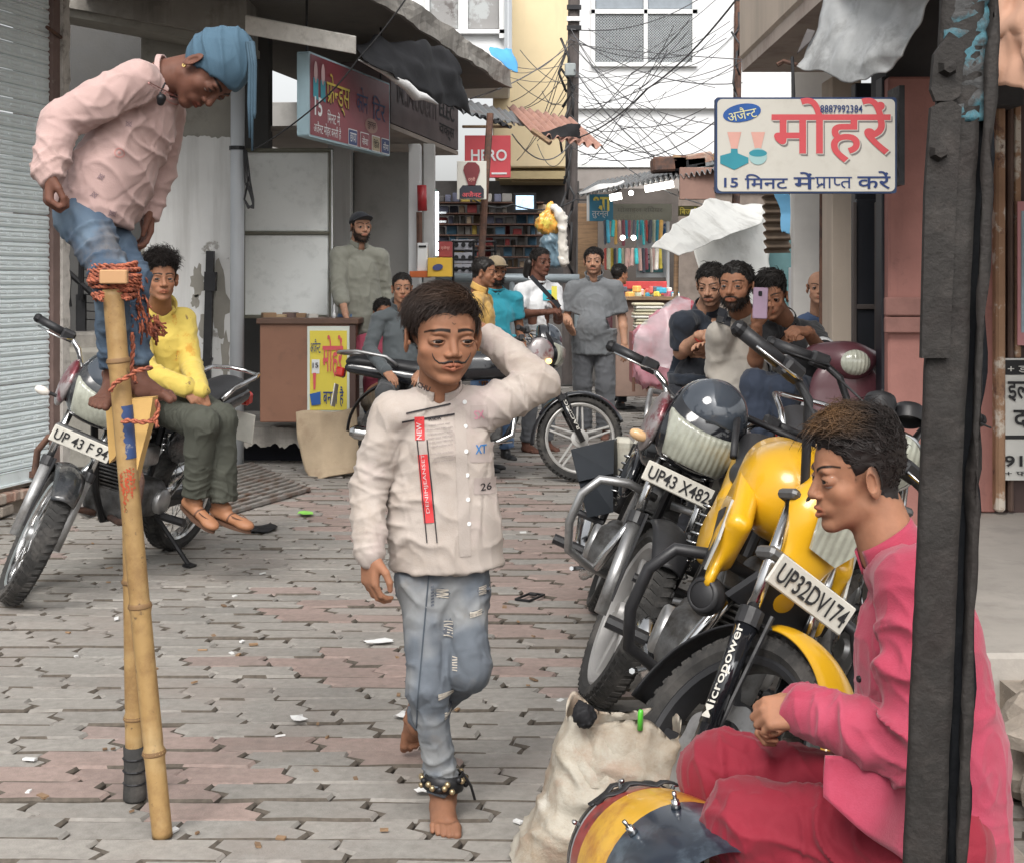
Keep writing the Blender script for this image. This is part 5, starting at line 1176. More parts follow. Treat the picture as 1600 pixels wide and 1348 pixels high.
# crouching person in maroon
S = stand(598, 11.3, 1.62, 20, -.32); q = S['_q']; m_mar = bbox_cloth('maroon_shirt', (.30, .05, .085))
upd(S, skin='tan', face=dict(hairstyle='thick', wide=1), el=(q(.15, .06, .66), q(-.13, .08, .66)), wr=(q(.02, .18, .66), q(.06, .2, .60)), hands=[None, None], shirt=dict(mat=m_mar, sleeve='short', r=(.15, .15, .15)), kn=(q(.09, .3, .56), q(-.09, .3, .56)), an=(q(.09, .28, .28), q(-.09, .28, .28)), trousers=dict(mat=bbox_cloth('khaki_trousers', (.24, .19, .13))), feet=[black_shoe(S['_f'])] * 2)
person('person in maroon shirt crouched behind the slate shirted boy', S)
# balding man in mustard shirt, profile
S = stand(752, 11.0, 1.62, 78, 0, .12); q = S['_q']; m_must = bbox_cloth('mustard_shirt', (.58, .36, .10))
upd(S, skin='tan', face=dict(hairstyle='short', wide=1, beard=.35, hlen=.7), hands=[None, None], shirt=dict(mat=m_must, sleeve='short', r=(.16, .17, .16), collar=dict(h=.05, gap=.4, r0=1.3, r1=1.2)), trousers=dict(mat=m_jean2), feet=[black_shoe(S['_f'])] * 2)
person('balding man in mustard shirt in profile behind the walking boy', S)
# teal shirt
S = stand(774, 11.7, 1.64, 20, 0, .1); m_teal = bbox_cloth('teal_tee', (.02, .26, .34))
upd(S, skin='brown', face=dict(hairstyle='buzz', beard=1, beardhair=.12, wide=1), hands=[None, None], shirt=dict(mat=m_teal, sleeve='short', r=(.165, .17, .17), collar=dict(h=.015, gap=0, r0=1.35, r1=1.3)), trousers=dict(mat=m_jean2), feet=[black_shoe(S['_f'])] * 2)
tman = person('man in teal tee and khaki cap half hidden by the raised elbow', S); cap(S, bbox_cloth('khaki_cap', (.27, .21, .13)), tman)
# white tee
S = stand(842, 12.2, 1.72, 38); q = S['_q']; m_wtee = bbox_cloth('white_tee', (.70, .71, .72))
upd(S, skin='dark', face=dict(hairstyle='short', wide=.98, moustache=.5), gaze=nrm(V(.5, -1, -.05)), el=(P(812, 492, 12.05), P(872, 500, 12.2)), wr=(P(852, 488, 11.85), P(872, 484, 11.9)), hands=[dict(d=V(1, -.2, .15), back=V(0, -.4, 1), curl=(40, 40, 30)), dict(d=V(-.3, -.4, .6), back=V(.6, -.6, 0), curl=(30, 40, 30))],
    shirt=dict(mat=m_wtee, sleeve='short', r=(.17, .17, .172), slen=.75, flat=.74, hem=(q(0, 0, .44), V(0, 0, -1)), collar=dict(h=.014, gap=0, r0=1.35, r1=1.3)), trousers=dict(mat=m_greyT), feet=[dict(bare=True, d=S['_f'], L=.24)] * 2)
tman = person('man in white tee with a cross strap looking right', S)
sb4 = bvh_of(*S['_sh']); onshirt('chest_print', 858, 463, 14 * .0054, 16 * .0054, M('print_cyan', (.05, .45, .55), .7), 0, 3, 3, .004, 11.5, sb4, S['_sho']); onshirt('chest_print', 866, 458, 8 * .0054, 20 * .0054, M('print_yel', (.7, .65, .1), .7), 0, 3, 3, .006, 11.5, sb4, S['_sho'])
onshirt('strap', 852, 456, .035, .34, m_blackC, .75, 3, 12, .006, 11.5, sb4, S['_sho'])
f = F(); f.cap(P(828, 412, 12.22), P(824, 428, 12.24), .05, .04); v, q_ = f.mesh(.008); link('hair_bun', npmesh('hair_bun', v, q_, True), hairmat('black', (.012, .01, .009)), tman)
# grey polo
S = stand(928, 13.2, 1.74, -8, 0, 0, 1.08); q = S['_q']; m_gpolo = bbox_cloth('grey_polo', (.155, .165, .175), stain=((.11, .12, .13), 8, .62, .08, .6))
upd(S, skin='light', face=dict(hairstyle='thick', moustache=.95, beard=.3, wide=1.06, fat=.6), el=(P(889, 500, 13.1), S['el'][1]), wr=(P(890, 496, 12.8), S['wr'][1]), hands=[dict(d=V(-.3, -.6, .4), back=V(0, .3, -1), curl=(15, 20, 15)), None], g=1.05,
    shirt=dict(mat=m_gpolo, sleeve='short', slen=.8, r=(.185, .205, .20), flat=.72, belly=(.03, .85), hem=(q(0, 0, .44), V(0, 0, -1)), vneck=.16, collar=dict(h=.05, gap=.45, r0=1.35, r1=1.2, flare=.015)), trousers=dict(mat=m_greyT, r=(.105, .085, .085)), feet=[dict(d=S['_f'], L=.26, mat=m_slip)] * 2)
S['wr'] = (P(895, 520, 12.9), S['wr'][1]); S['el'] = (P(884, 495, 13.25), S['el'][1])
person('stocky moustached man in grey polo facing the camera', S)
# distant passer-by
S = stand(966, 16.2, 1.62, 120); upd(S, skin='brown', face=dict(hairstyle='thick', wide=1), hands=[None, None], shirt=dict(mat=bbox_cloth('plum_top', (.12, .035, .045)), sleeve='long', r=(.15, .15, .17)), trousers=dict(mat=m_blackC), feet=[black_shoe(S['_f'])] * 2)
person('distant passer-by in dark plum clothes behind the grey polo man', S)
# right-hand group
S = stand(1092, 8.15, 1.66, -25, -.05, .25); q = S['_q']; m_navy = bbox_cloth('navy_black_shirt', (.012, .018, .03))
upd(S, skin='light', face=dict(hairstyle='thick', moustache=.9, beard=.5, wide=1.05, fat=.4), hd=(P(1112, 446, 8.1),) + S['hd'][1:], nb=P(1102, 487, 8.2), sh=(P(1066, 506, 8.05), P(1140, 508, 8.3)), el=(P(1064, 550, 8.1), S['el'][1]), wr=(P(1096, 524, 7.85), P(1110, 545, 7.9)), hands=[dict(d=V(1, -.3, -.05), back=V(0, -.8, .6), curl=(45, 50, 40)), None], g=1.1,
    shirt=dict(mat=m_navy, sleeve='short', slen=.85, r=(.165, .185, .19), flat=.72, hem=(P(1095, 600, 8.2), V(0, 0, -1)), collar=dict(h=.05, gap=.45, r0=1.35, r1=1.2)), trousers=dict(mat=m_blackC), feet=[black_shoe(S['_f'])] * 2)
tman = person('man in navy black shirt with a red wrist thread beside the stall', S); mb().lathe([(.03, -.006), (.034, -.006), (.034, .006), (.03, .006)], S['wr'][0] + nrm(S['el'][0] - S['wr'][0]) * .02, S['wr'][0] - S['el'][0], 12).build('wrist_thread', M('thread_red', (.5, .05, .04), .7), tman)
S = stand(1150, 7.35, 1.60, -38, 0.0, -.02); q = S['_q']; m_stone2 = bbox_cloth('stone_polo', (.36, .33, .29))
upd(S, skin='tan', face=dict(hairstyle='thick', beard=1, beardhair=.10, wide=1.08, fat=.8, moustache=1, hlen=.9), gaze=nrm(V(-.2, -1, 0)), hd=(P(1150, 448, 7.3), nrm(V(-.55, -1, 0)), V(0, 0, 1), .232), nb=P(1160, 498, 7.4), sh=(P(1124, 522, 7.3), P(1192, 522, 7.55)), el=(P(1122, 590, 7.4), P(1200, 585, 7.6)), wr=(P(1150, 640, 7.5), P(1195, 640, 7.5)), hands=[None, None], g=1.1,
    hp=(P(1125, 665, 7.35), P(1165, 665, 7.45)), shirt=dict(mat=m_stone2, hem=(P(1150, 668, 7.4), V(0, 0, -1)), sleeve='short', slen=.9, r=(.15, .18, .18), flat=.85, belly=(.04, .85), collar=dict(h=.05, gap=.4, r0=1.35, r1=1.2)), trousers=dict(mat=m_greyT), feet=[black_shoe(S['_f'])] * 2)
tman = person('bearded man in stone grey polo with a black chest band', S); sb5 = bvh_of(*S['_sh']); onshirt('black_band', 1146, 502, 30 * .00325, 14 * .00325, m_blackC, -.35, 8, 3, .005, 6.9, sb5, S['_sho']); onshirt('black_band', 1128, 488, 12 * .00325, 12 * .00325, m_blackC, -.35, 4, 3, .005, 6.9, sb5, S['_sho'])
# phone man on the scooter
S = stand(1225, 7.6, 1.66, -30, -.12); q = S['_q']; m_blk2 = bbox_cloth('black_tee', (.012, .012, .014))
upd(S, skin='tan', face=dict(hairstyle='curly', wide=1.0, moustache=.4, mouth=.006, comb=(.2, .4, .3)), hd=(P(1206, 464, 7.45), nrm(V(-.35, -1, -.2)), nrm(V(-.12, -.15, 1)), .222), nb=P(1222, 500, 7.6), sh=(P(1190, 524, 7.5), P(1268, 522, 7.72)), el=(P(1180, 582, 7.35), P(1290, 560, 7.3)), wr=(P(1182, 508, 7.10), P(1262, 518, 7.05)), gaze=nrm(V(-.4, -1, -.4)),
    hands=[dict(d=V(.12, -.05, 1), back=V(-.2, .4, .1), curl=(20, 30, 25)), dict(d=V(-.8, -.5, .1), back=V(-.2, -.5, .8), curl=(55, 50, 40))],
    hp=(P(1220, 610, 7.6), P(1268, 610, 7.7)), kn=(P(1180, 600, 7.2), P(1222, 606, 7.15)), an=(P(1190, 700, 7.2), P(1235, 700, 7.2)), shirt=dict(mat=m_blk2, sleeve='short', slen=.85, r=(.155, .15, .15), hem=(P(1244, 600, 7.62), V(0, 0, -1)), collar=dict(h=.014, gap=0, r0=1.35, r1=1.3)), trousers=dict(mat=bbox_cloth('navy_jeans', (.03, .042, .07)), r=(.085, .07, .06)), feet=[black_shoe(S['_f'])] * 2)
tman = person('young man in black tee filming with a lilac phone on the scooter', S)
for i in (0, 1):
    e2 = S['sh'][i] + (S['el'][i] - S['sh'][i]) * .78; mb().lathe([(.076, -.022), (.080, -.02), (.080, .02), (.076, .022)], e2, S['el'][i] - S['sh'][i], 20).build('sleeve_band', m_wht2, S['_sho'], True)
ph = thing('phone', 'lilac smartphone held up by the man in black tee', 'phone', P(1188, 500, 7.0)); pr = rotm(Y3, .04)
mb().box(P(1188, 474, 7.0), (.036, .005, .076), pr, .004).build('body', M('lilac_phone', (.47, .33, .45), .3, .2, coat=.4), ph); mb().box(P(1188, 459, 6.992), (.009, .004, .012), pr, .003).build('camera_bump', m_blk, ph)
# bald man behind
S = stand(1290, 9.7, 1.62, -10); upd(S, skin='light', face=dict(hairstyle='bald', wide=1.04, fat=.8, scalp=0), hands=[None, None], shirt=dict(mat=bbox_cloth('blue_shirt', (.04, .07, .14)), sleeve='long', r=(.165, .17, .17), vneck=.1), trousers=dict(mat=m_greyT), feet=[black_shoe(S['_f'])] * 2)
S['hd'] = (P(1280, 450, 9.6),) + S['hd'][1:]; S['nb'] = P(1280, 486, 9.7); S['sh'] = (P(1255, 505, 9.7), P(1322, 505, 9.7))
person('balding man peering out beside the beige column', S)
# ================================================================== MOTORCYCLES
AXS = V(-.438, 0, .899); AX0 = V(1.335, 0, 0)
m_tyre = M('tyre_rubber', (.028, .027, .026), .85, var=.25, vs=12, stain=((.12, .11, .10), 6, .58, .1, .7), bump=.3, bs=120)
m_chrome = M('chrome', (.62, .62, .62), .16, 1, var=.1, vs=8, rvar=.1); m_alu = M('cast_aluminium', (.42, .42, .42), .42, .85, var=.15, vs=12, stain=((.15, .14, .13), 9, .6, .1, .7))
m_eng = M('engine_metal', (.16, .16, .16), .55, .7, var=.3, vs=10, stain=((.05, .045, .04), 8, .55, .1)); m_plas = M('black_plastic', (.018, .018, .02), .5, var=.3, vs=8, rvar=.15)
m_gloss = M('gloss_black', (.012, .013, .016), .12, var=.1, coat=.6, stain=((.10, .095, .09), 14, .70, .04, .4)); m_seat = M('seat_vinyl', (.022, .022, .024), .5, var=.2, vs=10, bump=.2, bs=200)
m_lens = M('headlamp_lens', (.36, .37, .31), .10, var=.25, vs=22, coat=.8, wave=(16, .5, 'Y', 1.5)); m_plate = M('plate_white', (.60, .58, .52), .5, var=.12, vs=12, stain=((.25, .20, .15), 14, .66, .05, .7)); m_tail = M('red_lens', (.45, .02, .012), .15, coat=.5)
m_rimw = M('pale_alloy', (.50, .49, .47), .4, .5, var=.12, vs=10)
def wheel(parent, ctr, T, style, rimmat, front=True, disc=False, rad=.300, wd_=.044):
    w = bpy.data.objects.new('wheel', None); COL.objects.link(w); w.parent = parent; ax = Y3; k = rad / .3
    def B(): b = mb(); b.T = T; return b
    pr = [(.244, -.028), (.258, -wd_), (.282, -wd_ * .98), (.295, -.026), (.299, 0), (.295, .026), (.282, wd_ * .98), (.258, wd_), (.244, .028), (.240, 0), (.244, -.028)]
    b = B(); b.lathe([(r * k, h) for r, h in pr], ctr, ax, 48)
    for j in range(56):
        a = 2 * math.pi * j / 56
        for s in (-1, 1):
            d = V(math.cos(a), 0, math.sin(a)); t = V(-math.sin(a), 0, math.cos(a)); y = nrm(V(0, 1, 0) + t * .5 * s); Q = np.stack([t, y, d], 1)
            b.box(ctr + d * .296 * k + V(0, s * .019, 0), (.0085 * k, .015, .0042), Q); b.box(ctr + d * .286 * k + V(0, s * .036, 0) + t * .006, (.006 * k, .008, .0040), Q)
    b.build('tyre', m_tyre, w, auto=40)
    rp = [(.246, -.029), (.238, -.033), (.226, -.027), (.221, 0), (.226, .027), (.238, .033), (.246, .029)]
    b = B(); b.lathe([(r * k, h) for r, h in rp], ctr, ax, 48); b.build('rim', rimmat, w, auto=40)
    b = B(); hp_ = [(0, -.045), (.03, -.045), (.034, -.03), (.062, -.026), (.062, .026), (.034, .03), (.03, .045), (0, .045)]; b.lathe(hp_, ctr, ax, 24); b.build('hub', m_alu if style == 'wire' else rimmat, w, auto=40)
    b = B()
    if style == 'wire':
        for j in range(32):
            a = 2 * math.pi * j / 32; a2 = a + (.9 if j % 4 < 2 else -.9); s = 1 if j % 2 else -1
            b.tube([ctr + V(math.cos(a2) * .055, s * .024, math.sin(a2) * .055), ctr + V(math.cos(a) * .224 * k, s * .004, math.sin(a) * .224 * k)], .0022, 4, False)
    else:
        n = 5 if style == 'alloy5' else 6
        for j in range(n):
            a = 2 * math.pi * j / n + .3; d = V(math.cos(a), 0, math.sin(a)); t = V(-math.sin(a), 0, math.cos(a))
            for e in ((-.022, -.010), (.022, .010)) if n == 5 else ((0, 0),):
                p0 = ctr + d * .05 + t * e[0]; p1 = ctr + d * .225 * k + t * e[1] * 1.6; dd = nrm(p1 - p0); Q = np.stack([dd, Y3, np.cross(dd, Y3)], 1)
                b.box((p0 + p1) / 2, (np.linalg.norm(p1 - p0) / 2, .013, .008 if n == 5 else .015), Q, .004)
    b.build('spokes', m_chrome if style == 'wire' else rimmat, w)
    if disc:
        b = B(); n = 72; pts = []
        for j in range(n): a = 2 * math.pi * j / n; pts.append((math.cos(a) * (.122 + .006 * math.sin(9 * a)), math.sin(a) * (.122 + .006 * math.sin(9 * a))))
        inn = [(math.cos(2 * math.pi * j / n) * .082, math.sin(2 * math.pi * j / n) * .082) for j in range(n)]
        o = ctr + V(0, -.052, 0); v = [o + V(x, 0, y) for x, y in pts] + [o + V(x, 0, y) for x, y in inn] + [o + V(x, .004, y) for x, y in pts] + [o + V(x, .004, y) for x, y in inn]; f = []
        for j in range(n): j2 = (j + 1) % n; f += [(j, j2, n + j2, n + j), (2 * n + j, 3 * n + j, 3 * n + j2, 2 * n + j2), (j, 2 * n + j, 2 * n + j2, j2), (n + j, n + j2, 3 * n + j2, 3 * n + j)]
        b.add(v, f)
        for j in range(5): a = 2 * math.pi * j / 5; b.box(o + V(math.cos(a) * .065, .002, math.sin(a) * .065), (.022, .004, .009), rotm(Y3, -a), .002)
        b.build('brake_disc', m_alu, w)
        b = B()
        for j in range(24): a = 2 * math.pi * j / 24; b.lathe([(.0, -.0012), (.005, -.0012)], o + V(math.cos(a) * .103, 0, math.sin(a) * .103), -Y3, 6)
        b.build('disc_holes', m_blk, w)
    return w
def moto(label, pos, hd, lean, steer, s, o, group=None):
    root = thing('motorcycle', label, 'motorcycle', pos, (R(lean), 0, R(hd)), group, world=False, scale=s)
    Rs = rotm(AXS, R(steer)); TF = (Rs, AX0 - Rs @ AX0); TI = (np.eye(3), np.zeros(3)); fa = V(1.25, 0, .3); ra = V(0, 0, .3)
    paint = o['paint']; p2 = o.get('paint2', paint); rim = o.get('rim', m_chrome)
    def B(fr=False): b = mb(); b.T = TF if fr else None; return b
    def FM(name, f, mat, h=.008, fr=False, parent=root, wr_=None):
        v, q = f.mesh(h); v = v @ TF[0].T + TF[1] if fr else v; return link(name, npmesh(name, v, q, True), mat, parent)
    wheel(root, fa, TF, o.get('wheel', 'wire'), rim, True, o.get('disc')); wheel(root, ra, None, o.get('wheel', 'wire'), rim, False, rad=.300, wd_=.05)
    # fork
    for y in (-.092, .092):
        a = fa + V(0, y, 0); fk = B(1).tube([a - AXS * .03, a + AXS * .30], [.021, .025], 12).build('fork_leg', o.get('fork', m_alu), root, True)
        B(1).tube([a + AXS * .30, a + AXS * .62], .0165, 12).build('fork_tube', m_chrome, fk, True); B(1).tube([a + AXS * .285, a + AXS * .325], .030, 12).build('dust_seal', m_plas, fk)
        if o.get('boots'): B(1).tube([a + AXS * (.30 + .02 * j) for j in range(12)], [.027 + .005 * (j % 2) for j in range(12)], 12).build('fork_boot', m_plas, fk)
        if o.get('forktext'):
            # lettered band round the leg
            B(1).tube([a + AXS * .05, a + AXS * .29], [.0235, .0262], 14).build('sticker', m_gloss, fk, True)
            if y < 0:
                n_ = nrm(V(.35, -.9, .15)); n_ = nrm(n_ - AXS * np.dot(n_, AXS)); o_ = a + AXS * .17 + n_ * .0262; q_ = lettering('lettering', o['forktext'], V(0, 0, 0), X3, Y3, .22, .026, m_plate, fk, .01, 0)
                me = q_.data; vv = np.array([v_.co[:] for v_ in me.vertices]); sd = np.cross(n_, AXS); ang = vv[:, 1] / .026
                w_ = a + AXS * .17 + np.outer(vv[:, 0], AXS) + .0272 * (np.outer(np.cos(ang), n_) + np.outer(np.sin(ang), sd)); w_ = w_ @ TF[0].T + TF[1]; me.vertices.foreach_set('co', w_.astype(np.float32).reshape(-1))
    B(1).box(fa + AXS * .46, (.03, .125, .014), frame(Y3, AXS), .008).box(fa + AXS * .61, (.03, .125, .012), frame(Y3, AXS), .008).build('fork_clamp', m_eng, root)
    # front mudguard
    a0, a1 = o.get('fender', (35, 160)); fr_ = .33; fm = o.get('fendermat', paint)
    def fen(aa, w): t = R(a0 + (a1 - a0) * aa); x = (w - .5) * 2; rr_ = fr_ - .028 * x * x; wd2 = .066 * (1 - .25 * (2 * aa - 1) ** 4); return fa + V(math.cos(t) * rr_, x * wd2, math.sin(t) * rr_)
    fe = B(1).grid(fen, 30, 8).build('front_mudguard', fm, root, True, .005)
    for y in (-.075, .075): B(1).tube([fa + V(0, y, .02), fa + V(-.10, y * .95, .31)], .006, 6).build('mudguard_stay', m_plas, fe)
    if o.get('flap'):
        b0, b1 = o['flap']
        def fl_(aa, w): t = R(b0 + (b1 - b0) * aa); x = (w - .5) * 2; rr_ = fr_ - .012 + .03 * aa - .02 * x * x; return fa + V(math.cos(t) * rr_, x * .062, math.sin(t) * rr_)
        B(1).grid(fl_, 16, 6).build('mud_flap', m_plas, fe, True, .005)
    # headlamp and nose
    st = o.get('nose', 'round')
    if st == 'round':
        b = B(1); b.lathe([(0, -.10), (.05, -.09), (.085, -.04), (.095, 0), (.098, .015), (.09, .018)], V(1.06, 0, .85), V(.96, 0, -.12), 28); hl_ = b.build('headlamp', o.get('lampmat', m_chrome), root, True)
        B(1).lathe([(.09, .016), (.07, .03), (.03, .038), (0, .04)], V(1.06, 0, .85), V(.96, 0, -.12), 28).build('lens', m_lens, hl_, True)
    elif st == 'cowl':
        f = F(); f.ell((1.02, 0, .90), (.12, .155, .15), k=.01).ell((.99, 0, 1.0), (.09, .12, .10), k=.05).half((.95, 0, .9), (-1, 0, 0), .02).half((1.0, 0, .76), (.2, 0, -1), .02); hl_ = FM('headlamp_cowl', f, o.get('cowlmat', m_gloss), .007, True)
        f = F(); f.ell((1.03, 0, .90), (.124, .158, .15), k=.01).half((1.06, 0, .9), (-1, 0, 0), .003).half((1.1, 0, .945), (.35, 0, 1), .004).half((1.1, 0, .80), (0, 0, -1), .01)
        for y in (-1, 1): f.half((1.1, y * .125, .88), (0, 1 * y, -.25), .01)
        pass; FM('lens', f, m_lens, .005, True, hl_)
        f = F(); f.ell((1.015, 0, .985), (.118, .125, .125), k=.01).half((1.03, 0, .9), (-1, 0, 0), .003).half((1.1, 0, .965), (.0, 0, -1), .004); FM('visor', f, M('smoked_visor', (.05, .06, .075), .08, coat=.6), .006, True, hl_)
        for y in (-1, 1): f = F(); f.ell((.96, y * .155, .88), (.10, .03, .11), k=.01); FM('cowl_side', f, o.get('sidemat', M('silver_maroon', (.30, .27, .27), .3, .3, coat=.4, stain=((.16, .03, .04), 7, .55, .04))), .006, True, hl_)
    elif st == 'sport':
        f = F(); f.cap((.97, 0, .98), (1.0, 0, .84), .070, .098, k=.03, flat=(X3, .8)).cap((1.0, 0, .84), (1.045, 0, .66), .098, .062, k=.04, flat=(X3, .6)).half((.93, 0, .9), (-1, 0, .1), .01).half((1.08, 0, .9), (1, 0, -.02), .025); hl_ = FM('nose_fairing', f, paint, .006, True)
        b = B(1); b.prism([(-.07, .93), (.07, .93), (.085, .86), (.045, .78), (-.045, .78), (-.085, .86)][::-1], V(1.074, 0, 0), Y3, Z3, X3, .008); b.build('lens', m_lens, hl_)
        b = B(1); b.prism([(-.05, 1.03), (.05, 1.03), (.035, 1.08), (-.035, 1.08)][::-1], V(1.0, 0, 0), Y3, Z3, X3, .006); b.build('visor', M('visor_chrome', (.30, .31, .32), .1, .8), hl_)
        b = B(1); b.prism([(-.13, -.06), (.13, -.06), (.10, .04), (-.10, .04)], V(1.05, 0, .64), Y3, nrm(V(.12, 0, 1)), X3, .02); b.build('chin_panel', m_plas, hl_)
    # plate
    if o.get('plate'):
        px_, pz_, hw, hh_ = o.get('platepos', (1.13, .735, .135, .032)); n_ = nrm(V(1, 0, .12)); up2 = nrm(V(-.12, 0, 1))
        pl = B(1).box((px_, 0, pz_), (.004, hw, hh_), np.stack([n_, Y3, up2], 1), .003).build('number_plate', m_plate, root)
        t_ = lettering('lettering', o['plate'], V(px_, 0, pz_) + n_ * .0055, Y3, up2, hw * 1.8, hh_ * 1.25, m_ink, pl, .012, .001)
        me = t_.data; vv = np.array([v_.co[:] for v_ in me.vertices]) @ TF[0].T + TF[1]; me.vertices.foreach_set('co', vv.astype(np.float32).reshape(-1))
    # bars
    bh = o.get('barh', 1.03); ex = o.get('barx', .80); bm2 = o.get('barmat', m_chrome); hb_ = None
    top = fa + AXS * .64
    for y in (-1, 1):
        pts = [top + V(-.0, 0, .01), top + V(-.0, y * .08, .012), V(ex + .10, y * .17, bh - .03), V(ex + .06, y * .23, bh), V(ex, y * .37, bh)]
        h_ = B(1).tube(pts, .0115, 10).build('handlebar', bm2, root, True); hb_ = h_
        B(1).tube([V(ex + .045, y * .255, bh), V(ex, y * .375, bh)], .0185, 12).build('grip', m_plas, h_, True); B(1).lathe([(0, 0), (.021, 0), (.021, .012), (.014, .022), (0, .022)], V(ex, y * .372, bh), V(-.3, y, 0), 12).build('bar_end', m_blk, h_)
        B(1).box(V(ex + .06, y * .235, bh), (.022, .03, .024), None, .008).build('switch_box', m_plas, h_); B(1).tube([V(ex + .085, y * .215, bh - .005), V(ex + .125, y * .27, bh - .01), V(ex + .085, y * .37, bh - .012)], [.009, .007, .006], 6, flat=.6).build('lever', m_chrome if o.get('chromelever', 1) else m_blk, h_, True)
    for k in range(3): B(1).tube([V(ex + .09, -.2 + .18 * k, bh - .02), V(1.04, -.12 + .1 * k, .98), V(1.02, -.08 + .07 * k, .80)], .0045, 5).build('cable', m_cord, root, True)
    b = B(1); b.lathe([(0, .02), (.045, .018), (.05, 0), (.045, -.03)], V(.97, -.05, 1.0), V(-.5, 0, .85), 18).lathe([(0, .02), (.045, .018), (.05, 0), (.045, -.03)], V(.97, .05, 1.0), V(-.5, 0, .85), 18); b.build('instruments', m_plas, root, True)
    for y in (-1, 1) if o.get('indy', .19) else ():
        iy = o.get('indy', .19); ii = B(1).tube([V(1.0, y * .10, .82), V(1.01, y * (iy - .03), .82)], .008, 6).build('indicator', m_plas, root); f = F(); f.ell((1.02, y * iy, .82), (.022, .034, .02), k=.005); FM('lens', f, o.get('indmat', M('amber_lens', (.65, .42, .22), .2, coat=.4)), .006, True, ii)
    # tank, seat, panels
    tz_ = .04 if o.get('scoops') else 0; f = F(); f.box((.64, 0, .80 + tz_), (.25, .135, .115), rad=.10, k=.02).ell((.74, 0, .81 + tz_), (.16, .155, .12), k=.05).ell((.45, 0, .76), (.12, .085, .08), k=.06).half((.6, 0, .70), (.05, 0, -1), .02); tk = FM('tank', f, p2, .008)
    B().lathe([(0, .012), (.035, .01), (.038, 0)], V(.66, 0, .915), Z3, 16).build('filler_cap', m_chrome, tk, True)
    if o.get('scoops'):
        for y in (-1, 1):
            f = F(); f.box((.83, y * .128, .745), (.135, .032, .085), Rm=rotm(Y3, .45), rad=.028, k=.015).cap((.90, y * .138, .70), (.955, y * .138, .60), .042, .022, k=.03, flat=(Y3, .6)); sc_ = FM('tank_scoop', f, paint, .007)
            b = B(); b.prism([(.74, .73), (.86, .68), (.92, .58), (.95, .62), (.93, .70), (.84, .76)], V(0, y * .156, 0), X3, Z3, Y3 * y, .008); b.build('scoop_inlay', m_plas, sc_)
            b = B(); b.prism([(.90, .79), (.985, .70), (.975, .62), (.93, .74)], V(0, y * .157, 0), X3, Z3, Y3 * y, .006); b.build('emblem', M('emblem_grey', (.42, .42, .40), .4), sc_)
    f = F(); f.cap((.40, 0, .775), (.12, 0, .77), .10, .115, k=.02, flat=(Z3, .5)).cap((.12, 0, .78), (-.30, 0, .835), .11, .095, k=.04, flat=(Z3, .5)); FM('seat', f, m_seat, .009)
    for y in (-1, 1):
        f = F(); f.ell((.26, y * .105, .61), (.16, .035, .10), k=.02).cap((.15, y * .10, .70), (-.36, y * .07, .79), .05, .035, k=.04, flat=(Y3, .5)); FM('side_panel', f, p2, .009)
    # rear end
    def rf_(aa, w): t = R(50 + 130 * aa); x = (w - .5) * 2; return ra + V(math.cos(t) * .355 - .02, x * .075, math.sin(t) * (.355 - .02 * x * x) + .05)
    B().grid(rf_, 20, 6).build('rear_mudguard', m_plas, root, True, .005); B().box((-.43, 0, .76), (.03, .07, .035), rotm(Y3, .2), .012).build('tail_lamp', m_tail, root)
    B().box((-.47, 0, .60), (.004, .10, .08), rotm(Y3, .15), .003).build('rear_plate', m_plate, root)
    gm_ = o.get('grab', m_chrome); B().tube([V(-.02, .115, .80), V(-.10, .13, .86), V(-.30, .13, .90), V(-.42, .09, .90), V(-.45, 0, .90), V(-.42, -.09, .90), V(-.30, -.13, .90), V(-.10, -.13, .86), V(-.02, -.115, .80)], .012, 8).build('grab_rail', gm_, root, True)
    for y in (-.12, .12):
        sk = B().tube([V(-.02, y, .34), V(.10, y, .70)], .014, 8).build('shock_absorber', m_blk, root); hx = [V(-.005 + .095 * t, y, .40 + .25 * t) + V(math.cos(t * 50) * .026, math.sin(t * 50) * .026, 0) for t in np.linspace(0, 1, 64)]; B().tube(hx, .004, 5).build('spring', m_chrome, sk, True)
        B().tube([V(0, y * .8, .3), V(.40, y * .8, .36)], .018, 8).build('swingarm', m_blk, root)
    B().box((.22, .10, .33), (.25, .008, .04), None, .01).build('chain_cover', m_plas, root)
    # frame and engine
    B().tube([V(.94, 0, .84), V(.80, 0, .42), V(.70, 0, .27), V(.42, 0, .25), V(.34, 0, .45), V(.30, 0, .72)], .017, 8).tube([V(.94, 0, .86), V(.30, 0, .72), V(-.30, 0, .76)], .016, 8).build('frame', m_blk, root)
    f = F(); f.box((.54, 0, .36), (.17, .125, .085), rad=.04, k=.02).ell((.60, -.10, .36), (.095, .07, .095), k=.02).ell((.46, .10, .36), (.08, .07, .08), k=.02).cap((.62, 0, .42), (.70, 0, .62), .055, .05, k=.02); en_ = FM('engine', f, m_eng, .009)
    u_ = nrm(V(.36, 0, .93)); b = B()
    for k in range(9): b.box(V(.63, 0, .45) + u_ * (.02 * k), (.082, .085, .0045), frame(Y3, u_) @ rotm(Z3, R(90)), .002)
    b.build('cooling_fins', m_eng, en_); B().lathe([(0, .01), (.06, .008), (.068, 0), (.068, -.02)], V(.58, -.165, .36), -Y3, 20).build('clutch_cover', m_alu, en_, True); B().lathe([(0, .01), (.055, .008), (.06, 0), (.06, -.02)], V(.47, .165, .36), Y3, 20).build('magneto_cover', m_alu, en_, True)
    f = F(); f.box((.45, 0, .55), (.07, .06, .05), rad=.02); FM('carburettor', f, m_alu, .009)
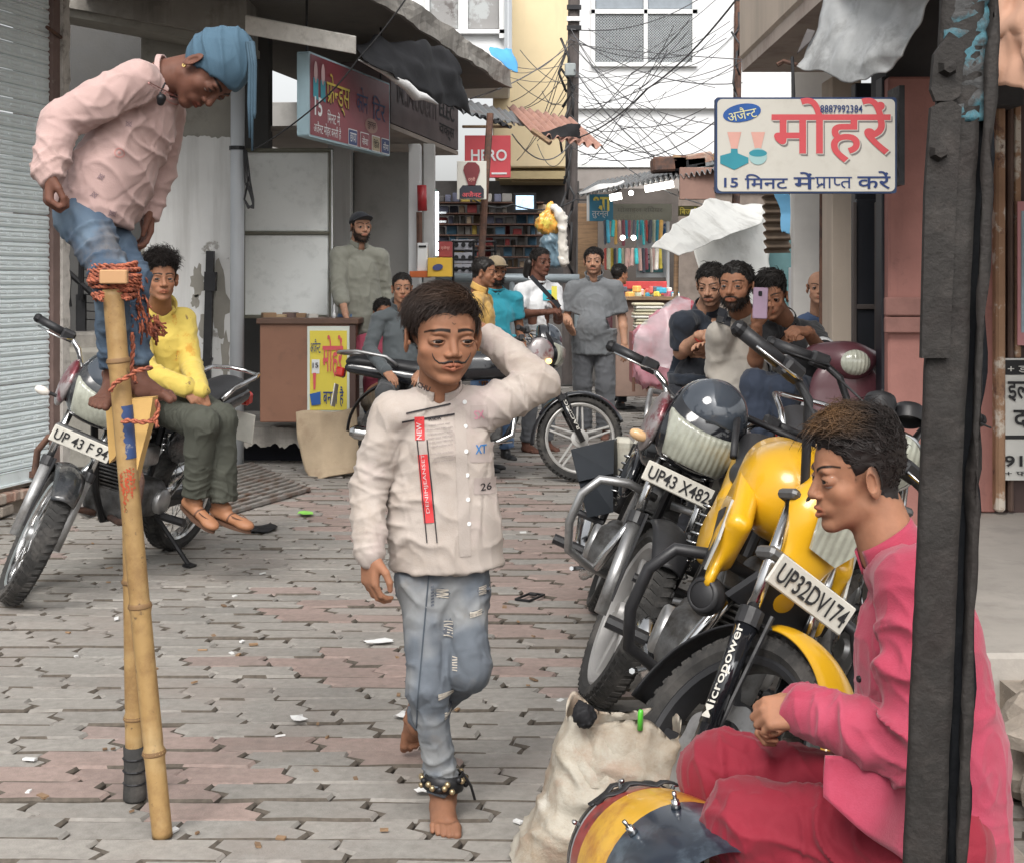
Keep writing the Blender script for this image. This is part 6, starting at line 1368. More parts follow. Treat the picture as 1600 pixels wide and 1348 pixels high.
    B().tube([V(.73, -.04, .56), V(.80, -.08, .48), V(.78, -.12, .32), V(.60, -.14, .235), V(.25, -.15, .24)], .019, 10).build('exhaust_pipe', m_chrome, root, True); B().tube([V(.28, -.15, .24), V(.16, -.155, .255), V(-.30, -.17, .34), V(-.34, -.17, .346)], [.02, .042, .05, .03], 14).build('silencer', o.get('silencer', m_chrome), root, True)
    if o.get('horn'):
        for y in (-1,): B().lathe([(0, .02), (.03, .02), (.05, 0), (.045, -.02), (0, -.02)], V(.95, y * .13, .56), V(.8, y * .6, 0), 18).lathe([(.032, .021), (.038, .024), (.044, .012)], V(.95, y * .13, .56), V(.8, y * .6, 0), 18).build('horn', m_plas, root, True)
    if o.get('guard') is not None:
        for y in (-1, 1): B().tube([V(.84, y * .03, .63), V(.87, y * .14, .645), V(.885, y * .235, .62), V(.89, y * .275, .55), V(.88, y * .275, .44), V(.85, y * .24, .345), V(.78, y * .14, .305), V(.70, y * .04, .29)], .0155, 10).build('crash_guard', o['guard'], root, True)
    for y in (-1, 1):
        pg = B().tube([V(.46, y * .10, .30), V(.46, y * .17, .29)], .012, 6).build('footrest', m_blk, root); B().tube([V(.46, y * .17, .29), V(.46, y * .29, .29)], .02, 8).build('rubber', m_plas, pg); B().tube([V(.10, y * .12, .36), V(.10, y * .25, .36)], .014, 8).build('pillion_footrest', m_plas, root)
    B().tube([V(.62, -.14, .27), V(.74, -.19, .27), V(.78, -.20, .275)], .008, 6).build('brake_pedal', m_chrome, root); B().tube([V(.40, .14, .35), V(.30, .19, .52)], .010, 6).build('kick_lever', m_chrome, root)
    ys = .30; zs = ys * math.tan(-R(lean)); B().tube([V(.40, .10, .27), V(.36, ys, zs + .008)], .012, 8).box(V(.365, ys + .01, zs + .006), (.03, .022, .006)).build('side_stand', m_blk, root)
    return root, TF
GRP = 'motorcycles parked in the lane'
m_blkgrey = M('worn_black_paint', (.02, .022, .025), .25, var=.2, coat=.4, stain=((.14, .13, .12), 9, .60, .1, .6))
bkA, _ = moto('spoked black motorcycle at the left with the yellow shirted boy on it', (-1.84, 7.77, 0), -107.5, -12, 40, 1.06, dict(paint=m_blkgrey, wheel='wire', nose='cowl', cowlmat=m_blkgrey, plate='UP 43 F 94', platepos=(1.12, .70, .135, .036), fork=M('fork_grey', (.36, .36, .36), .45, .5, var=.15, stain=((.18, .17, .16), 9, .6, .1)), guard=m_rust, barh=1.05, indmat=M('clear_lens', (.72, .68, .62), .15, coat=.5), indy=.24, fender=(50, 175), flap=(172, 200)), GRP)
bkB, _ = moto('black motorcycle with smoked visor and silver crash guard facing the camera', (.366, 6.30, 0), -94, -23, 6, 1.07, dict(paint=m_gloss, wheel='alloy', rim=M('grey_rim', (.42, .41, .40), .5, .4, var=.15), nose='cowl', plate='UP43 X4824', platepos=(1.10, .735, .135, .034), guard=m_alu, fendermat=m_plas, fender=(45, 135), fork=m_alu, barmat=m_chrome, barh=1.04, grab=m_alu), GRP)
m_yelP = M('yellow_bike_paint', (.66, .36, .012), .28, var=.06, vs=4, coat=.4, stain=((.22, .13, .03), 22, .73, .03, .6))
bkC, TFC = moto('yellow sporty motorcycle with black crash guard in the foreground', (.50, 4.84, 0), -96, -24, 34, 1.10, dict(paint=m_yelP, wheel='alloy', rim=m_plas, disc=True, nose='sport', indy=0, plate='UP32DV174', platepos=(1.125, .70, .135, .037), guard=m_plas, scoops=True, horn=True, fork=m_gloss, forktext='Micropower', fender=(20, 112), flap=(108, 190), barmat=m_plas, barh=1.08, grab=m_plas), GRP)
bkD, _ = moto('black motorcycle with pale alloy wheels standing side-on across the lane', (-.80, 10.35, 0), 0, -7, 4, 1.03, dict(paint=m_gloss, wheel='alloy5', rim=m_rimw, nose='cowl', guard=None, fork=m_gloss, forktext='RACING', grab=m_alu, fendermat=m_gloss, indmat=M('lit_amber', (1.0, .55, .16), .2, emit=2.2), fender=(20, 150), flap=(146, 188)), GRP)
bkE, _ = moto('black handlebarred motorcycle hidden behind the rose shirted boy', (1.00, 5.75, 0), -92, -14, 14, 1.07, dict(paint=m_gloss, wheel='wire', nose='round', guard=None, barmat=m_blk, chromelever=0, barh=1.06), GRP)
# saddle bags on the black motorcycle
sbg = thing('saddle_bag', 'flat black saddle bag hanging off the black motorcycle', 'bag', P(935, 760, 6.3))
b = mb(); a_, b2_, c2_, d2_ = P(893, 706, 6.25), P(958, 690, 6.35), P(958, 800, 6.2), P(918, 808, 6.1)
n_ = nrm(np.cross(b2_ - a_, d2_ - a_)); b.add([a_, b2_, c2_, d2_] + [p + V(.03, .14, 0) for p in (a_, b2_, c2_, d2_)], [(0, 1, 2, 3), (7, 6, 5, 4), (0, 4, 5, 1), (1, 5, 6, 2), (2, 6, 7, 3), (3, 7, 4, 0)]); b.build('pouch', M('bag_black', (.02, .024, .03), .6, var=.2, bump=.3, bs=40), sbg)
b = mb(); e_ = .45; b.add([a_ + V(-.003, -.006, .012), b2_ + V(.003, -.006, .012), b2_ * (1 - e_) + c2_ * e_ + V(0, -.012, 0), a_ * (1 - e_) + d2_ * e_ + V(0, -.012, 0)], [(0, 1, 2, 3)]); b.build('flap', M('bag_black2', (.028, .033, .04), .55, var=.2), sbg, False, .006)
tag(mb().box(P(972, 728, 6.5), (.045, .05, .13), rotm(Y3, .05), .02).build('tool_box', M('grimy_cream', (.50, .48, .41), .6, var=.2, vs=12, stain=((.3, .26, .2), 12, .6, .08, .7))), 'grimy cream side box beside the black saddle bag', 'box')
# scooter
sc = thing('scooter', 'maroon scooter under the young man filming with his phone', 'scooter', (1.33, 7.95, 0), (R(-6), 0, R(-80)), world=False, scale=1.06)
m_scm = M('maroon_scooter', (.085, .028, .036), .42, var=.12, coat=.2); m_scp = M('rose_panel', (.42, .17, .20), .3, coat=.4)
def FS(name, f, mat, h=.011, parent=sc): v, q = f.mesh(h); return link(name, npmesh(name, v, q, True), mat, parent)
f = F(); f.cap((.98, 0, .86), (1.06, 0, .40), .17, .19, k=.02, flat=(X3, .35)).ell((1.08, 0, .42), (.16, .10, .12), k=.05); ap = FS('apron', f, m_scm)
f = F(); f.ell((.98, .17, .62), (.05, .05, .22), k=.02); FS('apron_edge', f, M('silver_edge', (.6, .6, .6), .25, .6), parent=ap); f = F(); f.ell((.98, -.17, .62), (.05, .05, .22), k=.02); FS('apron_edge', f, M('silver_edge'), parent=ap); f = F(); f.ell((.94, 0, .68), (.06, .14, .16), k=.02); FS('inner_panel', f, m_scp, parent=ap)
f = F(); f.ell((.93, 0, 1.02), (.10, .19, .065), k=.02).ell((1.0, 0, 1.0), (.09, .11, .085), k=.05); hc_ = FS('handlebar_cowl', f, m_scm); f = F(); f.ell((1.055, 0, 1.0), (.045, .075, .06), k=.01); FS('headlamp', f, m_lens, .008, hc_)
for y in (-1, 1): mb().tube([V(.90, y * .2, 1.02), V(.85, y * .36, 1.03)], .018, 10).build('grip', m_plas, hc_, True); mb().tube([V(.93, y * .22, 1.0), V(.93, y * .36, 1.0)], .007, 6).build('lever', m_chrome, hc_, True)
f = F(); f.cap((.95, 0, .28), (.45, 0, .27), .15, .15, k=.02, flat=(Z3, .3)); FS('footboard', f, m_plas)
f = F(); f.ell((.12, 0, .55), (.40, .17, .20), k=.02).ell((.32, 0, .45), (.14, .15, .18), k=.05); FS('rear_body', f, m_scm); f = F(); f.cap((.30, 0, .76), (-.20, 0, .79), .13, .12, k=.02, flat=(Z3, .5)); FS('seat', f, m_seat)
for x in (1.18, .02):
    w = bpy.data.objects.new('wheel', None); COL.objects.link(w); w.parent = sc; mb().lathe([(.14, -.04), (.19, -.045), (.215, -.03), (.222, 0), (.215, .03), (.19, .045), (.14, .04)], V(x, 0, .222), Y3, 32).build('tyre', m_tyre, w, True); mb().lathe([(0, -.04), (.05, -.04), (.13, -.03), (.145, 0), (.13, .03), (.05, .04), (0, .04)], V(x, 0, .222), Y3, 24).build('rim', m_alu, w, True)
mb().tube([V(1.18, .06, .22), V(1.06, .06, .5)], .02, 8).tube([V(1.18, -.06, .22), V(1.06, -.06, .5)], .02, 8).build('fork', m_blk, sc)
mb().tube([V(.5, .1, .2), V(.48, .2, .02)], .012, 6).build('side_stand', m_blk, sc)
# ================================================================== SIGNS, STALLS, GOODS
import bmesh
def glyph(s, cut=None, slash=False):
    v, f = text_mesh(s, 1.0, 0.0, 3); v = np.asarray(v)
    lo, hi = v.min(0), v.max(0); v = v - V(lo[0], 0, 0); w = hi[0] - lo[0]
    if cut:
        bm = bmesh.new(); vs = [bm.verts.new(q) for q in v]
        for q in f:
            try: bm.faces.new([vs[i] for i in q])
            except ValueError: pass
        bmesh.ops.bisect_plane(bm, geom=bm.verts[:] + bm.edges[:] + bm.faces[:], plane_co=(w - cut, 0, 0), plane_no=(1, 0, 0), clear_outer=True); bm.verts.index_update()
        v = np.array([q.co[:] for q in bm.verts]); f = [[q.index for q in p.verts] for p in bm.faces]; bm.free(); w = w - cut
    if slash:
        y0 = lo[1]; n = len(v); v = np.concatenate([v, np.array([(w * .12, y0 + .06, .001), (w * .19, y0 + .0, .001), (w * .62, y0 + .24, .001), (w * .55, y0 + .30, .001)])]); f = list(f) + [[n, n + 1, n + 2, n + 3]]
    return v, f, w
def deva(tokens):
    "join pieces of writing on a common headline; tokens: str, ('half', s), ('ra', s) or a number (gap)"
    x = 0; V_ = []; F_ = []; n = 0
    for t in tokens:
        if isinstance(t, (int, float)): x += t; continue
        v, f, w = glyph(t) if isinstance(t, str) else glyph(t[1], .20 if t[0] == 'half' else None, t[0] == 'ra')
        V_.append((v, w)); F_.append((f, n)); v[:, 0] += x; n += len(v); x += w - .012
    return np.concatenate([q[0] for q in V_]), [[i + k for i in q] for f, k in F_ for q in f]
def put(name, vf, o, u, w, width, height, mat, parent, off=.003, rot=0, bold=0.0):
    "fit a flat piece of writing into width x height at o"
    v, f = vf; v = np.array(v); lo = v.min(0); hi = v.max(0); q = (v - (lo + hi) / 2) / np.maximum(hi - lo, 1e-6) * V(width, height, 0)
    c_, s_ = math.cos(rot), math.sin(rot); q = np.stack([q[:, 0] * c_ - q[:, 1] * s_, q[:, 0] * s_ + q[:, 1] * c_, q[:, 2]], 1)
    u = nrm(u); w = nrm(w); n = np.cross(u, w); p = np.asarray(o, float) + np.outer(q[:, 0], u) + np.outer(q[:, 1], w) + n * off + np.outer(v[:, 2] - lo[2], n)
    return link(name, npmesh(name, p, f, False), mat, parent)
def flat(name, poly, o, u, w, mat, parent, off=.003):
    u = nrm(u); w = nrm(w); n = np.cross(u, w); p = np.array([np.asarray(o, float) + u * x + w * y + n * off for x, y in poly]); return link(name, npmesh(name, p, [list(range(len(p)))], False), mat, parent)
def rrect(w, h, r, n=5): return [(sx * (w / 2 - r) + r * math.cos(a), sy * (h / 2 - r) + r * math.sin(a)) for sx, sy, a0 in ((1, 1, 0), (-1, 1, 90), (-1, -1, 180), (1, -1, 270)) for a in (R(a0 + 90 * k / n) for k in range(n + 1))]
def oval(w, h, n=32): return [(w / 2 * math.cos(2 * math.pi * k / n), h / 2 * math.sin(2 * math.pi * k / n)) for k in range(n)]
BB = lambda s, b=.02: _tmb(s, b)
def _tmb(s, b): return text_mesh(s, 1.0, b, 3)
m_cream = M('sign_cream', (.63, .61, .55), .45, var=.04, vs=4, stain=((.50, .47, .41), 5, .64, .08, .5)); m_sred = M('sign_red', (.62, .085, .10), .5, var=.03); m_navy2 = M('sign_navy', (.02, .045, .16), .5); m_sblue = M('sign_blue', (.02, .10, .36), .5); m_sgrey = M('sign_grey', (.22, .20, .20), .6); m_syel = M('sign_yellow', (.80, .66, .12), .5)
# ---- the white hanging sign on the right
d = 6.35; k = d / FP; sg = thing('hanging_sign', 'cream hanging sign with large red lettering on the right', 'sign', P(1260, 302, d))
C0 = P(1259.5, 227.5, d); W_, H_ = 283 * k, 150 * k
b = mb(); b.prism(rrect(W_, H_, .012), C0 + V(0, .045, 0), X3, Z3, -Y3, .045); b.build('frame', M('sign_frame', (.02, .045, .12), .4), sg); mb().prism(rrect(W_ - .016, H_ - .016, .022), C0 + V(0, .02, 0), X3, Z3, -Y3, .023).build('panel', m_cream, sg)
S0 = lambda x, y: P(x, y, d) + V(0, -.004, 0)
mo = deva(['मोह', 'रें']) if False else BB('मोहरें', .012)
put('lettering_shadow', mo, S0(1301, 207), X3, Z3, 186 * k, 101 * k, m_sgrey, sg, .001); put('lettering_edge', mo, S0(1299.2, 205.2), X3, Z3, 186 * k, 101 * k, m_cream, sg, .0018); put('lettering', mo, S0(1298, 204), X3, Z3, 186 * k, 101 * k, m_sred, sg, .0026)
put('phone_number', BB('8887992384', .012), S0(1314, 171), X3, Z3, 66 * k, 12 * k, m_navy2, sg, .0034)
put('lettering', BB('15', .02), S0(1142, 286), X3, Z3, 22 * k, 15 * k, m_navy2, sg, .002)
put('lettering', BB('िमनट', .01), S0(1197, 284), X3, Z3, 67 * k, 23 * k, m_navy2, sg, .002); put('lettering', BB('में', .01), S0(1256, 283), X3, Z3, 33 * k, 27 * k, m_navy2, sg, .002)
put('lettering', deva([('ra', 'प'), 'ा', ('half', 'प'), 'त']), S0(1302, 286), X3, Z3, 58 * k, 18 * k, m_navy2, sg, .002); put('lettering', BB('करें', .01), S0(1365, 282), X3, Z3, 52 * k, 28 * k, m_navy2, sg, .002)
flat('oval', oval(60 * k, 28 * k), S0(1159, 177), nrm(V(1, 0, .18)), nrm(V(-.18, 0, 1)), m_sblue, sg, .0015); put('lettering', deva(['अजै', ('half', 'न'), 'ट']), S0(1159, 178), nrm(V(1, 0, .2)), nrm(V(-.2, 0, 1)), 46 * k, 19 * k, M('letter_cream', (.75, .72, .40), .5), sg, .003)
m_tq = M('print_teal', (.03, .26, .33), .5); m_tq2 = M('print_teal_light', (.33, .52, .52), .5); m_pk = M('print_flesh', (.70, .38, .32), .5)
for (x, col) in ((1147, m_tq), (1184, m_tq2)):
    flat('stamp_picture', [((a) * k, (b_) * k) for a, b_ in ((-11, 22), (11, 22), (6, 2), (5, -4), (-5, -4), (-6, 2))], S0(x, 229), X3, Z3, m_pk, sg, .0016); flat('stamp_picture', [(a * k, b_ * k) for a, b_ in ((-5, 0), (5, 0), (6, -12), (-6, -12))], S0(x, 233), X3, Z3, m_tq, sg, .0018)
    if col is m_tq: flat('stamp_picture', [(a * k, b_ * k) for a, b_ in ((-22, 2), (0, 8), (22, -1), (22, -9), (0, -20), (-22, -10))], S0(x, 246), X3, Z3, m_tq, sg, .0022)
    else: flat('stamp_picture', oval(28 * k, 26 * k), S0(x, 245), X3, Z3, m_tq2, sg, .0022); flat('stamp_picture', oval(28 * k, 11 * k), S0(x, 240), X3, Z3, m_tq, sg, .0028)
mb().tube([P(1245, 300, 6.4), P(1238, 90, 6.9)], .008, 6).build('hanger', m_blk, sg); mb().box(P(1400, 215, 6.45), (.012, .1, .22)).build('bracket', m_blk, sg)
# ---- red shop sign on the left (runs along the row)
A_, B_ = P(482, 146, 10.5), P(609, 190, 12.25); u_ = nrm(B_ - A_ - V(0, 0, (B_ - A_)[2])); L_ = float(np.linalg.norm((B_ - A_)[:2])); zt = P(482, 80, 10.5)[2]; zb = P(482, 213, 10.5)[2]; hS = zt - zb
fs = thing('red_shop_sign', 'dark red shop sign with yellow lettering under the canopy', 'sign', V(A_[0], A_[1], zb)); o_ = V(A_[0], A_[1], (zt + zb) / 2) + u_ * L_ / 2; nS = nrm(np.cross(u_, Z3))
mb().prism(rrect(L_, hS, .02), o_ - nS * .09, u_, Z3, nS, .09).build('frame', M('pale_blue_frame', (.36, .50, .56), .5), fs); flat('panel', rrect(L_ - .05, hS - .03, .01), o_, u_, Z3, M('sign_maroon', (.24, .03, .045), .4, var=.3, vs=1.2), fs, .003)
def FP_(x, y): return o_ + u_ * (x - .5) * L_ + Z3 * (.5 - y) * hS
fr_ = deva([('ra', 'फे'), ('half', 'न'), 'ड्स']); put('lettering', fr_, FP_(.325, .42), u_, Z3, .50, .30, M('black_outline', (.01, .01, .01), .5), fs, .007); put('lettering', fr_, FP_(.322, .41), u_, Z3, .49, .29, M('sign_gold', (.55, .42, .06), .45), fs, .009)
put('lettering', BB('कोन', .0), FP_(.62, .36), u_, Z3, .26, .20, m_navy2, fs, .006); put('lettering', BB('िंटर', .0), FP_(.84, .40), u_, Z3, .32, .20, m_navy2, fs, .006)
put('lettering', BB('15', .02), FP_(.10, .62), u_, Z3, .15, .14, m_wht2, fs, .006); put('lettering', BB('िमनट में', .0), FP_(.27, .70), u_, Z3, .26, .10, m_wht2, fs, .006); put('lettering', BB('अजैनट मोहर बनती है', .0), FP_(.20, .88), u_, Z3, .56, .10, m_wht2, fs, .006)
for i, (x, mt) in enumerate(((.50, m_navy2), (.65, M('sign_maroon')), (.80, M('tan_box', (.42, .34, .22), .5)), (.93, m_navy2))): flat('box', rrect(.20, .13, .01), FP_(x, .88), u_, Z3, m_wht2, fs, .005); flat('box', rrect(.185, .115, .01), FP_(x, .88), u_, Z3, mt, fs, .007); put('lettering', BB(['छाया', 'सेवा', 'डिजि', 'सीमा'][i].replace('डिजि', 'िडिज'), .0), FP_(x, .88), u_, Z3, .14, .07, m_wht2 if i != 2 else m_ink, fs, .009)
flat('oval', oval(.30, .12), FP_(.74, .66), u_, Z3, M('oval_tan', (.36, .20, .16), .5), fs, .005); put('lettering', BB('तुरन्त', .0), FP_(.74, .66), u_, Z3, .2, .06, m_ink, fs, .007)
for x in (.07, .15): flat('stamp_picture', oval(.07, .16), FP_(x, .22), u_, Z3, M('pale_pink', (.60, .42, .42), .5), fs, .006); flat('stamp_picture', [(-.05, .08), (.05, .08), (.05, -.08), (-.05, -.06)], FP_(x, .42), u_, Z3, m_tq, fs, .006)
mb().tube([FP_(.05, 0) - nS * .05, V(*FP_(.05, 0)[:2], 3.58) - nS * .05], .01, 6).tube([FP_(.95, 0) - nS * .05, V(*FP_(.95, 0)[:2], 3.58) - nS * .05], .01, 6).build('hanger', m_blk, fs)
# dark second sign
ms = thing('dark_shop_sign', 'sooty dark shop fascia sign beyond the red sign', 'sign', P(660, 230, 13.6)); A2_, B2_ = P(611, 170, 12.5), P(716, 200, 15.2); u2 = nrm((B2_ - A2_) * V(1, 1, 0)); L2 = float(np.linalg.norm((B2_ - A2_)[:2])); zb2 = P(611, 192, 12.5)[2]; n2 = nrm(np.cross(u2, Z3)); o2 = V(A2_[0], A2_[1], zb2 + .27) + u2 * L2 / 2
mb().prism(rrect(L2, .54, .01), o2 - n2 * .45, u2, Z3, n2, .45).build('box', M('sooty_sign', (.10, .075, .075), .6, var=.3, vs=3), ms); put('lettering', BB('M.Modern', .01), o2 - u2 * L2 * .15 + V(0, 0, .06), u2, Z3, L2 * .55, .26, M('soot_red', (.035, .02, .02), .6), ms, .004); put('lettering', BB('ELEC', .01), o2 + u2 * L2 * .3 + V(0, 0, .08), u2, Z3, L2 * .25, .16, m_ink, ms, .004); put('lettering', BB('वक्स', .01), o2 + u2 * L2 * .3 - V(0, 0, .14), u2, Z3, L2 * .25, .14, m_ink, ms, .004)
mb().box(o2 - n2 * .8 - V(0, 0, .30), (L2 / 2, .8, .02), np.stack([u2, -n2, Z3], 1)).build('soffit', M('pale_soffit', (.36, .31, .27), .9, var=.15, vs=3), ms)
# post with stamp board and red shop sign beyond
tag(mb().tube([P(766, 178, 13.3), P(758, 300, 13.2), P(752, 408, 13.2), P(750, 640, 13.2)], .032, 8).build('iron_post', m_rust), 'thin rusty iron post carrying the rubber stamp board', 'post')
sbd = thing('stamp_board', 'small white board with a painted rubber stamp picture', 'sign', P(737, 312, 12.9)); slab('board', 714, 760, 252, 312, 12.92, .03, m_cream, sbd, .003); kk = 12.9 / FP
flat('stamp_handle', [(x * kk, y * kk) for x, y in ((-12, 19), (-6, 25), (6, 25), (12, 19), (13, 12), (5, -12), (-5, -12), (-13, 12))], P(737, 279, 12.91), X3, Z3, M('stamp_maroon', (.16, .02, .025), .4), sbd, .004); flat('stamp_base', [(x * kk, y * kk) for x, y in ((-14, 10), (14, 10), (19, 4), (19, -10), (-19, -10), (-19, 4))], P(737, 300, 12.91), X3, Z3, M('stamp_navy', (.02, .022, .035), .4), sbd, .004); put('lettering', BB('अजैनट', .01), P(737, 304, 12.91), X3, Z3, 30 * kk, 9 * kk, m_sred, sbd, .007); put('lettering', BB('दर्जी', .0), P(737, 281, 12.91), X3, Z3, 11 * kk, 8 * kk, m_pk, sbd, .008)
hs_ = thing('red_logo_sign', 'square red shop sign with white capitals behind the iron post', 'sign', P(762, 278, 20.5)); slab('panel', 726, 798, 212, 278, 20.5, .08, M('sign_coral', (.60, .07, .085), .5, var=.05), hs_, .006); kk = 20.5 / FP; put('lettering', BB('HERO', .02), P(764, 243, 20.49), X3, Z3, 56 * kk, 18 * kk, m_wht2, hs_, .004); slab('rule', 768, 792, 270, 273, 20.49, .006, m_wht2, hs_, .001)
tag(slab('wood_brace', 722, 800, 196, 200, 15.5, .05, m_wood), 'thin wooden brace above the red logo sign', 'brace')
# ---- white board scrawl, cabinet with poster, sacking
cb_ = thing('cabinet', 'brown wooden cabinet with a yellow stamp poster on its side', 'cabinet', P(480, 660, 11.0)); m_lam = M('brown_laminate', (.24, .115, .07), .5, var=.1, vs=4, stain=((.15, .075, .05), 6, .62, .08, .6))
slab('carcass', 406, 552, 506, 660, 11.0, .45, m_lam, cb_, .006); slab('top', 400, 560, 498, 507, 10.97, .55, M('cab_top', (.11, .06, .04), .5, var=.2), cb_, .006); slab('edge', 545, 556, 507, 652, 10.99, .02, M('cab_edge', (.09, .05, .04), .5), cb_, .004)
po = slab('poster', 480, 546, 510, 644, 10.985, .012, M('poster_white', (.62, .66, .60), .6, var=.05), cb_, .001); slab('poster_field', 484, 542, 517, 641, 10.98, .008, M('poster_yellow', (.70, .58, .07), .6, var=.08, vs=3), po, .001); kk = 11 / FP
put('lettering', BB('मोहरें', .012), P(520, 557, 10.97), X3, Z3, 32 * kk, 66 * kk, m_sred, po, .004); put('lettering', BB('बनती है', .008), P(521, 620, 10.97), X3, Z3, 32 * kk, 32 * kk, m_navy2, po, .004); put('lettering', deva(['अजै', ('half', 'न'), 'ट']), P(493, 541, 10.97), X3, Z3, 16 * kk, 22 * kk, m_navy2, po, .004); slab('tag', 487, 499, 562, 584, 10.975, .004, m_wht2, po, .001); put('lettering', BB('15', .02), P(493, 571, 10.965), X3, Z3, 9 * kk, 8 * kk, m_ink, po, .004)
flat('stamp_picture', [(x * kk, y * kk) for x, y in ((-7, 12), (-2, 12), (-3, -14), (-6, -14))], P(496, 595, 10.97), X3, Z3, m_sred, po, .004); flat('stamp_picture', [(x * kk, y * kk) for x, y in ((-9, 6), (8, 10), (8, -10), (-6, -12))], P(493, 622, 10.97), X3, Z3, m_sblue, po, .004)
r5 = random.Random(5)
for kx in range(5): tag(mb().box(P(420 + 17 * kx, 494, 11.2 + r5.uniform(0, .2)), (r5.uniform(.03, .06), .05, r5.uniform(.012, .03)), rotm(Z3, r5.uniform(-.4, .4)), .004).build('tool_tray', [m_wood, m_cart, m_brown, m_wood, m_palew][kx]), ['dark wooden tray at the left end of the cabinet top', 'cardboard box second along the cabinet top', 'brown block in the middle of the cabinet top', 'wooden block right of the brown block on the cabinet', 'pale wooden block near the man hand on the cabinet'][kx], 'block')
tag(mb().lathe([(0, 0), (.012, 0), (.014, .03), (.005, .05), (.004, .11), (0, .11)], P(522, 498, 11.1), Z3, 10).build('glue_bottle', m_wht2, None, True), 'small white nozzle bottle standing on the cabinet', 'bottle')
sheet('sacking', [[P(463, 644, 10.75), P(500, 642, 10.72), P(530, 642, 10.75), P(556, 637, 10.8)], [P(466, 690, 10.7), P(505, 690, 10.66), P(540, 688, 10.7), P(562, 680, 10.75)], [P(474, 735, 10.66), P(508, 730, 10.6), P(545, 726, 10.65), P(566, 715, 10.7)], [P(485, 752, 10.6), P(515, 744, 10.55), P(545, 738, 10.6), P(568, 735, 10.66)]], M('tan_sacking', (.40, .31, .21), .9, var=.15, vs=6, stain=((.25, .17, .11), 4, .62, .08, .7), bump=.5, bs=120), 'tan sacking cloth hanging from the cabinet over the drain', 'cloth', amp=.02, sc=6, solid=.01)
# ---- hanging cable loop on the drain pipe
for kx in range(3): cable('cable_loop', [P(381 + 2 * kx, 235, 11.1), P(383 + 4 * kx, 285, 11.1), P(390 + 3 * kx, 300 + 6 * kx, 11.1), P(396, 320 + 3 * kx, 11.1), P(388, 326 - 2 * kx, 11.1), P(382, 312, 11.1), P(389, 276, 11.1)], .008, m_cord, ['short', 'middle', 'longest'][kx] + ' loop of dark cable hanging beside the white board', 'cable', 'cable loops beside the white board', seg=4)
# ---- crowded shop in the centre
r6 = random.Random(8); BOXC = [((.42, .32, .22), 'tan'), ((.55, .52, .47), 'pale'), ((.30, .05, .05), 'red'), ((.16, .17, .24), 'slate'), ((.60, .45, .10), 'yellow'), ((.10, .22, .33), 'blue'), ((.12, .115, .11), 'black'), ((.30, .29, .27), 'grey')]
ORD = ['top', 'second', 'third', 'fourth', 'fifth', 'sixth', 'bottom', 'eighth', 'ninth']
for row in range(7):
    yy = 316 + row * 17; x = 686
    while x < 840:
        w_ = r6.uniform(7, 17); c_, nm = r6.choice(BOXC); h_ = r6.uniform(9, 15)
        if not (798 < x + w_ / 2 < 842 and yy < 345): tag(slab('carton', x, x + w_ - 1, yy - h_, yy, 22.0 + r6.uniform(0, .35), .3, M('carton_' + nm, c_, .7, var=.3, vs=3), None, .01), nm + ' carton ' + ('left' if x < 740 else 'centre' if x < 790 else 'right') + ' on the ' + ORD[row] + ' shelf of the crowded shop', 'carton', 'cartons on the shop shelves')
        x += w_ + r6.uniform(0, 4)
    tag(slab('shelf', 680, 850, yy, yy + 2, 21.9, .5, m_rust, None, .004), ORD[row] + ' narrow shelf board holding cartons in the crowded shop', 'shelf', 'shelf boards of the crowded shop')
tv = thing('television', 'lit television screen hung in the crowded shop', 'television', P(820, 332, 21)); slab('case', 802, 838, 302, 332, 21.05, .1, m_blk, tv); slab('screen', 806, 834, 306, 328, 21.04, .02, M('screen_glow', (.45, .62, .80), .3, var=.6, vs=4, emit=1.0), tv, .001)
ne = thing('tube_light', 'upright lit white tube light at the crowded shop entrance', 'lamp', P(681, 400, 14.2)); mb().tube([P(682, 300, 14.2), P(682, 400, 14.2)], .022, 10).build('tube', M('tube_glow', (.92, .97, 1.0), .3, emit=3.0), ne, True); mb().box(P(679, 350, 14.25), (.02, .03, .34)).build('batten', M('batten_green', (.05, .12, .09), .5), ne)
for yy in (333, 347): tag(mb().tube([P(682, yy, 14.3), P(697, yy, 14.3)], .012, 6).build('rung', m_wht2), 'short white rung beside the upright tube light', 'bar', 'rungs beside the tube light')
rl = thing('shop_railing', 'black iron railing in front of the crowded shop', 'railing', P(745, 440, 13.5))
for yy in (378, 392, 406, 420): mb().tube([P(684, yy, 13.6), P(775, yy, 13.6)], .012, 6).build('rail', m_blk, rl)
for x in (708, 740, 774): mb().tube([P(x, 376, 13.6), P(x, 560, 13.6)], .014, 6).build('upright', m_blk, rl)
yc = thing('yellow_carton', 'yellow printed carton standing left of the railing', 'carton', P(687, 432, 12.8)); slab('box', 668, 706, 403, 433, 12.8, .2, M('carton_yel', (.68, .42, .04), .55, var=.12), yc, .004); flat('print', oval(.09, .06), P(684, 418, 12.79), X3, nrm(V(.3, 0, 1)), M('print_violet', (.05, .06, .18), .5), yc, .004)
rc = thing('red_carton', 'dark red carton stacked above the yellow carton', 'carton', P(695, 402, 12.9)); slab('box', 686, 706, 378, 402, 12.9, .2, M('carton_red', (.34, .02, .04), .5, var=.15), rc, .004); put('lettering', BB('एजेन्ट', .0), P(696, 388, 12.89), X3, Z3, .08, .04, m_pk, rc, .003)
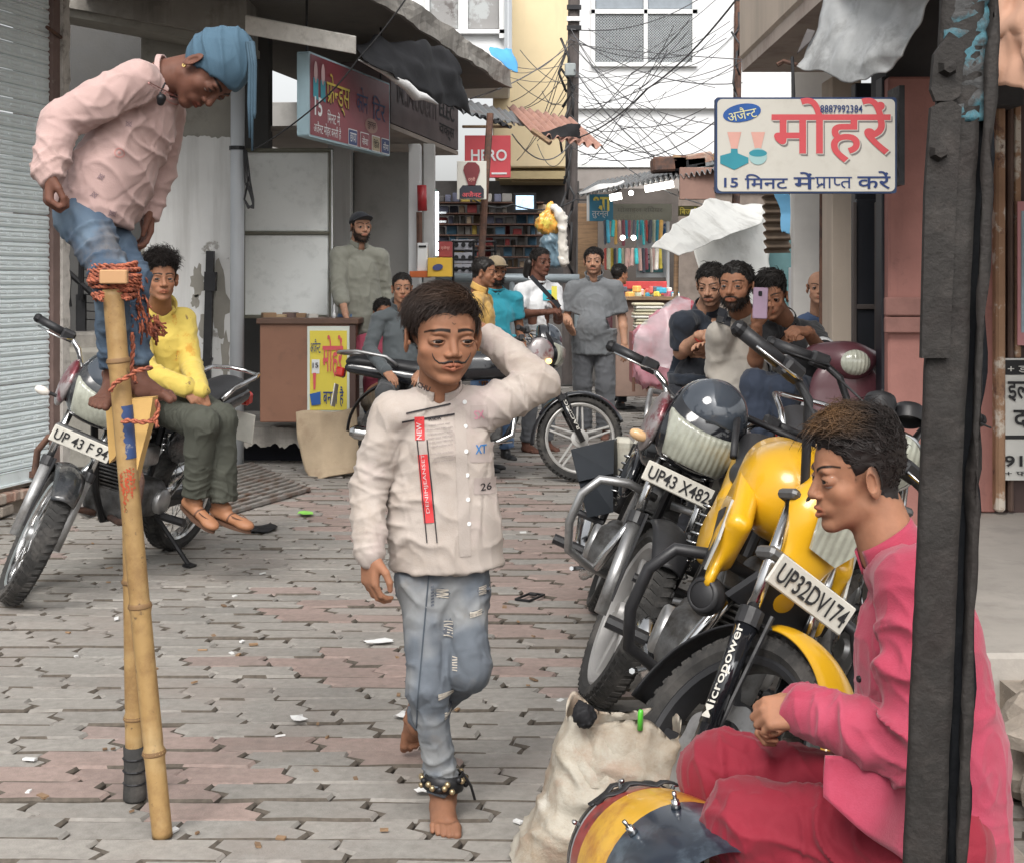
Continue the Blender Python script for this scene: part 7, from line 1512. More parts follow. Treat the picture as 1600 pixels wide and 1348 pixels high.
wc = thing('white_carton', 'tall white printed carton beside the steel column', 'carton', P(660, 430, 12.9)); slab('box', 652, 668, 380, 424, 12.9, .2, m_wht2, wc, .004); slab('print', 654, 666, 384, 387, 12.89, .005, m_ink, wc, .001); slab('base', 640, 672, 424, 434, 12.85, .25, M('carton_orange', (.55, .13, .03), .6), wc, .004)
for (x, y, n_, lab) in ((717, 392, 3, 'upper'), (717, 412, 3, 'middle'), (717, 430, 3, 'lower')):
    bx_ = thing('appliance_carton', lab + ' white appliance carton with dark pictures behind the railing', 'carton', P(x + 10, y, 14.2)); slab('box', x - 12, x + 24, y - 17, y, 14.2, .25, M('appl_white', (.40, .40, .44), .6, var=.08), bx_, .004)
    for j in range(n_): flat('picture', oval(.045, .05), P(x - 4 + 11 * j, y - 9, 14.19), X3, Z3, m_ink, bx_, .004)
hb = thing('goods_bundle', 'hanging bundle of plastic bags with yellow and orange pouches', 'bag', P(860, 425, 15)); f = F(); f.ell(P(858, 350, 15), (.14, .1, .12), k=.02).cap(P(860, 318, 15), P(858, 345, 15), .02, .1, k=.03); v, q_ = f.mesh(.015); v = wrinkle(v, q_, [(P(858, 345, 14.9), X3, .2, 16, .02)], .01, 9); link('pouches', npmesh('pouches', v, q_, True), M('pouch_orange', (.72, .34, .06), .35, var=.4, vs=9, stain=((.75, .62, .12), 7, .52, .03), coat=.3), hb)
f = F(); f.box(P(862, 394, 15), (.12, .08, .16), rad=.04).cap(P(862, 362, 15), P(862, 375, 15), .04, .1, k=.03); v, q_ = f.mesh(.015); v = wrinkle(v, q_, [(P(862, 390, 14.9), X3, .2, 14, .02)], .01, 9); link('net_bag', npmesh('net_bag', v, q_, True), M('netbag', (.13, .20, .25), .4, var=.35, vs=12, coat=.2), hb)
f = F(); f.cap(P(866, 324, 14.9), P(878, 342, 14.9), .03, .05, k=.02).cap(P(878, 342, 14.9), P(880, 410, 14.95), .04, .05, k=.02); v, q_ = f.mesh(.015); v = wrinkle(v, q_, [], .012, 9); link('white_bag', npmesh('white_bag', v, q_, True), M('bag_white', (.66, .62, .56), .4, var=.2, vs=6), hb)
bar = thing('grey_barrier', 'grey tubular barrier rail behind the bystanders', 'barrier', P(830, 600, 14)); mb().tube([P(640, 434, 14), P(905, 436, 14)], .045, 12).build('rail', M('barrier_grey', (.27, .31, .33), .45, .3, var=.1), bar, True)
for x in (700, 800, 902): mb().tube([P(x, 436, 14), P(x, 669, 14)], .03, 10).build('upright', M('barrier_grey'), bar)
# ---- stall with hanging goods
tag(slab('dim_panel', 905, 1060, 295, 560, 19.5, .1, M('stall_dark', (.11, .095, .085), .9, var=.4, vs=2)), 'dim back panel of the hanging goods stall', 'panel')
tag(slab('plywood_board', 903, 934, 318, 440, 18.2, .05, m_wood), 'upright brown plywood board left of the hanging goods', 'board')
bs = thing('blue_shop_sign', 'torn blue stall sign with yellow lettering', 'sign', P(940, 345, 17.4)); slab('board', 919, 958, 304, 346, 17.4, .03, M('stall_blue', (.04, .22, .36), .5, var=.1), bs, .003); slab('edge', 917, 921, 304, 346, 17.39, .04, m_wht2, bs, .003); kk = 17.4 / FP; put('lettering', BB('भा', .02), P(941, 319, 17.38), X3, Z3, 28 * kk, 22 * kk, m_syel, bs, .004); put('lettering', BB('तुरन्त', .0), P(938, 336, 17.38), X3, Z3, 26 * kk, 11 * kk, m_wht2, bs, .004)
gb = thing('stall_board', 'faded grey stall board with dim lettering', 'sign', P(1002, 345, 17.6)); slab('board', 954, 1050, 319, 346, 17.6, .04, M('stall_grey', (.36, .35, .29), .7, var=.12, vs=3), gb, .003); put('lettering', BB('मोबाइल रिपेयर', .0), P(1000, 328, 17.58), X3, Z3, 72 * kk, 10 * kk, M('faded_ink', (.25, .245, .21), .7), gb, .003); put('lettering', BB('ELECTRONICS', .0), P(990, 339, 17.58), X3, Z3, 60 * kk, 7 * kk, M('faded_ink2', (.46, .44, .34), .7), gb, .003)
yl = thing('yellow_stall_sign', 'yellow lettered strip sign right of the stall board', 'sign', P(1072, 340, 17.3)); slab('board', 1060, 1092, 322, 338, 17.3, .03, M('olive_board', (.14, .13, .05), .6), yl, .003); put('lettering', BB('िबजली', .01), P(1076, 330, 17.28), X3, Z3, 28 * kk, 11 * kk, m_syel, yl, .004)
corrug('tin_roof', P(902, 305, 16.6), P(1145, 262, 16.0), P(935, 285, 18.5), m_tin, 'grey tin roof over the hanging goods stall', 'roof', 30, .03)
sheet('roof_edge_plastic', [[P(905, 302, 16.5), P(935, 290, 16.5), P(975, 284, 16.5)], [P(906, 306, 16.5), P(937, 298, 16.5), P(977, 287, 16.5)]], m_strip, 'white plastic strip along the tin roof edge', 'plastic', 8, 20, .03)
for kx, (x, y, w_, lab) in enumerate(((1030, 292, 44, 'long'), (962, 308, 18, 'short'))):
    o = tag(mb().tube([P(x - w_ / 2, y + w_ * .09, 16.8), P(x + w_ / 2, y - w_ * .09, 16.8)], .04, 8).build('lamp_tube', M('lamp_glow', (1, .98, .9), .3, emit=4), None, True), lab + ' lit tube lamp under the stall roof', 'lamp')
for kx, (x, y) in enumerate(((986, 302), (973, 372), (990, 372))): tag(mb().sphere(P(x, y, 16.7), .03, 10, 8).build('bulb', M('lamp_glow'), None, True), ['lit bulb hanging under the stall roof', 'left lit bulb among the hanging goods', 'right lit bulb among the hanging goods'][kx], 'lamp')
tag(slab('brown_awning_board', 1062, 1118, 262, 312, 16.2, .06, M('rose_brown_board', (.25, .15, .12), .8, var=.2, vs=3)), 'rusty brown board hanging from the stall roof end', 'board')
for kx in range(6): tag(mb().box(P(1045 + kx * 15, 258 - (kx * 7) % 14, 16.6), (r6.uniform(.08, .2), .2, r6.uniform(.03, .09)), rotm(Y3, r6.uniform(-.3, .3)), .02).build('roof_junk', [m_rust, m_wood, m_blk, m_brick, m_tin, m_wood][kx]), ['rusty lump at the left end of the stall roof', 'brown timber second on the stall roof', 'black slab third on the stall roof', 'reddish block fourth on the stall roof', 'grey tin scrap fifth on the stall roof', 'brown timber at the right end of the stall roof'][kx], 'scrap')
gcol = [(.70, .66, .60), (.62, .12, .10), (.75, .58, .10), (.06, .35, .50), (.52, .56, .42), (.60, .40, .36), (.10, .11, .14), (.05, .45, .48), (.72, .42, .12), (.40, .12, .16)]; gname = ['white', 'red', 'yellow', 'blue', 'sage', 'rose', 'black', 'turquoise', 'orange', 'maroon']
for rw, (y0, cnt) in enumerate(((344, 17), (388, 17))):
    for j in range(cnt):
        x = 946 + j * 5.4 + r6.uniform(-1.5, 1.5); ci = r6.randrange(10); h_ = r6.uniform(24, 42); w_ = r6.uniform(3, 6); dd = 17.3 + r6.uniform(-.25, .3)
        a_, b_ = P(x - w_ / 2, y0 + h_, dd), P(x + w_ / 2, y0, dd); o = mb().box((a_ + b_) / 2, ((b_[0] - a_[0]) / 2, .03, (b_[2] - a_[2]) / 2), rotm(Y3, r6.uniform(-.06, .06)), .012).build('hanging_pack', M('pack_' + gname[ci], tuple(min(.9, c_ * 1.25) for c_ in gcol[ci]), .4, var=.3, vs=10))
        tag(o, gname[ci] + ' pack at the ' + ('left' if j < 6 else 'middle' if j < 12 else 'right') + ' of the ' + ('upper' if rw == 0 else 'lower') + ' row of hanging stall goods', 'pack', 'packs hanging at the stall')
pb = thing('picture_board', 'blue and white picture board right of the hanging packs', 'board', P(1017, 432, 17.7)); slab('board', 994, 1041, 350, 434, 17.7, .03, M('pict_white', (.55, .58, .60), .6, var=.2, vs=3, stain=((.03, .12, .30), 2.4, .56, .02)), pb, .003); put('lettering', BB('L CD', .02), P(1012, 402, 17.68), X3, Z3, 30 * kk, 9 * kk, m_ink, pb, .004); slab('picture', 1016, 1026, 346, 370, 17.66, .02, M('pict_cyan', (.05, .38, .52), .5), pb); slab('picture', 1000, 1036, 412, 426, 17.68, .01, M('pict_teal', (.05, .16, .17), .5, var=.5, vs=9), pb, .001); slab('frame', 1041, 1046, 346, 450, 17.6, .06, m_wht2, pb)
ct = thing('stall_counter', 'stall counter heaped with small goods', 'counter', P(1010, 600, 15.5)); slab('front', 962, 1062, 470, 620, 15.6, .8, M('counter_dull', (.22, .15, .12), .8, var=.3, vs=3), ct); slab('top', 958, 1064, 464, 470, 15.5, .9, m_wood, ct); slab('red_banner', 972, 1042, 440, 452, 16.6, .03, M('banner_red', (.55, .06, .06), .6, var=.3, vs=4), ct)
for j in range(26):
    x = r6.uniform(962, 1060); ci = r6.randrange(10); y = r6.uniform(452, 464); tag(mb().box(P(x, y, 15.6 + r6.uniform(0, .5)), (r6.uniform(.02, .06), .04, r6.uniform(.02, .05)), rotm(Z3, r6.uniform(0, 1)), .01).build('small_packet', M('pack_' + gname[ci], gcol[ci])), gname[ci] + ' packet heaped on the stall counter', 'packet', 'packets on the stall counter')
for j in range(9): tag(slab('folded_cloth', 992 + r6.uniform(-2, 2), 1036 + r6.uniform(-3, 3), 474 + j * 5, 478.4 + j * 5, 14.6, .35, M('cloth_' + str(j % 3), ((.55, .50, .36), (.62, .60, .55), (.40, .38, .28))[j % 3], .9, var=.15), None, .012), 'folded pale cloth, ' + ORD[j] + ' from the top of the cloth stack', 'cloth', 'folded cloths in a stack')
tag(slab('cloth_table', 988, 1040, 520, 600, 14.6, .4, M('table_dull', (.30, .10, .10), .85, var=.2)), 'draped table under the stack of folded cloths', 'table')
# ---- plastic covered cart
cr = thing('covered_cart', 'pink and red goods cart under a clear plastic sheet', 'cart', P(1028, 610, 11.0)); m_pkc = M('pink_cloth', (.58, .28, .33), .85, var=.25, vs=6, stain=((.50, .04, .07), 3, .54, .04)); f = F(); f.box(P(1027, 556, 11.2), (.17, .25, .22), rad=.06).ell(P(1040, 512, 11.2), (.13, .2, .14), k=.05).ell(P(1066, 486, 11.2), (.09, .15, .1), k=.05); v, q_ = f.mesh(.016); v = wrinkle(v, q_, [(P(1027, 560, 11.0), X3, .35, 12, .02)], .012, 7); link('goods', npmesh('goods', v, q_, True), m_pkc, cr)
for x in (990, 1012, 1050): mb().tube([P(x, 590, 11.0), P(x, 612, 11.0)], .014, 6).build('leg', m_rust, cr)
sheet('plastic', [[P(1062, 462, 10.95), P(1080, 470, 11.0)], [P(1020, 492, 10.85), P(1075, 500, 10.8)], [P(988, 524, 10.8), P(1066, 545, 10.75)], [P(982, 556, 10.8), P(1058, 575, 10.75)]], M('clear_plastic', (.62, .60, .62), .25, alpha=.45, var=.2, vs=8), None, None, amp=.04, sc=7, parent=cr, solid=0)
# ---- white tarpaulin lean-to
m_wtarp = M('white_tarp', (.66, .66, .63), .6, var=.12, vs=4, stain=[((.30, .29, .26), 3, .60, .1, .7), ((.66, .66, .64), 5, .62, .05, .7)], bump=.5, bs=20)
sheet('white_tarpaulin', [[P(1108, 312, 12.6), P(1150, 318, 13.2), P(1196, 322, 13.6)], [P(1066, 344, 11.6), P(1120, 346, 12.2), P(1190, 350, 12.8)], [P(1030, 372, 10.8), P(1062, 380, 11.0), P(1085, 390, 11.2)], [P(1014, 386, 10.6), P(1040, 392, 10.7), P(1060, 397, 10.8)]], m_wtarp, 'white tarpaulin lean-to slanting over the stall', 'tarpaulin', amp=.022, sc=6)
sheet('hanging_tarpaulin', [[P(1076, 350, 12.6), P(1130, 330, 13.0), P(1200, 326, 13.4)], [P(1086, 400, 12.5), P(1140, 400, 12.8), P(1204, 400, 13.2)], [P(1104, 470, 12.4), P(1150, 480, 12.7), P(1206, 480, 13.0)]], m_wtarp, 'grey white tarpaulin hanging behind the bearded men', 'tarpaulin', amp=.03, sc=5)
tag(mb().tube([P(1057, 392, 12.8), P(1054, 600, 12.8)], .022, 8).build('wooden_prop', m_wood), 'wooden prop pole holding the white tarpaulin', 'pole')
corrug('brown_tin', P(1192, 300, 11.6), P(1196, 396, 11.8), P(1232, 300, 11.7), M('brown_tin', (.17, .125, .09), .7, .2, var=.3, vs=6), 'upright brown corrugated tin sheet behind the filming man', 'tin sheet', 7, .025)
sheet('light_blue_tarp', [[P(1208, 302, 11.2), P(1240, 302, 11.2)], [P(1216, 335, 11.2), P(1244, 340, 11.2)], [P(1222, 366, 11.1), P(1240, 372, 11.1)]], M('sky_tarp', (.16, .42, .66), .5, var=.12), 'light blue tarpaulin strip below the hanging sign', 'tarpaulin', amp=.03, rag=.08)
sheet('white_scrap', [[P(1240, 300, 10.9), P(1284, 300, 10.9)], [P(1246, 360, 10.8), P(1280, 350, 10.8)], [P(1254, 402, 10.8), P(1284, 410, 10.8)]], m_wtarp, 'pale plastic scrap hanging below the hanging sign', 'plastic', amp=.06, rag=.08)
tag(slab('teal_shed_wall', 1196, 1290, 340, 640, 13.6, .1, M('teal_boards', (.10, .20, .21), .8, var=.3, vs=3)), 'dull teal shed wall behind the right hand bystanders', 'wall')
wc2 = thing('white_box', 'white printed appliance box behind the balding man', 'box', P(1256, 500, 10.8)); slab('box', 1242, 1272, 418, 505, 10.8, .25, M('box_white', (.62, .63, .64), .6), wc2, .004); slab('print', 1249, 1257, 432, 447, 10.79, .006, m_ink, wc2, .001); slab('print', 1249, 1257, 452, 463, 10.79, .006, M('print_soft', (.35, .36, .38), .6), wc2, .001)
# ---- overhead wires
rw = random.Random(21); pole = lambda y, dx=0: P(892 + dx, y, 19.8)
m_wire = M('grey_wire', (.10, .10, .105), .6, var=.2)
WG = 'overhead wires tangled about the pole'
ends = [(1160, 130, 18), (1150, 40, 24), (1158, 250, 16), (1125, 250, 16), (1160, 95, 14), (1300, 100, 12), (1118, 190, 16), (1130, 300, 16), (640, 20, 19), (700, 40, 19), (1090, 0, 22), (1140, -20, 20), (770, 95, 19), (735, 155, 15), (800, 210, 17), (1150, 330, 15), (1105, 280, 17), (1135, 60, 26), (1160, 200, 17), (1050, 265, 17)]
for i, (x, y, dd) in enumerate(ends): cable('overhead_wire', [pole(rw.uniform(20, 230)), P(x, y, dd)], rw.uniform(.004, .009), m_wire, 'overhead wire running from the utility pole to the ' + ('right side' if x > 892 else 'left canopy'), 'wire', WG, sag=rw.uniform(.02, .35))
for i in range(26):
    x0, y0, x1, y1 = rw.uniform(900, 930), rw.uniform(40, 260), rw.uniform(1040, 1160), rw.uniform(20, 285); t_ = rw.uniform(.35, .65); xm, ym = x0 + (x1 - x0) * t_, y0 + (y1 - y0) * t_ + rw.uniform(-14, 22)
    cable('overhead_wire', [P(x0, y0, 19.3), P(xm, ym, 18.2), P(x1, y1, 17)], rw.uniform(.003, .006), m_wire, 'thin wire in the tangle before the white building', 'wire', WG, sag=rw.uniform(.03, .16))
for i in range(12):
    x0, y0, y1 = rw.uniform(798, 850), rw.uniform(40, 260), rw.uniform(60, 250)
    cable('overhead_wire', [P(x0, y0, 20.6), P(886, y1, 20)], .006, m_wire, 'loose wire hanging across the yellow building wall', 'wire', WG, sag=rw.uniform(.02, .3))
cable('slack_cable', [P(640, -10, 10.0), P(560, 92, 10.2), P(500, 160, 10.3), P(395, 235, 10.6)], .006, m_cord, 'slanting black cable crossing in front of the red shop sign', 'cable', sag=.02)
cable('service_cable', [P(905, 215, 15), P(1010, 140, 13), P(1150, 0, 10.5), P(1175, -40, 10)], .008, m_wire, 'thick service cable rising to the right from the tin awning', 'cable', sag=.06)
cable('sagging_cable', [P(725, 300, 17), P(800, 320, 18), P(900, 312, 19), P(1000, 275, 18)], .010, m_cord, 'low sagging cable across the crowded shop front', 'cable', sag=.1)
ep = thing('far_pole', 'thin wire laden pole at the corner of the overhanging storey', 'pole', P(1152, 300, 18)); mb().tube([P(1154, -40, 18), P(1150, 320, 18)], .05, 8).build('pole', m_rust, ep)
for kx in range(8): mb().tube([P(1150 + rw.uniform(-8, 8), 20 + 30 * kx, 17.9), P(1150 + rw.uniform(-10, 10), 40 + 30 * kx, 17.85), P(1152 + rw.uniform(-6, 6), 58 + 30 * kx, 17.9)], .014, 5).build('wire_bundle', m_cord, ep, True)
# ================================================================== STILTS, FOREGROUND THINGS, LITTER
m_bam = M('bamboo', (.37, .235, .095), .55, var=.16, vs=5, stain=[((.22, .125, .05), 9, .54, .08, .75), ((.075, .045, .03), 26, .64, .03, .85), ((.45, .33, .17), 5, .60, .08, .6)], streak=((.30, .17, .06), (26, 26, 1.5), .6, .5), bump=.25, bs=60)
m_rope = M('red_rope', (.40, .12, .065), .85, var=.35, vs=60, stain=((.09, .03, .025), 40, .55, .06, .9), bump=.6, bs=160)
def bamboo(name, pts, rs, nodes, parent, label=None, cat=None):
    "pole through pts with swollen nodes at the given fractions"
    pts = [np.asarray(p, float) for p in pts]; a, b = pts[0], pts[-1]; n = 90; q = []; r = []
    for k in range(n + 1):
        t = k / n; p = a + (b - a) * t; p = p + (pts[1] - (a + b) / 2) * 4 * t * (1 - t) if len(pts) == 3 else p; bul = sum(.17 * math.exp(-((t - u) / .006) ** 2) - .05 * math.exp(-((t - u - .013) / .006) ** 2) for u in nodes)
        q.append(p); r.append((rs[0] + (rs[1] - rs[0]) * t) * (1 + bul))
    return mb().tube(q, r, 18).build(name, m_bam, parent, True)
s1 = thing('stilt', 'front bamboo stilt with blue tape and a wedge foot block', 'stilt', G(254, 1305)); g1 = G(254, 1306); t1 = P(176, 452, 3.70)
bamboo('pole', [g1, (g1 + t1) / 2 + V(-.004, 0, 0), t1], (.0265, .0260), (.155, .425, .87), s1)
m_nodeb = M('bamboo_node', (.20, .115, .05), .7, var=.3, vs=30)
for fr_ in (.155, .425, .87):
    c = g1 + (t1 - g1) * fr_ - V(.004, 0, 0) * 4 * fr_ * (1 - fr_); mb().lathe([(.0280, -.006), (.0312, -.003), (.0318, 0), (.0300, .003), (.0305, .005), (.0275, .009)], c, t1 - g1, 20).build('node', m_nodeb, s1, True)
def onpole(fr_, dx=0, dy=0): p = g1 + (t1 - g1) * fr_; p = p - V(.004, 0, 0) * 4 * fr_ * (1 - fr_); return p + V(dx, dy, 0)
b = mb(); b.lathe([(.0296, -.001), (.0296, .0)], onpole(.79), t1 - g1, 16); ax_ = nrm(t1 - g1)
pts = [(-.6 + .1 * k, 0) for k in range(12)]
def tape(a0, a1, f0, f1, r, seed=1):
    rr_ = random.Random(seed); b = mb(); n1, n2 = 10, 24; up_ = ax_; x_ = nrm(X3 - up_ * up_[0]); y_ = np.cross(up_, x_); e0 = [rr_.uniform(-.12, .12) for _ in range(n2 + 1)]; e1 = [rr_.uniform(-.15, .15) for _ in range(n2 + 1)]
    def g(u, w): j = int(round(w * n2)); aa = a0 + e0[j] + (a1 + e1[j] - a0 - e0[j]) * u; c = onpole(f0 + (f1 - f0) * w); return c + (x_ * math.cos(aa) + y_ * math.sin(aa)) * r
    b.grid(g, n1, n2); return b
tape(-1.35, .5, .695, .79, .0276).build('blue_tape', M('blue_tape', (.03, .06, .16), .55, var=.35, vs=20, stain=((.40, .36, .28), 20, .62, .04)), s1, True)
for kx, (a, f0, f1) in enumerate(((-1.9, .60, .672), (-1.6, .62, .675), (-1.35, .635, .678), (-1.1, .625, .68), (-.8, .64, .68), (-2.1, .64, .67))): tape(a - .05, a + .06, f0, f1, .0277, kx + 5).build('paint_drip', M('red_paint', (.42, .07, .03), .4), s1, True)
# wedge block carrying the foot
wb_ = [P(203, 623, 3.74), P(243, 620, 3.74), P(236, 665, 3.74), P(224, 710, 3.74), P(214, 752, 3.74)]; c0 = wb_[0]; poly = [(p[0] - c0[0], p[2] - c0[2]) for p in wb_]
mb().prism(poly[::-1], c0 - V(0, .028, 0), X3, Z3, Y3, .056).build('foot_block', M('wedge_wood', (.58, .36, .12), .6, var=.15, vs=7, bump=.2, bs=60), s1)
mb().box(P(178, 433, 3.66), (.035, .010, .018), None, .003).build('top_peg', M('peg_wood', (.48, .27, .13), .6), s1)
s2 = thing('stilt', 'rear bamboo stilt with its foot wrapped in black rubber', 'stilt', G(211, 1248)); g2 = G(211, 1248); t2 = P(200, 470, 3.96)
bamboo('pole', [g2, (g2 + t2) / 2, t2], (.0250, .0235), (.165, .44, .70), s2); mb().tube([g2, g2 + (t2 - g2) * .004, g2 + (t2 - g2) * .03, g2 + (t2 - g2) * .05, g2 + (t2 - g2) * .108], [.031, .033, .0315, .029, .0305], 16).build('rubber_wrap', m_tyre, s2, True)
for fr_ in (.165, .44): mb().lathe([(.0255, -.006), (.0292, -.002), (.0298, 0), (.028, .003), (.0285, .005), (.0255, .009)], g2 + (t2 - g2) * fr_, t2 - g2, 20).build('node', m_nodeb, s2, True)
for fr_ in (.035, .06, .085): c = g2 + (t2 - g2) * fr_; mb().lathe([(.0315, -.003), (.034, 0), (.0315, .003)], c, Z3, 14).build('binding', m_blk, s2)
mb().prism([(-.03, 0), (.03, 0), (.015, -.12), (-.02, -.16)][::-1], P(182, 632, 3.93), X3, Z3, Y3, .06).build('foot_block', M('wedge_wood'), s2)
def rope(name, pts, r, parent): return twist(pts, r).build(name, m_rope, parent, True)
def twist(pts, r, turns=40):
    "two-strand twisted cord along pts"
    P_ = []; pts = [np.asarray(p, float) for p in pts]; n = max(40, len(pts) * 4)
    seg = np.array(pts); t = np.linspace(0, len(pts) - 1, n); i0 = np.minimum(t.astype(int), len(pts) - 2); f = (t - i0)[:, None]; C = seg[i0] * (1 - f) + seg[i0 + 1] * f
    L = np.concatenate([[0], np.cumsum(np.linalg.norm(np.diff(C, axis=0), axis=1))]); b = mb()
    T = np.gradient(C, axis=0); T /= np.linalg.norm(T, axis=1, keepdims=True) + 1e-9; U = np.cross(T, V(.3, .5, .8)); U /= np.linalg.norm(U, axis=1, keepdims=True) + 1e-9; Wv = np.cross(T, U)
    for ph in (0, math.pi): a = L / (r * 7) * 6.28 + ph; b.tube(C + (U * np.cos(a)[:, None] + Wv * np.sin(a)[:, None]) * r * .55, r * .62, 5)
    return b
rk = thing('rope_lashing', 'thick coil of red rope binding the knee to the front stilt', 'rope', P(178, 468, 3.72)); cx = (P(178, 440, 3.70) + P(172, 440, 3.76)) / 2
rr_ = random.Random(3)
for kx in range(13):
    y = 417 + kx * 4.2; c = P(179 + rr_.uniform(-1, 1), y, 3.735); a0 = rr_.uniform(0, 6); rx = .063 - .0006 * abs(kx - 5) ** 1.6 + rr_.uniform(-.003, .003); tl = rr_.uniform(-.012, .012)
    twist([c + V(rx * math.cos(a0 + a), rx * .95 * math.sin(a0 + a), tl * math.cos(a) + .010 * a / 6.28) for a in np.linspace(0, 6.6, 44)], .0052).build('coil', m_rope, rk, True)
twist([P(196, 468, 3.66), P(205, 466, 3.70), P(150, 463, 3.68), P(160, 470, 3.66)], .005).build('tail', m_rope, rk, True)
for i_, (lab, pts) in enumerate((('red cord lacing the foot to the front stilt', [(172, 612), (180, 598), (198, 590), (212, 580), (230, 576), (238, 574)]), ('red cord tied round the wedge foot block', [(190, 660), (200, 657), (222, 660), (240, 657), (243, 650)]), ('red cord running down between the legs', [(206, 520), (208, 545), (205, 575), (212, 600)]), ('red cord tail hanging by the wedge block', [(244, 625), (248, 640), (242, 655), (246, 668)]))):
    o = twist([P(x, y, 3.665 if i_ != 2 else 3.80) for x, y in pts], .006).build('cord', m_rope, None, True); tag(o, lab, 'cord')
tz = thing('thread_tassel', 'tangled red thread hanging behind the stilt walker knee', 'thread', P(225, 560, 3.95)); rg = np.random.default_rng(4); b = mb()
for kx in range(90):
    x0, y0 = rg.uniform(204, 224), rg.uniform(428, 500); dx, dy = rg.uniform(-6, 14), rg.uniform(14, 46); b.tube([P(x0, y0, 3.9 + rg.uniform(-.04, .05)), P(x0 + dx * .5 + rg.uniform(-5, 5), y0 + dy * .5, 3.9 + rg.uniform(-.04, .04)), P(x0 + dx, y0 + dy, 3.9 + rg.uniform(-.04, .04))], .0028, 4)
for kx in range(70):
    x0, y0 = rg.uniform(214, 246), rg.uniform(492, 516); b.tube([P(x0, y0, 3.92), P(x0 + rg.uniform(-4, 10), y0 + rg.uniform(4, 14), 3.9), P(x0 + rg.uniform(-2, 16), y0 + rg.uniform(10, 26), 3.92)], .003, 4)
b.build('threads', m_rope, tz, True)
# ---- foreground post
po_ = thing('iron_post', 'tall rusted channel post close to the camera on the right', 'post', P(1460, 1348, 2.0) * V(1, 1, 0)); dz = 2.0
m_post = M('rough_post', (.024, .021, .019), .75, .25, var=.3, vs=14, stain=[((.055, .047, .042), 22, .60, .08, .7), ((.025, .018, .016), 6, .56, .1, .8)], bump=.9, bs=55); m_postd = M('post_dark', (.007, .008, .010), .6, var=.3, vs=9, bump=.5, bs=40, spec=.2)
m_teal2 = M('flaking_teal', (.05, .05, .05), .7, .2, var=.2, vs=20, stain=[((.05, .16, .20), 16, .52, .06, .9), ((.12, .15, .15), 30, .66, .04, .7)], bump=.9, bs=60)
def strip(name, xt0, xt1, xb0, xb1, d0, th, mat, y0=-30, y1=1800, amp=.0015, ny=60, nx=6):
    "leaning upright strip between the photo columns given at the top and the bottom row 1348"
    fx = lambda a, y: (xt0 + (xt1 - xt0) * a) + ((xb0 + (xb1 - xb0) * a) - (xt0 + (xt1 - xt0) * a)) * y / 1348
    b = mb(); b.grid(lambda a, t: P(fx(a, y1 + (y0 - y1) * t), y1 + (y0 - y1) * t, d0) + V(0, amp * fbm(np.array([[a * 3, t * 40, d0 * 7]]), 1.3, 2)[0] * 2, 0), nx, ny); o = b.build(name, mat, po_, True, th); return o
strip('front_plate', 1470, 1536, 1412, 1474, 2.0, .012, m_post); strip('web', 1508, 1550, 1470, 1500, 2.035, .05, m_postd); strip('edge_rail', 1546, 1556, 1494, 1506, 1.995, .02, m_post, nx=3); strip('teal_face', 1474, 1545, 1468, 1538, 1.997, .006, m_teal2, -30, 190, .002, 30)
ppx = lambda x, y: P(x, y, 1.985)
def plate(name, pts, th=.012): b = mb(); c = ppx(*pts[0]); q = [ppx(*p) for p in pts]; b.prism([(p[0] - c[0], p[2] - c[2]) for p in q][::-1], c, X3, Z3, Y3, th); return b.build(name, m_post, po_)
plate('splice_plate', [(1460, 85), (1484, 50), (1507, 66), (1504, 120), (1500, 150), (1488, 158), (1462, 158), (1455, 140)]); plate('splice_plate', [(1455, 168), (1470, 160), (1490, 158), (1503, 168), (1497, 260), (1490, 420), (1484, 560), (1440, 560), (1446, 300)])
for (x, y) in ((1480, 106), (1466, 238)): mb().lathe([(0, .014), (.009, .013), (.012, .004), (.014, 0)], ppx(x, y), -Y3, 6).build('bolt', m_post, po_)
# ---- sack
sk = thing('woven_sack', 'dirty white woven sack standing open beside the drum', 'sack', G(930, 1330)); c = P(962, 1215, 3.62)
def sec_(t):
    z = .355 * t; x0 = np.interp(t, [0, .08, .3, .6, 1], [800, 806, 838, 862, 886]); x1 = np.interp(t, [0, .2, .6, 1], [1050, 1072, 1068, 1062]); dd = 3.62; a_ = P(x0, 1000, dd)[0]; b_ = P(x1, 1000, dd)[0]; return (a_ + b_) / 2, (b_ - a_) / 2, np.interp(t, [0, .25, .7, 1], [.13, .16, .13, .10]), z
vs = []; NA, NT = 96, 44
for j in range(NT + 9):
    inn = j > NT; t = min(j, NT) / NT if not inn else 1 - (j - NT) * .05; cx_, hw, hd, z = sec_(t); sh_ = .965 if inn else 1
    for k_ in range(NA):
        a = 2 * math.pi * k_ / NA; ca, sa = math.cos(a), math.sin(a); e = 2 / 3.2; rim = .012 * math.sin(3 * a + .5) * t ** 3 + .014 * math.sin(5 * a + 2) * t ** 4
        pinch = 1 - .22 * t ** 3 * (abs(sa) ** 2) * (.6 + .4 * math.sin(2 * a)); vs.append(V(cx_ + hw * sh_ * np.sign(ca) * abs(ca) ** e, 3.62 + hd * sh_ * pinch * np.sign(sa) * abs(sa) ** e, max(.003, z + rim + (-.02 * t * ca))))
vs = np.array(vs); q_ = np.array([[j * NA + k_, j * NA + (k_ + 1) % NA, (j + 1) * NA + (k_ + 1) % NA, (j + 1) * NA + k_] for j in range(NT + 8) for k_ in range(NA)])
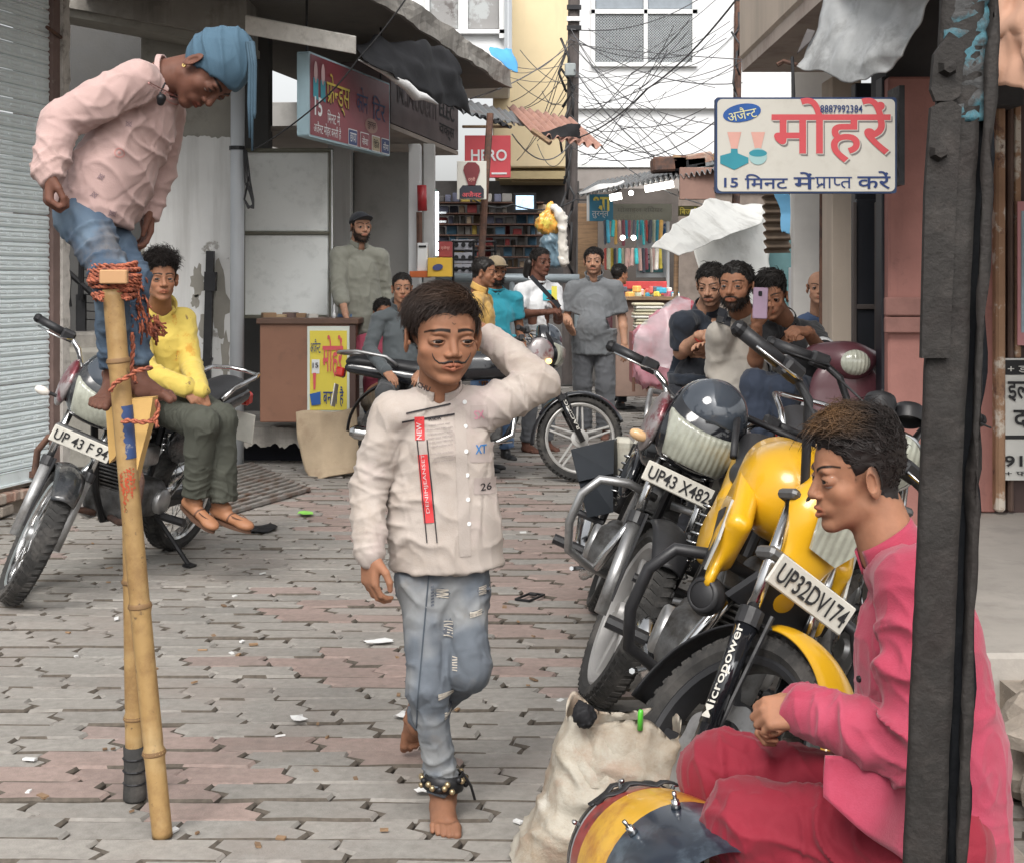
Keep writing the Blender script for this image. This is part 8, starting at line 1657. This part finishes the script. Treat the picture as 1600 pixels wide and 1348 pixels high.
v = wrinkle(vs, q_, [(P(900, 1200, 3.5), V(1, 0, .35), .2, 11, .012), (P(1020, 1180, 3.5), V(1, 0, -.4), .16, 14, .010), (P(830, 1290, 3.6), V(.7, 0, 1), .14, 16, .010), (P(960, 1270, 3.5), V(.4, 0, 1), .2, 10, .008)], .0042, 7, 5); v[:, 2] = np.maximum(v[:, 2], .003)
link('sack', npmesh('sack', v, q_, True), M('grubby_sackcloth', (.44, .405, .34), .8, var=.12, vs=6, stain=[((.25, .18, .115), 4.5, .53, .09, .75), ((.33, .23, .17), 10, .58, .06, .65), ((.60, .58, .52), 8, .64, .05, .6)], bump=.5, bs=150), sk)
f = F(); f.ell(P(910, 1114, 3.5), (.022, .02, .026)).ell(P(918, 1122, 3.5), (.014, .015, .02), k=.02); v, q_ = f.mesh(.004); v = wrinkle(v, q_, [], .004, 30); tag(link('bunched_cloth', npmesh('bunched_cloth', v, q_, True), m_tarpb), 'bunched black cloth poking over the sack rim', 'cloth')
tag(mb().tube([P(1000, 1140, 3.52), P(1001, 1112, 3.52), P(1002, 1108, 3.52)], [.007, .007, .005], 8).build('green_stick', M('lime_plastic', (.10, .55, .04), .4, coat=.3), None, True), 'bright green stick standing in the sack', 'stick')
# ---- drum
dr = thing('drum', 'two-headed drum with blue, yellow and red bands and black straps', 'drum', V(.33, 3.0, 0)); n_ = nrm(V(.30, -1, 0.10)); far = P(985, 1300, 3.22); far[2] = .165
prof = [(r_ * 1.10, h_ * 1.06) for r_, h_ in [(0, 0), (.118, 0), (.132, .004), (.140, .02), (.150, .06), (.160, .12), (.168, .20), (.171, .27), (.168, .34), (.158, .42), (.145, .48), (.125, .50), (0, .50)]]
def band(i0, i1, name, mat, grow=0): mb().lathe([(np.interp(h, [p[1] for p in prof[1:-1]], [p[0] for p in prof[1:-1]]) + grow, h) for h in np.linspace(i0, i1, 10)], far, n_, 48).build(name, mat, dr, True)
mb().lathe(prof[:3], far, n_, 48).build('drum_head', M('drum_skin', (.50, .44, .35), .7), dr, True)
band(.003, .022, 'rim', m_wht2, .004); band(.02, .045, 'black_band', m_gloss); band(.044, .062, 'silver_band', M('silver_band', (.50, .52, .54), .3, .3)); band(.061, .135, 'red_band', M('drum_red', (.30, .035, .03), .35, var=.3, vs=10, coat=.3, stain=((.08, .03, .03), 9, .58, .06))); band(.134, .30, 'yellow_band', M('drum_yellow', (.66, .37, .03), .3, var=.2, vs=7, coat=.4, stain=((.38, .12, .02), 6, .57, .08))); band(.299, .52, 'blue_band', M('drum_blue', (.018, .026, .040), .28, var=.4, vs=5, coat=.5, stain=((.09, .12, .15), 6, .58, .08, .8)))
xs = nrm(np.cross(n_, Z3)); yy_ = np.cross(xs, n_)
def ond(a, h, g=.006): r_ = np.interp(h, [p[1] for p in prof[1:-1]], [p[0] for p in prof[1:-1]]) + g; return far + n_ * h + (xs * math.cos(a) + yy_ * math.sin(a)) * r_
for (seq, nm) in (([(2.9, .10), (2.6, .03), (2.2, .015), (1.7, .02), (1.2, .015), (.8, .03)], 'strap'), ([(2.9, .15), (2.5, .14), (2.1, .12), (1.7, .11), (1.3, .09), (1.05, .07), (.9, .05)], 'strap')):
    pts = []
    for (a0, h0), (a1, h1) in zip(seq[:-1], seq[1:]): pts += [ond(a0 + (a1 - a0) * t, h0 + (h1 - h0) * t, .007 + .006 * math.sin(3 * (a0 + t))) for t in np.linspace(0, 1, 6)[:-1]]
    b = mb(); w_ = .011
    for sgn in (0,): b.grid(lambda u, w: pts[min(int(u * (len(pts) - 1) + .5), len(pts) - 1)] + n_ * (w - .5) * .022 + Z3 * .001, len(pts) - 1, 2)
    b.build(nm, m_plas, dr, True, .004)
for a in (.6, 1.35, 2.1, 2.7): c = ond(a, .05, .004); mb().tube([c, ond(a, .05, .018), ond(a, .075, .02)], .005, 8).build('tuning_hook', m_chrome, dr, True)
for a in (1.45, .9): c = ond(a, .33, .0); mb().tube([c, ond(a, .33, .018)], [.011, .008], 10).tube([ond(a, .33, .018), ond(a, .33, .034)], .0045, 8).build('screw', m_chrome, dr, True)
f = F(); f.box(ond(2.85, .12, .02), (.02, .018, .035), rad=.008).cap(ond(2.7, .05, .02), ond(2.85, .09, .02), .01, .014, k=.02); v, q_ = f.mesh(.005); link('buckle', npmesh('buckle', v, q_, True), m_plas, dr)
# ---- litter
rl_ = random.Random(12); m_pap = M('litter_paper', (.66, .66, .65), .8, var=.1)
def scrap(px, py, w, h, mat, label, cat='paper', seed=0):
    c = G(px, py, .012); rr2 = random.Random(seed); n = 10; pts = [(math.cos(2 * math.pi * j / n) * w / 2 * rr2.uniform(.6, 1.1), math.sin(2 * math.pi * j / n) * h / 2 * rr2.uniform(.6, 1.1)) for j in range(n)]
    v = [c + V(0, 0, .012)] + [c + V(x, y, rr2.uniform(.0, .012)) for x, y in pts]; o = link('litter', npmesh('litter', np.array(v), [[0, j + 1, (j + 1) % n + 1] for j in range(n)], False), mat); md = o.modifiers.new('solid', 'SOLIDIFY'); md.thickness = .0015; tag(o, label, cat)
scrap(594, 1002, .13, .06, m_pap, 'crumpled white paper scrap left of the walking boy', seed=1); scrap(466, 1122, .06, .07, m_pap, 'small white printed paper lying near the stilts', seed=2); scrap(630, 1118, .06, .08, m_pap, 'white scrap behind the walking boy heel', seed=3); scrap(478, 802, .12, .12, M('lime_wrap', (.25, .60, .10), .5), 'bright green wrapper beside the drain grating', 'wrapper', 4); scrap(408, 826, .2, .3, m_tarpb, 'black plastic bag scrap by the tan shoes', 'plastic', 5); scrap(985, 1018, .08, .06, m_pap, 'pale paper scrap under the motorcycles', seed=6); scrap(665, 1236, .08, .05, m_pap, 'white scrap under the walking boy foot', seed=8)
pf = thing('phone_shell', 'empty black phone frame lying on the pavers', 'frame', G(828, 932)); c = G(828, 932, .008); Q = rotm(Z3, -.5)
for (x, y, hx, hy) in ((-.035, 0, .005, .075), (.035, 0, .005, .075), (0, .072, .036, .005), (0, -.072, .036, .005), (-.012, .055, .02, .012)): mb().box(c + Q @ V(x, y, 0), (hx, hy, .005), Q, .002).build('bar', m_blk, pf)
for kx in range(60):
    px, py = rl_.uniform(20, 900), rl_.uniform(800, 1330); sz = rl_.uniform(.006, .02); c = G(px, py, .004); tag(mb().box(c, (sz, sz * .5, .003), rotm(Z3, rl_.uniform(0, 3)) @ rotm(X3, rl_.uniform(-.3, .3))).build('debris', m_wood if kx % 3 else m_pap), ('pale' if kx % 3 == 0 else 'brown') + ' crumb of debris scattered on the pavers', 'debris', 'crumbs of debris on the pavers')
